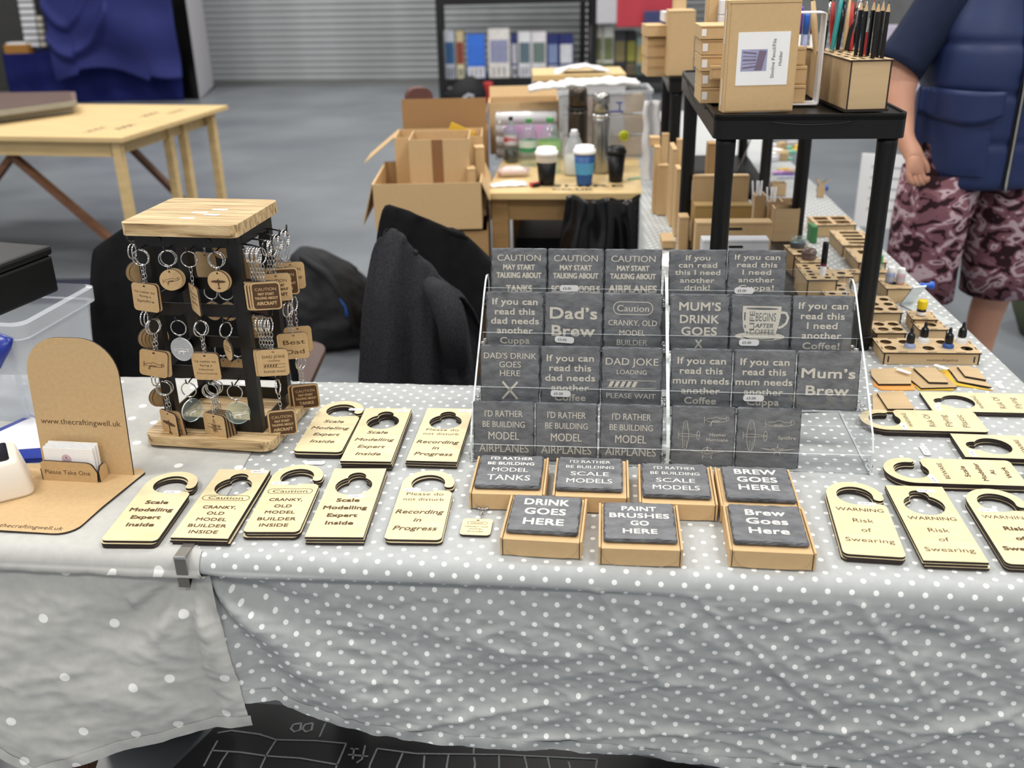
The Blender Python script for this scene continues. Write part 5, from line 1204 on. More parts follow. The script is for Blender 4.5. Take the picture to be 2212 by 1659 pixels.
t = bottle(ME @ Matrix.Translation((.45 * wE, .5 * dE, .012)), [(.0095, 0), (.0098, .002), (.0098, .030), (.0088, .033)], BLACKB, [(.0103, .0335), (.0106, .036), (.0106, .050), (.0100, .0525)], YELLOW, 'glue bottle with a bright yellow cap', lab=[(.0101, .020), (.0101, .0275)])
for dx, dy, mt_, lab in ((.0, .006, PALEB, 'white-capped bottle with a blue tint, left of the pair'), (.021, -.004, pm('pink_tint_liquid', (196, 164, 172), .3, var=.1), 'white-capped bottle with a pink tint, right of the pair')):
    bottle(MF @ Matrix.Translation((.33 * wF + dx, .5 * dF + dy, .0365)), [(.0100, 0), (.0108, .002), (.0108, .021), (.0085, .025)], mt_, [(.0085, .0252), (.0088, .027), (.0086, .037), (.0078, .0385)], WHITE, lab, lab=[(.0110, .005), (.0110, .017)], labmat=MILKY)
bottle(MG @ Matrix.Translation((.55 * wG + .003, .5 * dG, .0305)), [(.0105, 0), (.0110, .002), (.0110, .010), (.0075, .013)], CLEARB, [(.0080, .0132), (.0082, .015), (.0080, .032), (.0070, .034)], GREEN, 'small clear bottle with a bright green cap beside the black leg')
t = bottle(M3 @ Matrix.Translation((.62 * w3, .30 * d3, .004)), [(.0066, 0), (.0068, .002), (.0068, .078), (.0060, .080)], WHITEC, [(.0066, .0840), (.0070, .086), (.0066, .130), (.0058, .132)], BLACKB, 'slim tube with a tall glossy black cap in the nine-hole stand', lab=[(.0070, .0775), (.0070, .0838)], labmat=pm('plum_band', (110, 40, 70), .4))
def jar(M, mat, r_, label):
    t = thing('small_jar', label, 'jar', M)
    m = MB(); m.lathe([(r_ * .92, 0), (r_, .002), (r_, r_ * .7), (r_ * .96, r_ * .75)], 24); put((m, [mat]), 'jar_body', t)
    m = MB(); m.lathe([(r_ * 1.06, r_ * .76), (r_ * 1.08, r_ * .85), (r_ * 1.02, r_ * 1.15), (r_ * .8, r_ * 1.42), (r_ * .3, r_ * 1.55), (.001, r_ * 1.57)], 24); put((m, [CLEARB if mat is not BRJ else BRJ]), 'lid', t)
BRJ = pm('brown_translucent', (118, 98, 92), .25, var=.3, vscale=(60, 60, 60)); GYJ = pm('dark_grey_jar', (78, 82, 92), .25, var=.3)
jar(M1 @ Matrix.Translation((.52 * w1, .74 * d1, .0555)), GYJ, .0185, 'round dark grey jar with a clear lid')
jar(M2 @ Matrix.Translation((.5 * w2, .5 * d2, .0505)), BRJ, .0175, 'round brown translucent jar')

# ------------------------------------------------------------ pencil and brush holders on top of the unit
a, b, c = at(1826, 243, ZT), at(1914, 241, ZT), at(1777, 214, ZT)
rzp = atan2(b.y - a.y, b.x - a.x); wP = (b - a).length; dP = max(.06, (c - a).dot(Vector((-sin(rzp), cos(rzp), 0))))
hP = aty(1828, 131, a.y).z - ZT
MP = MT(a.x, a.y, ZT + .0008, rzp)
SL = [(x, y, .10, .14) for y in (.14, .36, .58, .80) for x in (.17, .39, .61, .83)]
ph1 = holder(MP, wP, dP, hP, 'square plywood pencil holder with black pencils on top of the shelf unit', rects=SL, name='pencil_holder')
m = MB(); m.box(-.003, -.003, 0, wP + .003, dP + .003, .005); put((m, [BIRCHE]), 'dark_base', ph1)
PN = Matrix.Translation
def pencil(M, L_, r_, mat, tipmat, label, tip=.018, group='pencils in the front plywood holder', name='pencil', lead=INKB):
    t = thing(name, label, name, M, group)
    m = MB(); m.lathe([(r_, 0), (r_, L_ - tip)], 6, sm=False); put((m, [mat]), 'barrel', t)
    m = MB(); m.lathe([(r_, L_ - tip), (r_ * .30, L_ - .004)], 8, sm=False, cap=False); put((m, [tipmat]), 'sharpened_wood', t)
    m = MB(); m.lathe([(r_ * .30, L_ - .004), (.0002, L_)], 6, sm=False); put((m, [lead]), 'lead', t)
k_ = 0
zt_ = ZT + hP
for (u, v, vt, lab, ld) in ((1848, 121, 0, 'black pencil furthest left in the front holder', INKB), (1858, 124, 2, 'black pencil second from the left in the front holder', WHITE), (1872, 122, 0, 'black pencil with a red point in the front holder', REDP), (1884, 127, 3, 'black pencil fourth from the left in the front holder', INKB), (1893, 125, 1, 'black pencil with a silver stripe in the front holder', TAN), (1903, 127, 3, 'black pencil furthest right in the front holder', INKB)):
    p = at(u, v, zt_); L_ = aty(u + 6, vt, p.y).z - (ZT + .008)
    pencil(MT(p.x, p.y, ZT + .008, 0, R(-1.5 + k_ % 3), R(.5)), L_, .0042, BLACKB, TAN, lab, lead=ld); k_ += 1
p = at(1864, 121, zt_); pencil(MT(p.x, p.y + .01, ZT + .008, 0, 0, R(3)), .16, .0032, REDP, CHROME, 'thin red brush standing among the black pencils', .03, name='brush', group='pencils in the front plywood holder')
a2, b2 = at(1771.5, 113, ZT + hP), at(1846, 112, ZT + hP); rz2 = atan2(b2.y - a2.y, b2.x - a2.x)
MP2 = MT(a2.x, a2.y, ZT + .0008, rz2); w2_ = .088
ph2 = holder(MP2, w2_, .080, hP, 'plywood brush holder behind the pencil holder', rects=SL, name='brush_holder')
def brush(M, L_, hm, fm, bm, label, r_=.0034, fl=.030, bl=.018):
    t = thing('paint_brush', label, 'brush', M, 'brushes and tools in the rear plywood holder')
    m = MB(); m.lathe([(r_ * .5, 0), (r_ * .8, L_ * .2), (r_ * 1.25, L_ * .62), (r_ * .8, L_ - fl - bl)], 8); put((m, [hm]), 'handle', t)
    m = MB(); m.lathe([(r_ * .82, L_ - fl - bl), (r_ * .7, L_ - bl)], 8); put((m, [fm]), 'ferrule', t)
    m = MB(); m.lathe([(r_ * .7, L_ - bl), (r_ * .8, L_ - bl * .6), (.0003, L_)], 8); put((m, [bm]), 'bristles', t)
BR = pm('dark_bristle', (70, 50, 36), .8, var=.3)
BL_ = [(.10, .2, 5, -8, .235, TAN, 'tan-handled brush leaning at the left of the brush holder', .0055), (.14, .6, -3, 2, .20, BLACKB, 'black brush at the back left of the brush holder', .0036), (.27, .5, 2, 6, .24, TEAL, 'teal-handled tool in the brush holder', .0048), (.30, .8, 0, 8, .20, MINT, 'mint green tool in the brush holder', .0040),
       (.42, .4, 4, 4, .23, BLACKB, 'long black brush in the centre of the brush holder', .0042), (.48, .15, 5, 9, .22, BLACKB, 'black brush leaning forward in the brush holder', .0040), (.60, .35, 0, 1, .235, TAN, 'natural wood brush right of centre in the brush holder', .0042), (.70, .7, 6, 11, .24, BLACKB, 'slim black brush leaning right in the brush holder', .0030),
       (.82, .3, 1, -4, .23, REDP, 'red-handled brush at the right of the brush holder', .0050), (.9, .7, 0, 4, .22, BLACKB, 'black brush at the far right of the brush holder', .0036), (.5, .85, -4, -5, .23, REDP, 'dark red pen at the back of the brush holder', .0040), (.75, .9, 0, 7, .24, CHROME, 'steel scriber at the back of the brush holder', .0028)]
for fx, fy, rx_, ry_, L_, hm, lab, r_ in BL_:
    brush(MP2 @ Matrix.Translation((fx * w2_, fy * .080, .006)) @ Matrix.Rotation(R(ry_), 4, 'Y') @ Matrix.Rotation(R(-rx_), 4, 'X'), L_, hm, CHROME, BR, lab, r_)
MP3 = MT(a2.x - .055, a2.y + .095, ZT + .0008, rz2)
holder(MP3, .088, .07, hP, 'rear-most plywood pen holder seen through the white frame', rects=SL, name='pen_holder')
for fx, L_, cm, bm_, lab in ((.12, .17, YELLOW, WHITE, 'marker with yellow cap at the left of the pen holder'), (.30, .165, YELLOW, YELLOW, 'thin all-yellow pen in the pen holder'), (.46, .17, PURP, WHITE, 'marker with purple cap in the pen holder'), (.62, .155, BLUEM, PALEB, 'pale blue marker in the pen holder'), (.80, .15, REDP, WHITE, 'marker with red cap in the pen holder')):
    t = thing('marker_pen', lab, 'pen', MP3 @ Matrix.Translation((fx * .088, .03, .006)), 'marker pens in the rear holder')
    m = MB(); m.lathe([(.0055, 0), (.0055, .115)], 12); put((m, [bm_]), 'barrel', t)
    m = MB(); m.lathe([(.0062, .1152), (.0062, L_ - .004), (.005, L_)], 12); put((m, [cm]), 'cap', t)

# ------------------------------------------------------------ kraft boxes on the lower shelf and table
def lowbox(uL, uR, vt, vb, d_, label, z=T + .035, mat=CARD, slot=False, strip=False, rz=R(-4), grp='kraft boxes standing under the shelf units'):
    """box whose visible front spans uL..uR, top at vt; its base row vb on plane z gives the distance"""
    a = at(uL, vb, z); b = at(uR, vb, z); h_ = aty(uL, vt, a.y).z - z
    return mailer(MT(a.x, a.y, z + .0006, rz), (b - a).length, d_, h_, label, grp, mat, slot, strip=strip)
lowbox(1513, 1655, 520, 606, .045, 'white card box with a dark finger slot, foremost under the shelf unit', mat=WHITEC, slot=True)
lowbox(1499, 1661, 482, 575, .045, 'kraft box with a finger slot directly behind the white box', slot=True)
lowbox(1496, 1617, 445, 545, .05, 'darker kraft box third from the front under the shelf unit', slot=True, mat=pm('kraft_board_olive', (178, 146, 88), .75, var=.06))
lowbox(1490, 1609, 381, 522, .03, 'tall kraft box fourth from the front with a finger slot', slot=True, strip=True)
lowbox(1521, 1575, 311, 470, .05, 'kraft box behind the left leg pair of the near unit', z=T + .035, mat=CARDD)
lowbox(1463, 1484, 470, 572, .05, 'narrow kraft box with a green label at the left under the unit', z=T + .002, strip=True)
lowbox(1466, 1483, 371, 515, .06, 'narrow upright white box left of the tall kraft box', z=T + .002, mat=WHITEC)
lowbox(1456, 1466, 366, 512, .07, 'very narrow kraft box left of the narrow white box', z=T + .002)
lowbox(1446, 1456, 323, 490, .12, 'long kraft box seen edge-on in the left row', z=T + .002)
lowbox(1456, 1476, 302, 455, .03, 'tall kraft box behind the narrow ones in the left row', z=T + .002, strip=True)
lowbox(1418, 1440, 358, 466, .04, 'leftmost kraft box of the left row on the table', z=T + .002)
lowbox(1425, 1446, 290, 430, .03, 'tallest kraft box in the left row', z=T + .002)
lowbox(1404, 1426, 298, 318, .05, 'small kraft box perched at the far left of the row', z=aty(1404, 318, 3.15).z)
lowbox(1409, 1422, 318, 462, .05, 'narrow kraft box holding up the small perched one', z=T + .002)
lowbox(1430, 1458, 521, 538, .09, 'small flat kraft box lying alone near the white sheet', z=T + .004)
# cartons on the far unit
lowbox(1440, 1497, 24, 165, .12, 'kraft carton with a white rounded label on the far unit', z=ZT2 + .0008, grp='cartons on the far shelf unit', strip=False)
p = at(1440, 165, ZT2); m = MB(); q1, q2 = aty(1471, 84, p.y - .004), aty(1496, 121, p.y - .004); m.box(q1.x, p.y - .0065, q2.z, q2.x, p.y - .0058, q1.z); put((m, [WHITE]), 'paper_label', None, None, 'white rounded label on the far carton', 'label')
side_stack(1397, 1441, (166, 146, 124, 100, 82), 3.42, .14, 'cartons piled on the far unit', ['bottom carton of the left pile on the far unit', 'second carton of the left pile on the far unit', 'third carton of the left pile on the far unit', 'top main carton of the left pile on the far unit'], stick=False)
side_stack(1397, 1441, (80, 55), 3.40, .14, 'cartons piled on the far unit', ['topmost kraft carton overhanging the left pile on the far unit'], stick=False)
side_stack(1435, 1500, (48, 26), 3.44, .10, 'cartons piled on the far unit', ['long white box lying on top of the far unit cartons'], stick=False, mat=WHITEC)
side_stack(1458, 1482, (24, -30), 3.50, .06, 'cartons piled on the far unit', ['kraft box rising above the far unit'], stick=False)

# open wooden organisers with white sticks
def organiser(uL, uR, vt, vb, d_, label, cells=2, sticks=0, z=T + .035):
    a = at(uL, vb, z); b = at(uR, vb, z); w_ = (b - a).length; h_ = aty(uL, vt, a.y).z - z
    M = MT(a.x, a.y, z + .0006, R(-4)); t = thing('wooden_organiser', label, 'wooden holder', M, 'open-topped wooden organisers')
    for y in (0, d_ - .003): m = MB(); m.M = Matrix.Translation((0, y + .003, 0)) @ RX90; m.prism([(0, 0), (w_, 0), (w_, h_), (0, h_)], 0, .003, 0, 1); put((m, [ALDER2, BIRCHE]), 'front_panel' if y == 0 else 'back_panel', t)
    for k in range(cells + 1): x = (w_ - .003) * k / cells; m = MB(); m.box(x, .0032, 0, x + .003, d_ - .0032, h_); put((m, [ALDER2]), 'divider' if 0 < k < cells else 'side_panel', t)
    for k in range(sticks):
        s = MB(); s.lathe([(.0022, 0), (.0022, h_ + .035)], 8); put((s, [WHITEC]), 'white_stick', None, M @ Matrix.Translation((.008 + .006 * k, d_ * .5, .002)) @ Matrix.Rotation(R(-6 + 3 * (k % 3)), 4, 'Y'), 'thin white stick, %s from the left, in the %s' % (('first', 'second', 'third', 'fourth')[k], ' '.join(label.split()[:2])), 'stick', 'white sticks in the wooden organisers')
organiser(1668, 1722, 452, 522, .05, 'tall organiser with a recessed front by the black leg', 1)
organiser(1656, 1714, 437, 505, .05, 'two-cell organiser with white sticks behind the tall one', 2, 4)
organiser(1626, 1650, 424, 500, .06, 'narrow organiser with white sticks at its left', 1, 4)
organiser(1666, 1697, 397, 424, .04, 'plain wooden box further back behind the black leg', 1, z=T + .002)
m = MB(); p = at(1752, 527, T); m.box(p.x, p.y, T + .002, p.x + .016, p.y + .05, T + .05); put((m, [GREENF]), 'green_box', None, None, 'green packet standing left of the furthest wooden tray', 'packet', bevel=.002)

# flat kits in bags
def kit(polys, label, z0=T + .0015):
    t = thing('kit_packet', label, 'kit', MT(0, 0, 0), 'flat wooden kits in clear bags'); z = z0
    for pts, th, mats, nm in polys:
        m = MB(); m.prism([(q.x, q.y) for q in [at(u, v, z + th) for u, v in pts]], z, z + th, 0, 1); put((m, mats), nm, t); z += th + .0003
    return t
OR2, YE2, W2 = [ORANGE, ORANGE], [YELC, YELC], [ALDER, BIRCHE]
kit([([(1884, 812), (1975, 812), (1976, 842), (1905, 842), (1888, 832)], .002, OR2, 'orange_card'), ([(1880, 797), (1970, 793), (1968, 829), (1898, 829), (1883, 812)], .004, W2, 'wooden_part')], 'flat wooden kit on an orange card, left of the three')
kit([([(1940, 795), (1962, 803), (2062, 838), (2060, 842), (1985, 842)], .002, YE2, 'yellow_card'), ([(1938, 796), (2022, 792), (2068, 836), (1990, 838)], .003, [pm('ply_kit_face_b', (196, 168, 124), .6, var=.1), BIRCHE], 'wooden_part'), ([(1974, 795), (2022, 794), (2048, 826), (2007, 825)], .004, W2, 'wooden_part')], 'flat wooden kit with a yellow edge, middle of the three')
kit([([(2028, 800), (2046, 796), (2065, 826), (2146, 843), (2060, 831)], .002, YE2, 'yellow_card'), ([(2044, 792), (2095, 790), (2142, 836), (2070, 823), (2056, 804)], .003, W2, 'wooden_part'), ([(2068, 791), (2112, 795), (2130, 820), (2085, 812)], .004, W2, 'wooden_part')], 'flat wooden kit with a yellow edge, right of the three')
for u, v, lab in ((1952, 803, 'white tag on the middle yellow kit'), (2033, 794, 'white tag on the right yellow kit')):
    p = at(u, v, T + .012); put(sticker_mesh(), 'paper_tag', None, MT(p.x, p.y, T + .0135, R(-55)) @ Matrix.Scale(1.1, 4), lab, 'tag')
kit([([(1884, 850), (1950, 843), (1980, 890), (1886, 890)], .003, W2, 'wooden_part'), ([(1895, 848), (1951, 846), (1974, 883), (1918, 883)], .004, W2, 'wooden_part')], 'plain flat wooden kit half behind the right clear rack')
# acrylic wedge and blue clips along the right edge
p = at(1992, 690, T); t = thing('clear_sign_holder', 'clear acrylic wedge sign holder at the outer edge of the back table', 'sign holder', MT(p.x + .01, p.y, T + .002, R(-75)))
CLEARS = glassy('clear_sign_sheet', (.94, .95, .95, 1), .1, .45)
m = MB(); m.M = RX90; m.prism([(-.10, 0), (.05, 0), (.05, .002), (-.097, .002), (-.06, .055), (-.062, .056), (-.10, .002)], -.035, 0, 0, 1); put((m, [CLEARS, CLEARE]), 'bent_sheet', t)
for u, v, lab in ((1998, 608, 'blue plastic table clip at the outer edge, nearer one'), (1792, 400, 'blue plastic table clip at the outer edge, further one')):
    p = at(u, v, T); yy = p.y; t = thing('table_clip', lab, 'clip', MT(redge(yy) + .012, yy, T - .010, R(-4)), 'blue clips on the outer table edge')
    m = MB(); m.M = Matrix.Rotation(pi / 2, 4, 'Y'); m.lathe([(.008, 0), (.006, .004), (.0055, .022), (.010, .026), (.0105, .032), (.006, .034)], 16); put((m, [BLUEM]), 'knob', t)
# clutter on the far part of the back table
rc = random.Random(11)
for i, (u, v, w_, d_, mt_, lab) in enumerate(((1700, 378, .10, .012, PURP, 'long purple plastic strip'), (1705, 384, .09, .010, LILAC, 'long pale lilac plastic strip'), (1690, 372, .08, .02, PINK, 'flat pink plastic piece'), (1712, 368, .07, .03, TAN, 'flat tan wooden sheet'), (1690, 366, .05, .02, YELC, 'small yellow card piece'))):
    p = at(u, v, T + .002 + .003 * i); m = MB(); m.M = MT(p.x, p.y, T + .002 + .0032 * i, R(-10 + 9 * i)); m.prism(rrect(w_, d_, min(d_, w_) * .3), 0, .003, 0, 0); put((m, [mt_]), 'plastic_strip', None, None, lab + ' on the far clutter of the back table', 'strip')
for i in range(16):
    u, v = 1668 + (i % 6) * 11 + rc.uniform(-3, 3), 322 + (i // 6) * 13 + rc.uniform(-3, 3)
    p = at(u, v, T); m = MB(); m.M = MT(p.x, p.y, T + .003, rc.uniform(0, 3))
    m.prism(rrect(rc.uniform(.03, .06), rc.uniform(.02, .04), .004), 0, rc.uniform(.008, .03), 0, 0)
    put((m, [(WHITEC, WHITE, TAN, MINT, GREYPL, YELC)[i % 6]]), 'craft_packet', None, None, 'small %s packet at the far table end, %s row' % (('white card', 'white paper', 'tan wooden', 'mint green', 'grey', 'yellow')[i % 6], ('furthest', 'middle', 'nearest')[i // 6]), 'packet', 'small craft packets at the far end of the table', bevel=.001)
p = at(1772, 428, T); t = thing('wooden_ornament', 'small antlered wooden ornament near the outer table edge', 'ornament', MT(p.x, p.y, T + .002, .2))
m = MB(); m.M = RX90; m.prism([(-.012, 0), (.012, 0), (.016, .03), (.010, .045), (.024, .060), (.018, .062), (.004, .050), (-.004, .050), (-.018, .066), (-.024, .062), (-.010, .045), (-.016, .03)], -.004, 0, 0, 1); put((m, [ALDER, BIRCHE]), 'figure', t)
p = at(1622, 440, T); t = thing('wire_easel', 'dark wire easel behind the kraft boxes', 'easel', MT(p.x, p.y + .25, T + .002, 0))
m = MB(); m.tube([(-.05, 0, .15), (-.02, 0, .03), (.0, 0, .03), (.06, .02, .2)], .003, 6); m.tube([(-.02, 0, .03), (-.03, .06, .0)], .003, 6); m.tube([(.0, 0, .03), (.03, .06, .0)], .003, 6); put((m, [DKSTEEL]), 'wire_frame', t)
m = MB(); p = at(1400, 575, T + .001); m.M = MT(p.x + .015, p.y, T + .0022, R(-12)); m.prism([(0, 0), (.11, -.02), (.12, .14), (.05, .17), (.01, .10)], 0, .0006, 0, 0); put((m, [WHITE]), 'paper_sheet', None, None, 'loose white paper sheet on the table behind the gap between racks', 'paper')
# ============================================================ MIDDLE GROUND
MTB = MT(-.080, 3.470, 0, R(-5.5))
table('short wooden table carrying cups and bottles in the middle', MTB, 0, .565, 0, .98, .74, PINE, PINED, planks=4, apron=.085, legs=((.045, .07), (.52, .07), (.045, .9), (.52, .9)), lw=.062, inset=.01)
mt_top = MTB @ Matrix.Translation((.36, .0, .7404))
tl_ = thing('stencil_sign', 'black stencilled words on the front of the bottle table top', 'sign', mt_top)
lettering(tl_, [('SHIRE', .120, .036, .27, 'b'), ('CO.UK', .060, .032, .15, 'b', -.05)], INKB)
m = MB(); m.box(.08, .28, .0, .52, .58, .5); put((m, [BLACKP]), 'black_crate', None, MTB, 'dark crate in the shadow under the bottle table', 'crate')
def up(u, v, dy=0, z=.742): p = at(u, v, z); return MT(p.x, p.y + dy, z)
def px2m(p, n): # pixel length -> metres at point
    d = (Vector((p[0], p[1], p[2])) - Vector((0, 0, HC))).dot(FW); return n * d / FPX
def cup(u, v, vt, wpx, bodym, lidm, bandm, label, band=(.35, .75), topm=None):
    M = up(u, v); o = M.translation; r_ = px2m(o, wpx / 2); h_ = aty(u, vt, o.y).z - .742
    t = thing('takeaway_cup', label, 'cup', M)
    m = MB(); m.lathe([(r_ * .66, 0), (r_ * .68, .003), (r_ * .90, h_ * .80)], 24); put((m, [bodym]), 'cup_body', t)
    if bandm: m = MB(); m.lathe([(r_ * (.68 + .22 * band[0] / .8) + .0015, h_ * band[0]), (r_ * (.68 + .22 * band[1] / .8) + .0015, h_ * band[1])], 24, cap=False); put((m, [bandm]), 'band', t)
    m = MB(); m.lathe([(r_ * .98, h_ * .80), (r_ * 1.0, h_ * .83), (r_ * .98, h_ * .90), (r_ * .86, h_ * .91), (r_ * .82, h_ * .99), (r_ * .7, h_), (r_ * .68, h_ * .97)], 24); put((m, [lidm]), 'lid', t)
cup(1181, 398, 318, 50, BLACKP, WHITE, pm('cream_foam', (214, 206, 190), .4), 'black coffee cup with a white lid, left of the three cups', (.62, .79))
cup(1262, 398, 314, 49, pm('mid_blue_cup', (34, 84, 146), .45), WHITE, pm('light_blue_band', (84, 164, 212), .5), 'two-tone blue reusable cup with a white lid', (.28, .58))
cup(1330, 391, 316, 44, BLACKP, BLACKP, None, 'all-black takeaway cup, right of the three cups')
def bt(u, v, vt, wpx, mat, capm, label, prof, lab=None, labm=WHITE, caph=.03, dy=0):
    M = up(u, v, dy); o = M.translation; r_ = px2m(o, wpx / 2); h_ = aty(u, vt, o.y).z - .742
    return bottle(M, [(a * r_, b * h_) for a, b in prof], mat, [(r_ * .30, h_ * .925), (r_ * .32, h_ * .93), (r_ * .32, h_ - .002), (r_ * .28, h_)], capm, label, lab=[(r_ * 1.015, lab[0] * h_), (r_ * 1.015, lab[1] * h_)] if lab else None, labmat=labm)
PB = [(.92, 0), (1, .02), (1, .55), (.97, .62), (.80, .74), (.45, .86), (.28, .90), (.27, .925)]
COLA = pm('red_blue_white_wrap', (206, 200, 208), .4, col2=(190, 40, 44), vscale=(9, 9, 30), stops=(.48, .52))
t = bt(1105, 350, 252, 30, CLEARB, BLACKP, 'part-drunk cola bottle with a black cap', PB, (.40, .62), COLA)
m = MB(); M_ = up(1105, 350); r_ = px2m(M_.translation, 14); m.lathe([(r_ * .9, .002), (r_, .01), (r_, .055)], 20); put((m, [BLACKB]), 'dark_drink', t)
bt(1143, 356, 256, 42, CLEARB, GREEN, 'water bottle with a green cap and pale label, left of the pair', PB, (.30, .55), pm('pale_green_label', (196, 214, 204), .5, col2=(60, 140, 96), vscale=(6, 6, 22), stops=(.40, .44)))
bt(1188, 372, 254, 48, CLEARB, GREEN, 'larger water bottle with a green cap, right of the pair', PB, (.40, .60), pm('lime_label', (176, 210, 160), .5, col2=(120, 180, 60), vscale=(6, 6, 22)))
t = bt(1240, 376, 280, 46, MILKY, WHITE, 'milk bottle with translucent walls behind the blue cup', [(.95, 0), (1, .03), (1, .45), (.9, .6), (.55, .80), (.45, .86), (.45, .925)])
M_ = up(1240, 376); r_ = px2m(M_.translation, 22); m = MB(); m.lathe([(r_ * .88, .003), (r_ * .92, .01), (r_ * .92, .075)], 20); put((m, [pm('milk', (240, 240, 226), .4, var=.02)]), 'milk', t)
def flask(u, v, vt, wpx, mats, label, dy=0):
    M = up(u, v, dy); o = M.translation; r_ = px2m(o, wpx / 2); h_ = aty(u, vt, o.y).z - .742
    t = thing('vacuum_flask', label, 'flask', M)
    m = MB(); m.lathe([(r_ * .97, 0), (r_, .004), (r_, h_ * .66), (r_ * .98, h_ * .70)], 28); put((m, [mats[0]]), 'flask_body', t)
    m = MB(); m.lathe([(r_ * 1.02, h_ * .701), (r_ * 1.02, h_ * .74)], 28); put((m, [mats[1]]), 'collar', t)
    m = MB(); m.lathe([(r_ * .97, h_ * .741), (r_ * .95, h_ * .93), (r_ * .86, h_ * .985), (r_ * .6, h_)], 28); put((m, [mats[2]]), 'cup_lid', t)
flask(1247, 352, 188, 42, (FLASKD, BLACKP, FLASKD), 'dark grey vacuum flask behind the milk bottle', -.01)
flask(1296, 372, 200, 38, (STEEL, CHROME, STEEL), 'tall stainless steel vacuum flask')
# food tray, napkins, red clip, cable
p = at(1108, 385, .742); t = thing('food_tray', 'clear plastic snack tray with pink and white packets', 'tray', MT(p.x, p.y + .05, .742, .05))
m = MB(); m.loft([(0, 0, 0, .062, .035, 0, .4), (0, 0, .028, .074, .044, 0, .4), (0, 0, .030, .078, .048, 0, .4)], 24, cap=False); put((m, [WRAP]), 'tray', t)
m = MB(); m.loft([(0, 0, .004, .055, .03, 0, .5, lambda a: .1 * sin(5 * a)), (.004, 0, .022, .060, .034, 0, .5, lambda a: .12 * sin(6 * a)), (0, .0, .034, .03, .015, 0, .6)], 24); put((m, [pm('snack_wrapper', (226, 206, 204), .4, col2=(190, 90, 90), vscale=(25, 25, 25), stops=(.3, .42))]), 'snack_packet', t)
p = at(1098, 398, .742); t = MB(); t.grid(lambda a, b: (-.07 + .14 * a, -.035 + .07 * b, .003 + .012 * sin(pi * a) * sin(pi * b) + .006 * noise.noise(Vector((a * 4, b * 4, 1)))), 18, 12); o = put((t, [BAGW]), 'paper_napkin', None, MT(p.x, p.y - .01, .742, .1), 'crumpled white napkin at the front left corner of the bottle table', 'napkin'); sd = o.modifiers.new('solid', 'SOLIDIFY'); sd.thickness = .0012
p = at(1156, 402, .742); t = thing('hand_clamp', 'small red and black clamp in front of the coffee cup', 'clamp', MT(p.x, p.y, .742, .5)); m = MB(); m.prism([(-.02, -.012), (.018, -.006), (.02, .008), (.0, .004), (-.018, .014)], 0, .014, 0, 0); put((m, [REDP]), 'jaw', t, bevel=.002); m = MB(); m.prism([(-.018, -.02), (.012, -.016), (.014, -.009), (-.018, -.013)], .001, .012, 0, 0); put((m, [BLACKP]), 'grip', t)
p = at(1390, 376, .76); m = MB(); m.tube([(p.x - .06, p.y - .01, .744), (p.x - .02, p.y, .746), (p.x + .03, p.y, .750), (p.x + .09, p.y - .01, .756)], .0035); put((m, [MINT]), 'cable', None, None, 'mint green cable crossing from the bottle table', 'cable')
# bin bag hung at the front of that table
bp = MTB @ Vector((.36, -.012, 0))
t = thing('bin_bag', 'black plastic bin liner hanging from the front of the bottle table', 'bag', MT(bp.x, bp.y, 0, R(-5.5)))
def fbag(a, b):
    z = .735 - .36 * b; x = -.070 + .26 * a + (a - .5) * .10 * b; wv = .02 * sin(a * 19 + b * 2) * (.3 + b) + .012 * noise.noise(Vector((a * 9, b * 3, 2)))
    return (x, -.05 * sin(pi * a) - .015 + wv, z + .008 * sin(a * 14) * (1 - b))
m = MB(); m.grid(fbag, 40, 18); o = put((m, [BAGK]), 'liner', t); s = o.modifiers.new('solid', 'SOLIDIFY'); s.thickness = .001

# ---- open cartons on the left
def open_box(M, w_, d_, h_, label, flaps=(), tape=False, mat=CARD, th=.004, fill=None):
    t = thing('cardboard_carton', label, 'box', M, None)
    for nm, b in (('front_wall', (0, 0, 0, w_, th, h_)), ('back_wall', (0, d_ - th, 0, w_, d_, h_)), ('left_wall', (0, th, 0, th, d_ - th, h_)), ('right_wall', (w_ - th, th, 0, w_, d_ - th, h_)), ('bottom', (th, th, 0, w_ - th, d_ - th, th))):
        m = MB(); m.box(*b); put((m, [mat]), nm, t)
    for (s_, an, ln) in flaps:
        m = MB()
        if s_ == 'l': m.box(-ln, 0, 0, 0, d_, th * .7); Mf = Matrix.Translation((0, 0, h_)) @ Matrix.Rotation(R(-an), 4, 'Y')
        if s_ == 'r': m.box(0, 0, 0, ln, d_, th * .7); Mf = Matrix.Translation((w_, 0, h_)) @ Matrix.Rotation(R(an), 4, 'Y')
        if s_ == 'b': m.box(0, 0, 0, w_, ln, th * .7); Mf = Matrix.Translation((0, d_, h_)) @ Matrix.Rotation(R(-an), 4, 'X')
        if s_ == 'f': m.box(0, -ln, 0, w_, 0, th * .7); Mf = Matrix.Translation((0, 0, h_)) @ Matrix.Rotation(R(an), 4, 'X')
        put((m, [mat]), 'flap', t, Mf)
    if tape: m = MB(); m.box(w_ * .38, -.0012, 0, w_ * .56, -.0002, h_); put((m, [CARDTAPE]), 'parcel_tape', t)
    return t
a, b = aty(812, 500, 3.38), aty(1042, 497, 3.38); W_ = b.x - a.x
zb = aty(900, 497, 3.38).z
open_box(MT(a.x + .01, 3.39, .001), W_ + .01, .40, zb - .012, 'lower kraft carton standing on the floor under the open one', (), mat=CARDD)
m = MB(); q = aty(1020, 570, 3.384); m.box(q.x - .03, 3.3835, q.z - .035, q.x + .03, 3.3885, q.z + .02); o = put((m, [WHITE]), 'shipping_label', None, None, 'white shipping label with a red mark on the lower carton', 'label')
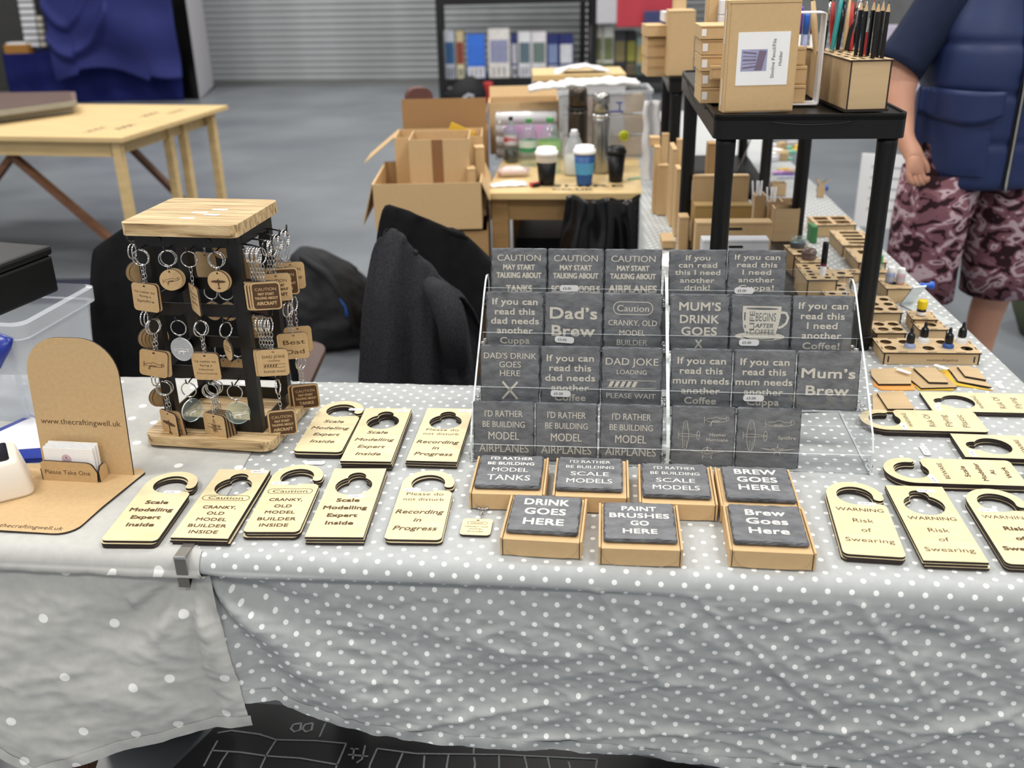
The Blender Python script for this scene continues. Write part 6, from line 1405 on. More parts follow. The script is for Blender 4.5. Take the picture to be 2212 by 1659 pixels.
m = MB(); m.ribbon([(q.x + .004, q.z - .006), (q.x + .014, q.z - .012), (q.x + .012, q.z + .004)], .006); put((m, [REDP]), 'red_mark', o, Matrix.Translation((0, 3.383, 0)) @ RX90)
zt2 = aty(900, 397, 3.38).z
open_box(MT(a.x, 3.38, zb), W_, .42, zt2 - zb, 'wide open kraft carton holding smaller cartons', (('l', 74, .15), ('r', 66, .07)))
a3, b3 = aty(887, 392, 3.50), aty(1016, 392, 3.50); z3 = aty(950, 392, 3.5).z - .06
open_box(MT(a3.x, 3.50, zb + .006), b3.x - a3.x, .20, aty(950, 305, 3.5).z - zb, 'square open carton with brown tape inside the wide one', (), True)
a4 = aty(852, 395, 3.64); open_box(MT(a4.x, 3.73, zb + .006), .33, .20, aty(870, 302, 3.72).z - zb, 'smaller open carton behind with a flap sticking out left', (('l', 38, .15),))
a5, b5 = aty(872, 300, 3.98), aty(1052, 300, 3.98)
open_box(MT(a5.x, 3.98, .001), b5.x - a5.x, .3, aty(900, 290, 3.98).z, 'tall carton at the back with its flap standing up', (('f', -92, .135),), mat=pm('kraft_board_brown', (166, 128, 84), .8, var=.05))
m = MB(); p = aty(990, 285, 3.9); m.box(-.05, 0, 0, .05, .02, .05); put((m, [YELC]), 'padded_envelope', None, MT(p.x, p.y, p.z - .03, .1, 0, R(25)), 'yellow padded envelope sticking out of the cartons', 'envelope')
for k, (u, w_, lab) in enumerate(((1022, .03, 'narrow kraft box leaning at the right inside the wide carton'), (1040, .035, 'taller kraft box at the right inside the wide carton'))):
    p = aty(u, 390, 3.46 + .08 * k); mailer(MT(p.x - .02, 3.46 + .08 * k, zb + .006, R(6)), w_, .06, .19 + .06 * k, lab, strip=False)
# box behind bottles, wrapped rolls, clear tub
a6, b6 = aty(1060, 345, 4.2), aty(1208, 345, 4.2)
open_box(MT(a6.x, 4.21, .742), b6.x - a6.x, .17, aty(1100, 222, 4.2).z - .742, 'open kraft carton behind the wrapped multipack', (('l', 75, .06), ('b', -60, .05)))
q = aty(1072, 345, 4.07); q2 = aty(1205, 243, 4.07)
t = thing('wrapped_multipack', 'clear-wrapped multipack with lilac print behind the bottles', 'pack', MT(q.x, 4.07, .742))
W6, H6 = q2.x - q.x, q2.z - .742
for k in range(4):
    m = MB(); m.M = Matrix.Translation((0, .045, H6 * (k + .5) / 4)) @ Matrix.Rotation(pi / 2, 4, 'Y'); m.lathe([(.01, 0), (H6 / 8.5, .006), (H6 / 8.5, W6 - .006), (.01, W6)], 20); put((m, [WHITEC if k % 2 else GREYPL]), 'roll', t)
m = MB(); m.box(.035, -.004, H6 * .35, W6 - .03, .0, H6 * .75); put((m, [PINK]), 'printed_panel', t)
m = MB(); m.loft([(W6 / 2, .045, .0, W6 / 2 + .004, .050, 0, .35), (W6 / 2, .045, H6 * .5, W6 / 2 + .008, .055, 0, .35), (W6 / 2, .045, H6 + .003, W6 / 2, .045, 0, .4)], 28); put((m, [WRAP]), 'film', t)
a7, b7 = aty(1212, 345, 4.05), aty(1398, 345, 4.05); H7 = aty(1300, 186, 4.05).z - .742
t = thing('large_storage_box', 'large translucent storage box full of packets behind the flasks', 'storage box', MT(a7.x, 4.05, .742, R(-2)))
W7 = b7.x - a7.x
m = MB(); k_ = rrect(W7, .22, .02, W7 / 2, .11); n_ = len(k_); k2 = rrect(W7 + .02, .24, .02, W7 / 2, .11)
m.add([(x, y, 0) for x, y in k_] + [(x, y, H7 - .03) for x, y in k2], [(i, (i + 1) % n_, n_ + (i + 1) % n_, n_ + i) for i in range(n_)], 0, True); put((m, [TUBC]), 'tub_walls', t)
m = MB(); m.prism([rrect(W7 + .03, .25, .02, W7 / 2, .11), rrect(W7 + .01, .23, .02, W7 / 2, .11)], H7 - .03, H7 - .018, 0, 0); put((m, [MILKY]), 'rim', t)
rc = random.Random(5)
for i in range(12):
    m = MB(); m.M = MT(.05 + (i % 4) * (W7 - .09) / 3.2, .09 + .02 * (i % 3), .01 + (i // 4) * H7 * .28, rc.uniform(-.2, .2), 0, rc.uniform(-.2, .2)); m.cb(0, 0, H7 * .12, W7 * .27, .07, H7 * .24)
    put((m, [(WHITEC, pm('peach_packet%d' % i, (206, 176, 156), .6), GREYPL, CARD)[i % 4]]), 'packet_inside', t, bevel=.004)
m = MB(); m.M = Matrix.Translation((.72 * W7, -.004, H7 * .33)) @ RX90; m.lathe([(.021, 0), (.021, .002)], 24); st = put((m, [pm('lime_yellow_sticker', (226, 226, 40), .5)]), 'round_sticker', t); m = MB(); m.ring(.010, .0016, 16, 4); put((m, [GREEN]), 'sticker_mark', st, Matrix.Translation((.72 * W7, -.0075, H7 * .33)) @ RX90)
m = MB(); m.box(.50 * W7, -.010, H7 * .655, .70 * W7, -.004, H7 * .672); m.box(.655 * W7, -.010, H7 * .66, .668 * W7, -.004, H7 * .78); m.box(.62 * W7, -.010, H7 * .775, .69 * W7, -.004, H7 * .79); put((m, [BLUEP]), 'blue_catch', t)
for k, (x, y, w_, d_, h_, mt_, lab) in enumerate(((.02, .02, .30, .18, .012, WHITE, 'ragged white paper stack on the translucent box'), (-.13, .04, .22, .14, .02, BAGW, 'crumpled white bags on the carton behind the multipack'))):
    m = MB(); m.grid(lambda a_, b_: (w_ * a_, d_ * b_, h_ * (.4 + .6 * sin(pi * a_) ** .5) + .012 * noise.noise(Vector((a_ * 7, b_ * 5, k)))), 18, 10); o = put((m, [mt_]), 'paper_pile', None, MT(a7.x + x, 4.05 + y, .742 + H7 - (.0 if k == 0 else .02), 0), lab, 'paper'); s = o.modifiers.new('solid', 'SOLIDIFY'); s.thickness = .012; s.offset = -1
a8 = aty(1150, 172, 4.62); b8 = aty(1352, 168, 4.62)
m = MB(); m.box(0, 0, -.03, b8.x - a8.x, .3, 0); put((m, [PINE]), 'plank_board', None, MT(a8.x, 4.62, a8.z + .02, R(-1)), 'pale wooden board edge behind the storage box', 'board', bevel=.003)
m = MB(); m.box(0, .02, -.9, b8.x - a8.x, .28, -.031); put((m, [WHITEC]), 'white_cabinet', None, MT(a8.x, 4.62, a8.z + .02, R(-1)), 'white draped stand below the pale board', 'stand')
m = MB(); m.grid(lambda a_, b_: (.26 * a_, .12 * b_, .028 * sin(pi * a_) + .01 * noise.noise(Vector((a_ * 6, b_ * 4, 9)))), 16, 8); o = put((m, [BAGW]), 'white_bag', None, MT(a8.x + .10, 4.64, a8.z + .024), 'white bag lying on the pale board', 'bag'); s = o.modifiers.new('solid', 'SOLIDIFY'); s.thickness = .01
# bundle of white sheets at the corner beside the far unit
m = MB(); p = aty(1405, 330, 3.55); m.grid(lambda a_, b_: (p.x - .02 + .06 * a_ + .003 * sin(b_ * 20), 3.62 + .008 * sin(a_ * 9 + b_ * 3), .70 + .33 * b_), 10, 16); o = put((m, [BAGW]), 'plastic_sheet', None, None, 'translucent white sheeting hanging left of the kraft box row', 'sheet'); s = o.modifiers.new('solid', 'SOLIDIFY'); s.thickness = .003

# ============================================================ CHAIRS, COATS, BAG
def chair(M, label, mat=SEATW, sh=.46, bh=.86, bo=.16):
    t = thing('folding_chair', label, 'chair', M)
    m = MB(); m.prism(rrect(.42, .40, .08, 0, 0, 6), sh - .02, sh, 0, 0); put((m, [mat]), 'seat', t, bevel=.006)
    m = MB(); m.M = Matrix.Translation((0, .20, sh + bo)) @ Matrix.Rotation(R(8), 4, 'X').inverted() @ RX90; m.prism(rrect(.42, .24, .06, 0, .12, 6), -.012, .012, 0, 0); put((m, [mat]), 'backrest', t, bevel=.006)
    for x in (-.19, .19):
        m = MB(); m.tube([(x, .22, bh - .06), (x, .20, sh), (x, .14, .02)], .011, 8); put((m, [BLACKM]), 'leg', t)
        m = MB(); m.tube([(x, .12, sh - .02), (x, -.20, .02)], .011, 8); put((m, [STEEL]), 'leg', t)
    return t
def coat(M, label, mat, ridge, drop_f, drop_b, w_top, w_bot, seed, amp=.02, sleeve=None):
    """a coat thrown over a chair back: a ridge line with cloth falling in front and behind"""
    t = thing('coat', label, 'coat', M)
    def f(a, b):
        s = (b - .5) * 2; k = abs(s); hw = w_top + (w_bot - w_top) * k ** .8
        x = (a - .5) * 2 * hw
        zr = ridge(a); dp = (drop_f if s < 0 else drop_b) * sm01(k * 1.05)
        th = .035 + .085 * k
        y = (th if s > 0 else -th) * min(1, k * 3)
        fo = amp * k * sin(a * 17 + seed) + amp * .8 * noise.noise(Vector((a * 5, s * 1.3, seed))) + .006 * noise.noise(Vector((a * 16, s * 7, seed)))
        return (x + .3 * fo, y + fo * (1 if s > 0 else -1), zr - dp + .01 * sin(a * 8 + seed) * k)
    m = MB(); m.grid(f, 44, 40); o = put((m, [mat]), 'coat_body', t); s_ = o.modifiers.new('solid', 'SOLIDIFY'); s_.thickness = .006
    if sleeve: m = MB(); m.tube(sleeve[0], sleeve[1], 14); put((m, [mat]), 'sleeve', t)
    return t
# centre chair with two coats
pc = aty(960, 640, 2.34)
chair(MT(pc.x + .08, 2.64, 0, R(172)), 'brown folding chair under the coats behind the table', bh=.72, bo=.02)
z1, z2 = aty(872, 440, 2.36).z, aty(1040, 560, 2.36).z
coat(MT(pc.x + .035, 2.38, 0, R(-3)), 'black coat over the chair, behind the grey one', CLOTHB, lambda a: (z1 + .0 - (a * .155) - .05 * max(0, .15 - a)) if a < .6 else z1 - .093 - (a - .6) * .42, .60, .5, .165, .27, 1.7, .016,
     None)
zg = aty(872, 492, 2.22).z
pg = aty(905, 700, 2.22)
coat(MT(pg.x + .012, 2.21, 0, R(-6)), 'charcoal wool coat hanging in front of the black one', WOOL, lambda a: zg - .02 * (a < .08) - .16 * max(0, a - .2) * 1.3, .50, .30, .085, .185, 4.2, .020,
     ([(.03, -.05, zg - .12), (.065, -.09, zg - .13), (.085, -.10, zg - .19), (.09, -.09, zg - .30)], [.022, .034, .034, .028]))
# left chair with black jacket
pl_ = aty(300, 600, 2.25)
chair(MT(pl_.x + .13, 2.56, 0, R(180)), 'brown folding chair behind the keyring stand')
zl = aty(290, 492, 2.3).z
coat(MT(pl_.x + .055, 2.31, 0, R(4)), 'black jacket over the chair behind the keyring stand', CLOTHB, lambda a: zl + .012 - .10 * max(0, .28 - a) * 2.0 - .08 * max(0, a - .75), .46, .5, .165, .21, 2.2, .02)
# backpack
pb = at(720, 765, 0); t = thing('backpack', 'black rucksack slumped on the floor between the chairs', 'bag', MT(pb.x, pb.y + .16, 0.0, .15))
kb = aty(700, 545, pb.y + .1).z
fo = lambda s: (lambda a: .05 * sin(3 * a + s) + .03 * sin(7 * a + 2 * s))
bz = [(0, 0, .0, .17, .12), (0, 0, .06, .205, .16), (0, 0, .3, .205, .165), (-.02, .01, .55, .18, .14), (-.05, .02, .78, .135, .11), (-.085, .03, .93, .08, .07), (-.11, .04, 1., .02, .02)]
rg2 = []
for k in range(31):
    f_ = k / 30
    for q0, q1_ in zip(bz, bz[1:]):
        if f_ <= q1_[2]: tt_ = (f_ - q0[2]) / (q1_[2] - q0[2]); L_ = [q0[i] + (q1_[i] - q0[i]) * tt_ for i in range(5)]; break
    rg2.append((L_[0], L_[1], max(.004, L_[2] * kb), L_[3], L_[4], 0, .8, (lambda f2: (lambda a: .13 * noise.noise(Vector((cos(a) * 2.2, sin(a) * 2.2, f2 * 5))) + .07 * (1 - abs(noise.noise(Vector((cos(a) * 4, sin(a) * 4, f2 * 9 + a)))) * 4) * .6))(f_)))
m = MB(); m.loft(rg2, 64); put((m, [NYLON]), 'bag_body', t)
m = MB(); m.tube([(-.12, -.03, kb * .95), (-.02, -.15, kb * .85), (.06, -.19, kb * .55), (.08, -.17, kb * .2)], [.012, .016, .016, .012], 10); put((m, [NYLON]), 'shoulder_strap', t)
m = MB(); m.tube([(-.17, -.02, kb * .9), (-.2, -.10, kb * .5), (-.19, -.12, kb * .1), (-.13, -.2, .01)], .012, 8); put((m, [NYLON]), 'shoulder_strap', t)
m = MB(); m.tube([(.03, -.17, kb * .60), (.05, -.185, kb * .52), (.05, -.18, kb * .42)], .008, 8); put((m, [BLUEM]), 'blue_clip', t)
m = MB(); m.loft([(.16, -.02, .01, .07, .06), (.17, -.02, .14, .08, .07), (.17, 0, .26, .05, .05), (.17, 0, .28, .02, .02)], 20); put((m, [NYLON]), 'side_pocket', t)
# far brown chair
pf = aty(905, 215, 4.9); t = thing('padded_chair', 'brown padded chair back beyond the cartons', 'chair', MT(pf.x, 4.9, 0, .3))
m = MB(); zc = aty(905, 188, 4.9).z; m.M = Matrix.Translation((0, 0, zc - .34)) @ RX90; m.prism(rrect(.13, .34, .05, 0, .17, 6), -.03, .03, 0, 0); put((m, [pm('brown_leather', (104, 66, 60), .5, var=.15)]), 'backrest', t, bevel=.015)
m = MB(); m.loft([(0, -.2, .40, .12, .2, 0, .4), (0, -.2, .46, .12, .2, 0, .4)], 20); put((m, [SEATW]), 'seat', t)
for x, y in ((-.1, -.36), (.1, -.36), (-.1, -.02), (.1, -.02)): m = MB(); m.cb(x, y, .2, .03, .03, .40); put((m, [BLACKM]), 'leg', t)

# ============================================================ LEFT TRESTLE TABLE AND DISPLAYS BEHIND
c0, c1 = at(262, 298, .74), at(493, 227, .74)
ang_s = atan2(c1.y - c0.y, c1.x - c0.x) - pi / 2
LTM = MT(c0.x, c0.y, 0, ang_s); dl = (c1 - c0).length
table('empty pine trestle table in the left background', LTM, -2.1, 0, 0, dl, .74, PINE, PINE, planks=4, apron=.08, legs=((-.06, .05), (-.10, dl * .52), (-.10, dl * .66), (-.06, dl - .12), (-1.9, .1), (-1.9, dl - .1)), lw=.044, inset=.10,
      braces=(((-.10, .12, .06), (-.72, .12, .62)), ((-1.32, .12, .06), (-.72, .12, .62)), ((-.12, dl - .2, .04), (-.66, dl - .2, .62))))
lt = thing('stencil_sign', 'faint dark stencil letters near the edge of the pine table', 'sign', LTM @ Matrix.Translation((-.22, dl * .5, .7404)) @ Matrix.Rotation(pi / 2, 4, 'Z'))
lettering(lt, [('YYY', .06, .05, .17, 'b', -.35), ('AAA', -.04, .05, .17, 'b', -.25), ('VVV', .06, .05, .17, 'b', .18), ('TTT', -.04, .05, .17, 'b', .3)], pm('faded_stencil', (74, 64, 48), .7))
# folded display panels lying on it
fz = .745
for k in range(2):
    A_, B_, C_, D_ = at(-60, 272 - 12 * k, fz), at(160 + 8 * k, 243 - 14 * k, fz), at(165, 210 + 4 * k, fz), at(-60, 214, fz)
    m = MB(); m.prism([(q.x, q.y) for q in (A_, B_, C_, D_)], fz, fz + .035, 0, 1); o = put((m, [pm('brown_board%d' % k, (112, 88, 80), .6), pm('grey_extrusion%d' % k, (150, 148, 138), .4)]), 'folded_display', None, None, ('lower' if k == 0 else 'upper') + ' folded brown panel with metal edges on the pine table', 'panel', bevel=.004)
    m = MB(); m.prism([(q.x, q.y) for q in (A_.lerp(B_, .05), A_.lerp(B_, .95), D_.lerp(C_, .95), D_.lerp(C_, .05))], fz + .0352, fz + .037, 0, 0); put((m, [pm('dark_inset%d' % k, (96, 74, 68), .5)]), 'inset', o); fz += .038
# blue draped display
yb = at(250, 225, 0).y
def bx(u, y): return aty(u, 200, y).x
def drape(name, label, u0, u1, v0, v1, y, mat, amp, fr, seed, cat='drape', hem=None):
    xa, xb = bx(u0, y), bx(u1, y); zt, zb_ = aty((u0 + u1) / 2, v0, y).z, max(.0, aty((u0 + u1) / 2, v1, y).z)
    def f(a, b):
        h_ = hem(a) if hem else 0
        z = zt + (zb_ + h_ - zt) * b
        ff = amp * (.3 + .7 * b) * sin(a * fr + seed + .8 * sin(b * 4)) + amp * 1.2 * noise.noise(Vector((a * 3, b * 3, seed)))
        sw = amp * 2.0 * (math.exp(-((b - (.80 - 5.5 * (a - .20) ** 2)) / .05) ** 2) + .7 * math.exp(-((b - (.50 - 9 * (a - .16) ** 2)) / .05) ** 2)) * (1 if fr < 12 and a < .5 else 0)
        return (xa + (xb - xa) * a, y - ff - sw, z)
    m = MB(); m.grid(f, 60, 40); o = put((m, [mat]), name, None, None, label, cat); s = o.modifiers.new('solid', 'SOLIDIFY'); s.thickness = .01; return o
drape('skirt', 'dark royal blue skirt around the far display table', 24, 396, 112, 226, yb + .25, NAVYCL, .02, 34, .4)
drape('fabric_cover', 'blue fabric thrown over the far display board', 130, 398, -60, 165, yb - .02, BLUECL, .05, 9, 1.1, hem=lambda a: .10 * sin(a * 5) - .05 * (a < .2) + .06 * (a > .75))
m = MB(); m.box(bx(24, yb + .3), yb + .36, .0, bx(368, yb + .3), yb + 1.2, aty(200, 112, yb + .25).z - .02); put((m, [NAVYCL]), 'display_table', None, None, 'table block under the dark blue skirt', 'table')
# black and grey panel to its right
pk0, pk1 = at(395, 222, 0), at(432, 215, 0)
m = MB(); m.add([(x, y, z) for z in (0, 3.2) for (x, y) in ((at(392, 215, 0).x, at(436, 215, 0).y + .1), (at(436, 213, 0).x, at(430, 215, 0).y), (at(474, 175, 0).x, at(468, 175, 0).y), (at(392, 215, 0).x, at(468, 175, 0).y))], [(0, 3, 2, 1), (4, 5, 6, 7), (0, 1, 5, 4), (1, 2, 6, 5), (2, 3, 7, 6), (3, 0, 4, 7)], [0, 0, 0, 1, 0, 0])
o = put((m, [BLACKP, GREYPL]), 'exhibition_wall', None, None, 'black display wall with a pale grey side next to the blue drape', 'display panel')
m = MB(); q1 = at(430, 213, 0); q2 = at(468, 175, 0); bar(m, (q1.x + .01, q1.y, .05), (q2.x + .01, q2.y, .05), .02, .1); put((m, [BLACKP]), 'plinth_strip', o)
# white stacked cups column and amber box at the top left
for k in range(8):
    y_ = yb + .5; p = aty(62 + k * -2.4 * (-1 if k < 0 else 1) + 14, 100 - 14.0 * k, y_)
    m = MB(); m.prism(rrect(.17, .08, .02), 0, .05, 0, 0); put((m, [WHITEC]), 'white_packet', None, MT(p.x - .02, y_, p.z, 0), 'white packet, %s from the bottom of the column at the top left' % ('first', 'second', 'third', 'fourth', 'fifth', 'sixth', 'seventh', 'eighth')[k], 'packet', 'white packets stacked at the top left', bevel=.006)
    if k < 5: m = MB(); m.prism(rrect(.06, .07, .015), 0, .045, 0, 0); put((m, [pm('ivory_%d' % k, (216, 210, 196), .6)]), 'cream_packet', None, MT(p.x + .11, y_, p.z, 0), 'small cream packet beside the white column, %s up' % ('first', 'second', 'third', 'fourth', 'fifth')[k], 'packet', 'cream packets at the top left', bevel=.005)
q = aty(10, 118, yb + .35); m = MB(); m.box(0, 0, 0, .29, .2, .11); o = put((m, [pm('amber_box', (178, 124, 52), .5)]), 'amber_tray', None, MT(q.x, yb + .36, q.z), 'amber yellow tray on the blue skirted table', 'tray', bevel=.008)
m = MB(); m.box(.03, .02, .1102, .26, .18, .13); put((m, [WHITE]), 'white_insert', o)
m = MB(); m.box(-7.4, yb + 1.6, 0, bx(110, yb + 1.6), yb + 1.9, 3.4); put((m, [pm('charcoal_drape', (66, 66, 64), .8, var=.2)]), 'dark_partition', None, None, 'dark partition behind the white packet column', 'partition')

# ============================================================ FAR SHELVES WITH KIT BOXES
YS = at(955, 214, 0).y
XA, XB = aty(948, 180, YS).x, aty(1272, 180, YS).x
zS0, zS1, zS2 = aty(955, 188, YS).z, aty(955, 172, YS).z, aty(950, 12, YS).z
def kitshelf(x0, x1, label):
    t = thing('boltless_shelving', label, 'shelf unit', MT(x0, YS, 0))
    W_ = x1 - x0
    for x in (0, W_ - .07):
        for y in (0, .5): m = MB(); m.box(x, y, 0, x + .07, y + .05, 2.4); put((m, [BLACKM]), 'post', t)
    for z0, z1 in ((zS0, zS1), (zS2, zS2 + .08), (2.0, 2.08)):
        m = MB(); m.box(.07, .0, z0, W_ - .07, .55, z1); put((m, [BLACKM]), 'shelf_beam', t)
    m = MB()
    for k in range(14): m.box(W_ - .04, -.003, .3 + .07 * k, W_ - .025, -.001, .33 + .07 * k)
    put((m, [GREYPL]), 'post_slots', t, kind='stuff')
    return t
kitshelf(XA, XB, 'far black shelving with a row of upright kit boxes, left bay')
XC = aty(1640, 180, YS).x
kitshelf(XB + .02, XC, 'far black shelving, right bay')
KB = [(963, 985, 68, ((190, 196, 206), (40, 84, 130), (170, 176, 190)), 'pale grey and blue'), (988, 1004, 68, ((206, 190, 150), (140, 60, 50), (232, 226, 196)), 'cream with a red-brown picture'), (1011, 1049, 76, ((58, 120, 226), (58, 120, 226), (232, 232, 240)), 'bright blue with an aircraft picture'), (1057, 1102, 63, ((236, 232, 228), (150, 154, 186), (236, 232, 228)), 'largest white one with a grey-blue picture'),
      (1106, 1118, 74, ((40, 50, 110), (190, 190, 200), (220, 220, 230)), 'slim navy and white'), (1121, 1147, 70, ((236, 236, 240), (96, 116, 128), (226, 226, 234)), 'white with a grey-green picture'), (1149, 1180, 70, ((236, 232, 236), (110, 128, 124), (230, 230, 234)), 'white with a dark green picture'), (1183, 1206, 76, ((34, 44, 110), (130, 146, 186), (200, 206, 224)), 'navy-topped with a blue picture'), (1208, 1238, 76, ((34, 44, 110), (220, 222, 230), (190, 196, 214)), 'navy-topped white, furthest right')]
def kitbox(u0, u1, vt, cols, lab, vb=172, y=None):
    y = y if y is not None else YS + .06
    z0 = zS1 + .001; x0, x1 = aty(u0, vb, y).x, aty(u1, vb, y).x; h_ = aty(u0, vt, y).z - z0
    t = thing('kit_box', 'upright model kit box, %s' % lab, 'kit box', MT(x0, y, z0), 'kit boxes on the far shelves'); w_ = x1 - x0
    key = ('km', cols)
    M3 = cached(key, lambda: [pm('kit_print', c, .5, var=.22, vscale=(14, 14, 14)) for c in cols])
    m = MB(); m.box(0, 0, 0, w_, .34, h_); put((m, [M3[0]]), 'box_body', t)
    m = MB(); m.box(w_ * .08, -.004, h_ * .32, w_ * .92, -.001, h_ * .78); put((m, [M3[1]]), 'cover_picture', t)
    m = MB(); m.box(w_ * .03, -.003, h_ * .01, w_ * .97, -.001, h_ * .27); tp_ = put((m, [M3[2]]), 'title_panel', t)
    m = MB(); 
    for k in range(3): m.box(w_ * (.2 + .25 * k), -.005, h_ * .05, w_ * (.2 + .25 * k) + .012, -.0035, h_ * .22)
    put((m, [INK]), 'lettering', tp_)
for q in KB: kitbox(*q)
m = MB(); m.M = RX90
for a_, b_ in (((1020, 135), (1042, 88)),):
    pass
for q in ((1277, 1300, 58, ((226, 220, 206), (110, 116, 72), (110, 116, 72)), 'olive green with a round emblem, left of a pair'), (1302, 1324, 58, ((226, 226, 220), (110, 120, 78), (110, 116, 72)), 'olive green with a round emblem, right of a pair'), (1326, 1350, 68, ((60, 60, 64), (130, 120, 80), (40, 40, 44)), 'dark with a khaki picture'), (1352, 1372, 68, ((34, 34, 38), (150, 146, 60), (120, 104, 76)), 'black with a yellow figure'), (1374, 1392, 80, ((150, 180, 176), (196, 170, 90), (90, 110, 100)), 'teal and yellow, partly hidden'), (1394, 1420, 76, ((110, 116, 130), (150, 150, 160), (100, 100, 104)), 'grey, half behind the cartons')): kitbox(*q, vb=168)
# things hung and standing around the far shelves
def farpanel(u0, u1, v0, v1, y, mat, name, label, cat='panel', th=.04):
    p, q = aty(u0, v0, y), aty(u1, v1, y); m = MB(); m.box(p.x, y, max(0, q.z), q.x, y + th, p.z); return put((m, [mat]), name, None, None, label, cat, bevel=.005)
farpanel(1290, 1332, -30, 50, YS - .15, GREYPL, 'white_banner', 'pale grey banner hanging above the right kit boxes', 'banner')
o = farpanel(1334, 1462, -30, 56, YS - .16, pm('red_banner', (190, 58, 72), .6, var=.12, vscale=(10, 2, 2)), 'red_banner', 'red banner with a navy label above the right kit boxes', 'banner')
farpanel(1392, 1462, 24, 52, YS - .24, pm('navy_sign', (62, 66, 112), .6, var=.2), 'navy_sign', 'navy sign with a pale caption under the red banner', 'sign')
p = aty(1010, 215, YS - .5); t = thing('holdall', 'black holdall with a white mark on the floor below the far shelf', 'bag', MT(p.x, YS - .45, 0, .1))
m = MB(); m.loft([(0, 0, 0, .2, .14), (0, 0, .12, .22, .15, 0, .8), (.02, 0, .25, .14, .1), (.03, 0, .30, .04, .03)], 24); put((m, [NYLON]), 'bag_body', t); m = MB(); m.ribbon([(-.06, .08), (.0, .12), (.06, .10)], .03); put((m, [GREYPL]), 'white_mark', t, Matrix.Translation((0, -.155, 0)) @ RX90)
m = MB(); m.box(0, 0, 0, .10, .10, .22); put((m, [REDP]), 'red_toolbox', None, MT(aty(1047, 205, YS - .4).x, YS - .4, 0, .2), 'small red and black case beside the holdall', 'case', bevel=.01)
m = MB(); m.box(0, 0, 0, 1.5, .3, .10); put((m, [BLACKM]), 'storage_chest', None, MT(aty(962, 214, YS - .2).x, YS - .22, 0, .0), 'low black trunk on the floor under the far shelf', 'case', bevel=.01)
# pale stands beyond the visitor
pbd = farpanel(1918, 1990, 55, 235, 7.2, pm('lilac_poster', (206, 198, 216), .6, var=.12, vscale=(3, 3, 3)), 'poster_board', 'pale lilac poster board blurred behind the visitor', 'panel')
for u_ in (1925, 1983): m = MB(); m.box(aty(u_, 200, 7.2).x, 7.205, 0, aty(u_, 200, 7.2).x + .02, 7.235, aty(u_, 230, 7.2).z); put((m, [BLACKM]), 'leg', pbd)
farpanel(1700, 2240, -40, 62, 9.8, pm('grey_machine', (128, 130, 130), .6, var=.45, vscale=(2.5, 2.5, 2.5)), 'grey_stand', 'blurred grey exhibition stand in the far right background', 'stand', .3)
# ============================================================ VISITOR
YM = 3.16
pz = aty(2203, 200, YM - .2); XM = pz.x
def skin_mesh(name, verts, edges, root, mat, sub=2):
    me = bpy.data.meshes.new(name); me.from_pydata([v[:3] for v in verts], edges, [])
    o = bpy.data.objects.new(name, me); C.objects.link(o)
    md = o.modifiers.new('skin', 'SKIN'); md.use_smooth_shade = True
    for i, v in enumerate(verts):
        d = me.skin_vertices[0].data[i]; d.radius = (v[3], v[4] if len(v) > 4 else v[3]); d.use_root = i == root
    s = o.modifiers.new('sub', 'SUBSURF'); s.levels = sub; s.render_levels = sub
    me.materials.append(mat); return o
hx, hz = aty(1962, 372, YM - .13).x - XM, aty(1962, 350, YM - .13).z  # right hand (left in the picture)
ex = aty(1935, 190, YM - .02).x - XM; ez = aty(1950, 200, YM - .02).z
wx, wz = aty(1942, 300, YM - .08).x - XM, aty(1942, 305, YM - .08).z
V = []; Ed = []
def vadd(x, y, z, r, r2=None, par=None):
    V.append((x, y, z, r, r2 or r)); 
    if par is not None: Ed.append((par, len(V) - 1))
    return len(V) - 1
pel = vadd(0, 0, .92, .125, .11)
sp1 = vadd(0, .0, 1.08, .13, .12, pel); sp2 = vadd(0, .01, 1.28, .135, .12, sp1); nb = vadd(0, .02, 1.44, .09, .075, sp2); nk = vadd(0, .01, 1.52, .056, .058, nb); hd0 = vadd(0, -.015, 1.60, .078, .088, nk); hd1 = vadd(0, -.01, 1.70, .082, .095, hd0); vadd(0, 0, 1.76, .045, .055, hd1)
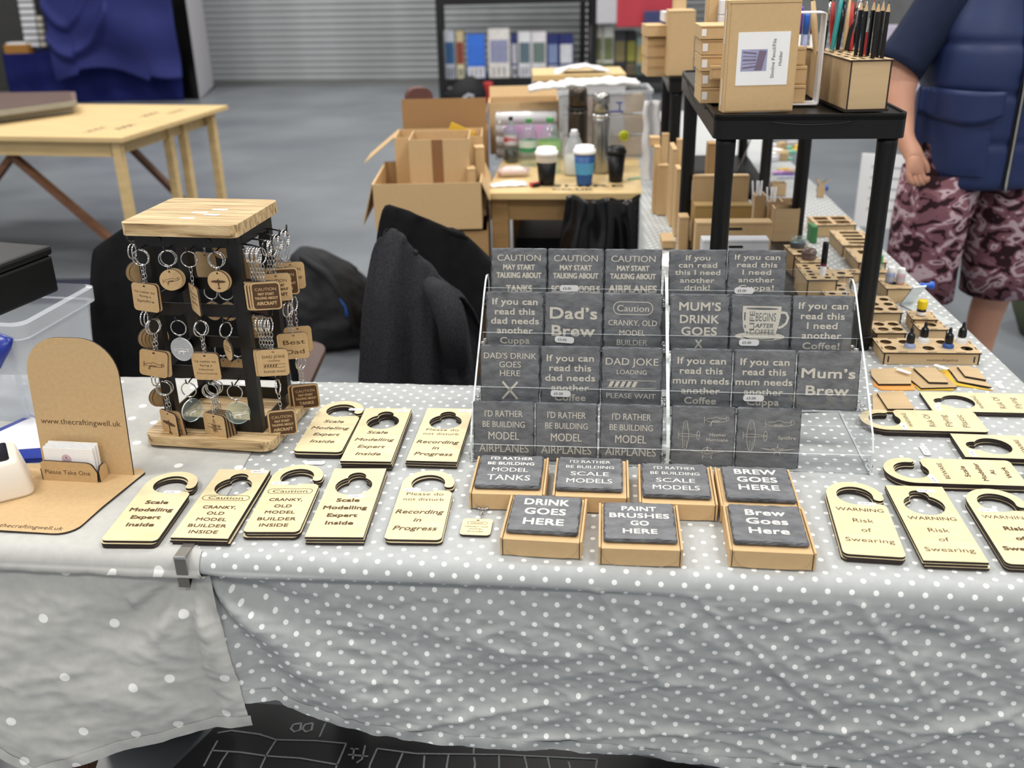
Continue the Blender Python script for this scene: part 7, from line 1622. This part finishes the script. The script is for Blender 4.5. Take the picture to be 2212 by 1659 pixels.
for s in (-1, 1):
    hp = vadd(s * .11, 0, .86, .105, .105, pel); kn = vadd(s * .135, -.03, .47, .062, .066, hp); cf = vadd(s * .142, .02, .33, .058, .062, kn); an = vadd(s * .15, .03, .10, .036, .042, cf); ft = vadd(s * .17, -.05, .045, .04, .032, an); vadd(s * .185, -.15, .03, .036, .022, ft)
    sh = vadd(s * .185, .02, 1.39, .068, .06, sp2)
    if s < 0:
        ua = vadd(-.235, .03, 1.25, .056, .056, sh); el = vadd(ex, .0, ez + .02, .052, .054, ua); fa = vadd((ex + wx) / 2 - .002, -.03, (ez + wz) / 2, .048, .048, el); wr = vadd(wx, -.08, wz, .033, .027, fa)
        pm1 = vadd((wx + hx) / 2 + .003, -.10, (wz + hz) / 2, .030, .024, wr); pl1 = vadd(hx, -.12, hz - .005, .036, .024, pm1)
    else:
        ua = vadd(.24, .03, 1.25, .056, .056, sh); el = vadd(.30, .02, 1.10, .046, .048, ua); fa = vadd(.31, -.04, .98, .042, .042, el); wr = vadd(.31, -.10, .87, .029, .024, fa); pm1 = vadd(.31, -.11, .84, .03, .024, wr); pl1 = vadd(.31, -.12, .80, .036, .024, pm1)
    b = V[pl1]
    for k, (dx, dy, L_) in enumerate(((-.024, -.006, .070), (-.008, -.004, .078), (.008, -.002, .074), (.022, .002, .060))):
        f0 = vadd(b[0] + dx, b[1] + dy, b[2] - .028, .0100, None, pl1); f1 = vadd(b[0] + dx * 1.05 + .010, b[1] + dy - .004, b[2] - .028 - L_ * .34, .0096, None, f0); f2 = vadd(b[0] + dx * .9 + .030, b[1] + dy + .010, b[2] - .028 - L_ * .46, .0088, None, f1); vadd(b[0] + dx * .9 + .040, b[1] + dy + .024, b[2] - .028 - L_ * .30, .0078, None, f2)
    t0 = vadd(V[pm1][0] + .022, V[pm1][1] - .012, V[pm1][2] - .012, .0125, None, pm1); t1 = vadd(V[pm1][0] + .044, V[pm1][1] - .018, V[pm1][2] - .038, .0108, None, t0); vadd(V[pm1][0] + .052, V[pm1][1] - .016, V[pm1][2] - .062, .0092, None, t1)
man = skin_mesh('person', V, Ed, 0, SKIN); man.matrix_local = MT(XM, YM, 0, R(6)); man['label'] = 'person in a navy quilted gilet and camouflage shorts, arm hanging at the side'; man['category'] = 'person'
# t-shirt: trunk with sleeves
def sleeve(s):
    m = MB(); A = Vector((s * .15, .02, 1.40)); B = Vector(((ex if s < 0 else .27), .015, ez + .075 if s < 0 else 1.16)); d = (B - A); n = 9; pts = [A + d * k / n for k in range(n + 1)]
    m.tube([tuple(p) for p in pts], [.085, .086, .083, .080, .078, .077, .076, .076, .077, .078], 18, cap=False); return m
for s in (-1, 1): o = put((sleeve(s), [NAVYS]), 'sleeve', man); k_ = o.modifiers.new('solid', 'SOLIDIFY'); k_.thickness = .005
m = MB(); m.loft([(0, .01, 1.36, .17, .11, 0, .8), (0, .01, 1.43, .13, .09), (0, .012, 1.485, .075, .070)], 28, cap=False); put((m, [NAVYS]), 'shirt_collar', man)
# quilted gilet
zh = aty(2090, 412, YM - .15).z
hw = XM - aty(1974, 390, YM).x; hw2 = XM - aty(1972, 60, YM).x
rings = []; N_ = 60
for k in range(N_ + 1):
    t_ = k / N_; z = zh + (1.44 - zh) * t_
    q = (z - zh) / .145; ph_ = q - math.floor(q); bul = 1 - .045 * math.exp(-((min(ph_, 1 - ph_)) / .08) ** 2)
    rx = hw * (1.0 + .0 * t_) * (1 - .20 * sm01((t_ - .72) / .28)) * (1 + .03 * sin(pi * t_)); ry = .185 * (1 - .34 * sm01((t_ - .55) / .45))
    if k == 0: rx *= .97; ry *= .97
    rings.append((0, .01, z, rx * bul, ry * bul, 0, .82, (lambda zz: (lambda a: .012 * noise.noise(Vector((cos(a) * 2, sin(a) * 2, zz * 9)))))(z)))
m = MB(); m.loft(rings, 56, cap=False); gl = put((m, [NAVYV]), 'gilet', man); k_ = gl.modifiers.new('solid', 'SOLIDIFY'); k_.thickness = .012
def on_gilet(x, z, off=.0):
    t_ = (z - zh) / (1.44 - zh); ry = .185 * (1 - .34 * sm01((t_ - .55) / .45)); rx = hw * (1 - .20 * sm01((t_ - .72) / .28)) * (1 + .03 * sin(pi * t_))
    c_ = min(1, abs(x) / rx) ** (1 / .82); return Vector((x, .01 - ry * max(0, (1 - c_ * c_)) ** .5 ** 1 * 1.0 - off, z)) if True else None
def on_g(x, z, off): 
    t_ = (z - zh) / (1.44 - zh); ry = .185 * (1 - .34 * sm01((t_ - .55) / .45)); rx = hw * (1 - .20 * sm01((t_ - .72) / .28)) * (1 + .03 * sin(pi * t_))
    ca = min(1, abs(x) / rx) ** (1 / .82); sa = sqrt(max(0, 1 - ca * ca)); return (x, .01 - ry * sa ** .82 - off, z)
m = MB()
for k in range(60): m.v += [on_g(-.010, zh + .004 + (1.40 - zh) * k / 60, .004), on_g(.010, zh + .004 + (1.40 - zh) * k / 60, .004)]
for k in range(59): m.f.append([2 * k, 2 * k + 1, 2 * k + 3, 2 * k + 2]); m.m.append(0); m.s.append(True)
put((m, [BLACKM]), 'zip_tape', gl)
m = MB(); m.tube([on_g(0, zh + .004 + (1.40 - zh) * k / 40, .008) for k in range(41)], .0045, 6); put((m, [CHROME]), 'zip', gl)
zp = aty(2203, 165, YM - .2).z; m = MB(); m.box(-.012, -.012, -.02, .012, .0, .02); put((m, [STEEL]), 'zip_pull', gl, Matrix.Translation(on_g(0, zp, .010)))
def pocket(s):
    x0, x1 = (.225, .075); z0, z1 = zh + .05, aty(2050, 215, YM - .18).z
    m = MB(); m.grid(lambda a, b: (lambda p: (p[0], p[1] - .010 - .014 * (sin(pi * a) * sin(pi * b)) ** .5, p[2]))(on_g(s * (x0 + (x1 - x0) * a), z0 + (z1 - z0) * b, 0)), 16, 12); put((m, [NAVYV]), 'pocket', gl)
    f = MB(); f.grid(lambda a, b: (lambda p: (p[0], p[1] - .030, p[2]))(on_g(s * (x0 + .012 + (x1 - x0 - .024) * a), z1 + .022 - (.070 + .028 * sin(pi * a)) * b, 0)), 16, 6); o = put((f, [NAVYV]), 'pocket_flap', gl); q_ = o.modifiers.new('solid', 'SOLIDIFY'); q_.thickness = .006
for s in (-1, 1): pocket(s)
# camouflage shorts
def camo():
    t = NT('camouflage_cotton'); b = t.b; b.inputs['Roughness'].default_value = .85; b.inputs['Specular IOR Level'].default_value = .2
    tc = t.new('ShaderNodeTexCoord'); mp = t.new('ShaderNodeMapping'); mp.inputs['Scale'].default_value = (16, 16, 24); t.link(tc.outputs['Object'], mp.inputs[0])
    nz = t.new('ShaderNodeTexNoise'); nz.inputs['Scale'].default_value = 1; nz.inputs['Detail'].default_value = 1.5; nz.inputs['Distortion'].default_value = 1.2; t.link(mp.outputs[0], nz.inputs[0])
    cr = t.new('ShaderNodeValToRGB'); cr.color_ramp.interpolation = 'CONSTANT'; e = cr.color_ramp.elements
    e[0].position = 0; e[0].color = lin((44, 24, 30)); e[1].position = .42; e[1].color = lin((116, 78, 88))
    for p_, c in ((.52, (132, 94, 102)), (.57, (182, 160, 168)), (.68, (96, 60, 70))): x = e.new(p_); x.color = lin(c)
    t.link(nz.outputs['Fac'], cr.inputs[0]); t.link(cr.outputs[0], b.inputs['Base Color']); return t.mat
CAMO = camo()
zk = aty(2060, 640, YM - .05).z
m = MB(); rip = lambda q: (lambda a: .025 * sin(4 * a + q) + .012 * sin(9 * a + 2 * q))
m.loft([(0, .005, .84, .205, .150, 0, .8, rip(0)), (0, .005, .95, .20, .14, 0, .8), (0, .005, zh + .06, .20, .14, 0, .8)], 36, cap=False)
sh_ = put((m, [CAMO]), 'shorts', man)
for s in (-1, 1):
    m = MB(); m.loft([(s * .138, -.015, zk, .112, .112, 0, .9, rip(.4)), (s * .136, -.01, zk + .10, .112, .115, 0, .9, rip(.9)), (s * .126, 0, .68, .114, .13, 0, .9, rip(1.5)), (s * .105, .0, .86, .115, .142, 0, .85)], 32, cap=False); o = put((m, [CAMO]), 'shorts_leg', sh_); k_ = o.modifiers.new('solid', 'SOLIDIFY'); k_.thickness = .004
# shoes, hair, face
for s in (-1, 1):
    m = MB(); m.loft([(s * .178, -.06, .002, .05, .15, 0, .8), (s * .178, -.06, .03, .05, .148, 0, .8), (s * .176, -.03, .065, .046, .105, 0, .8), (s * .17, .02, .10, .042, .055)], 24); put((m, [BLACKP]), 'shoe', man)
m = MB(); m.loft([(0, .012, 1.655, .088, .094), (0, .015, 1.70, .094, .102), (0, .012, 1.76, .080, .09), (0, .008, 1.80, .040, .045), (0, .008, 1.81, .01, .01)], 24, cap=True); m.v = [(x, y if y > -.055 else -.055 + (y + .055) * .2, z) for x, y, z in m.v]; put((m, [HAIR]), 'hair', man)
for s in (-1, 1):
    m = MB(); m.M = Matrix.Translation((s * .032, -.094, 1.655)); m.lathe([(.001, -.010), (.008, -.006), (.011, 0), (.008, .006), (.001, .010)], 12); put((m, [WHITE]), 'eye', man)
    m = MB(); m.M = Matrix.Translation((s * .082, 0, 1.645)); m.lathe([(.001, -.03), (.012, -.02), (.016, .008), (.010, .026), (.001, .03)], 10); put((m, [SKIN]), 'ear', man)
m = MB(); m.tube([(0, -.095, 1.66), (0, -.112, 1.632), (0, -.106, 1.618)], [.008, .013, .012], 8); put((m, [SKIN]), 'nose', man)
m = MB(); m.tube([(-.024, -.088, 1.592), (0, -.097, 1.590), (.024, -.088, 1.592)], [.003, .006, .003], 8); put((m, [pm('lips', (176, 106, 96), .5)]), 'mouth', man)
# papers on a table behind him
p = at(1900, 430, .05); 
a_, b_ = aty(1900, 395, 4.6), aty(2000, 445, 4.6)
t = thing('price_board', 'tilted white paper notice blurred behind the visitor hand', 'notice', MT(a_.x - .1, 4.6, 0, R(-25)))
h1 = aty(1940, 330, 4.6).z; h0 = aty(1975, 485, 4.6).z
m = MB(); m.box(0, 0, h0, .36, .01, h1); put((m, [WHITE]), 'paper', t)
m = MB(); 
for k in range(5): m.box(.05, -.002, h1 - .06 - .05 * k, .26 - .03 * (k % 2), -.0005, h1 - .052 - .05 * k)
put((m, [GREYPL]), 'print_lines', t, kind='stuff')
m = MB(); m.box(.34, .01, 0, .37, .03, h1 + .05); put((m, [GREENF]), 'green_post', t)
p = at(2190, 740, 0); t = thing('duffel_bag', 'olive green kit bag on the floor behind the visitor', 'bag', MT(p.x + .35, p.y + .1, 0, .2))
m = MB(); m.loft([(0, 0, 0, .28, .2), (0, 0, .12, .32, .22, 0, .8), (0, 0, .28, .28, .18, 0, .8), (0, 0, .36, .1, .06)], 24); put((m, [pm('olive_canvas', (74, 84, 62), .85, var=.4, vscale=(6, 6, 6))]), 'bag_body', t)
m = MB(); m.tube([(-.1, -.1, .3), (-.06, -.16, .42), (.06, -.16, .42), (.1, -.1, .3)], .012); put((m, [NYLON]), 'handle', t)
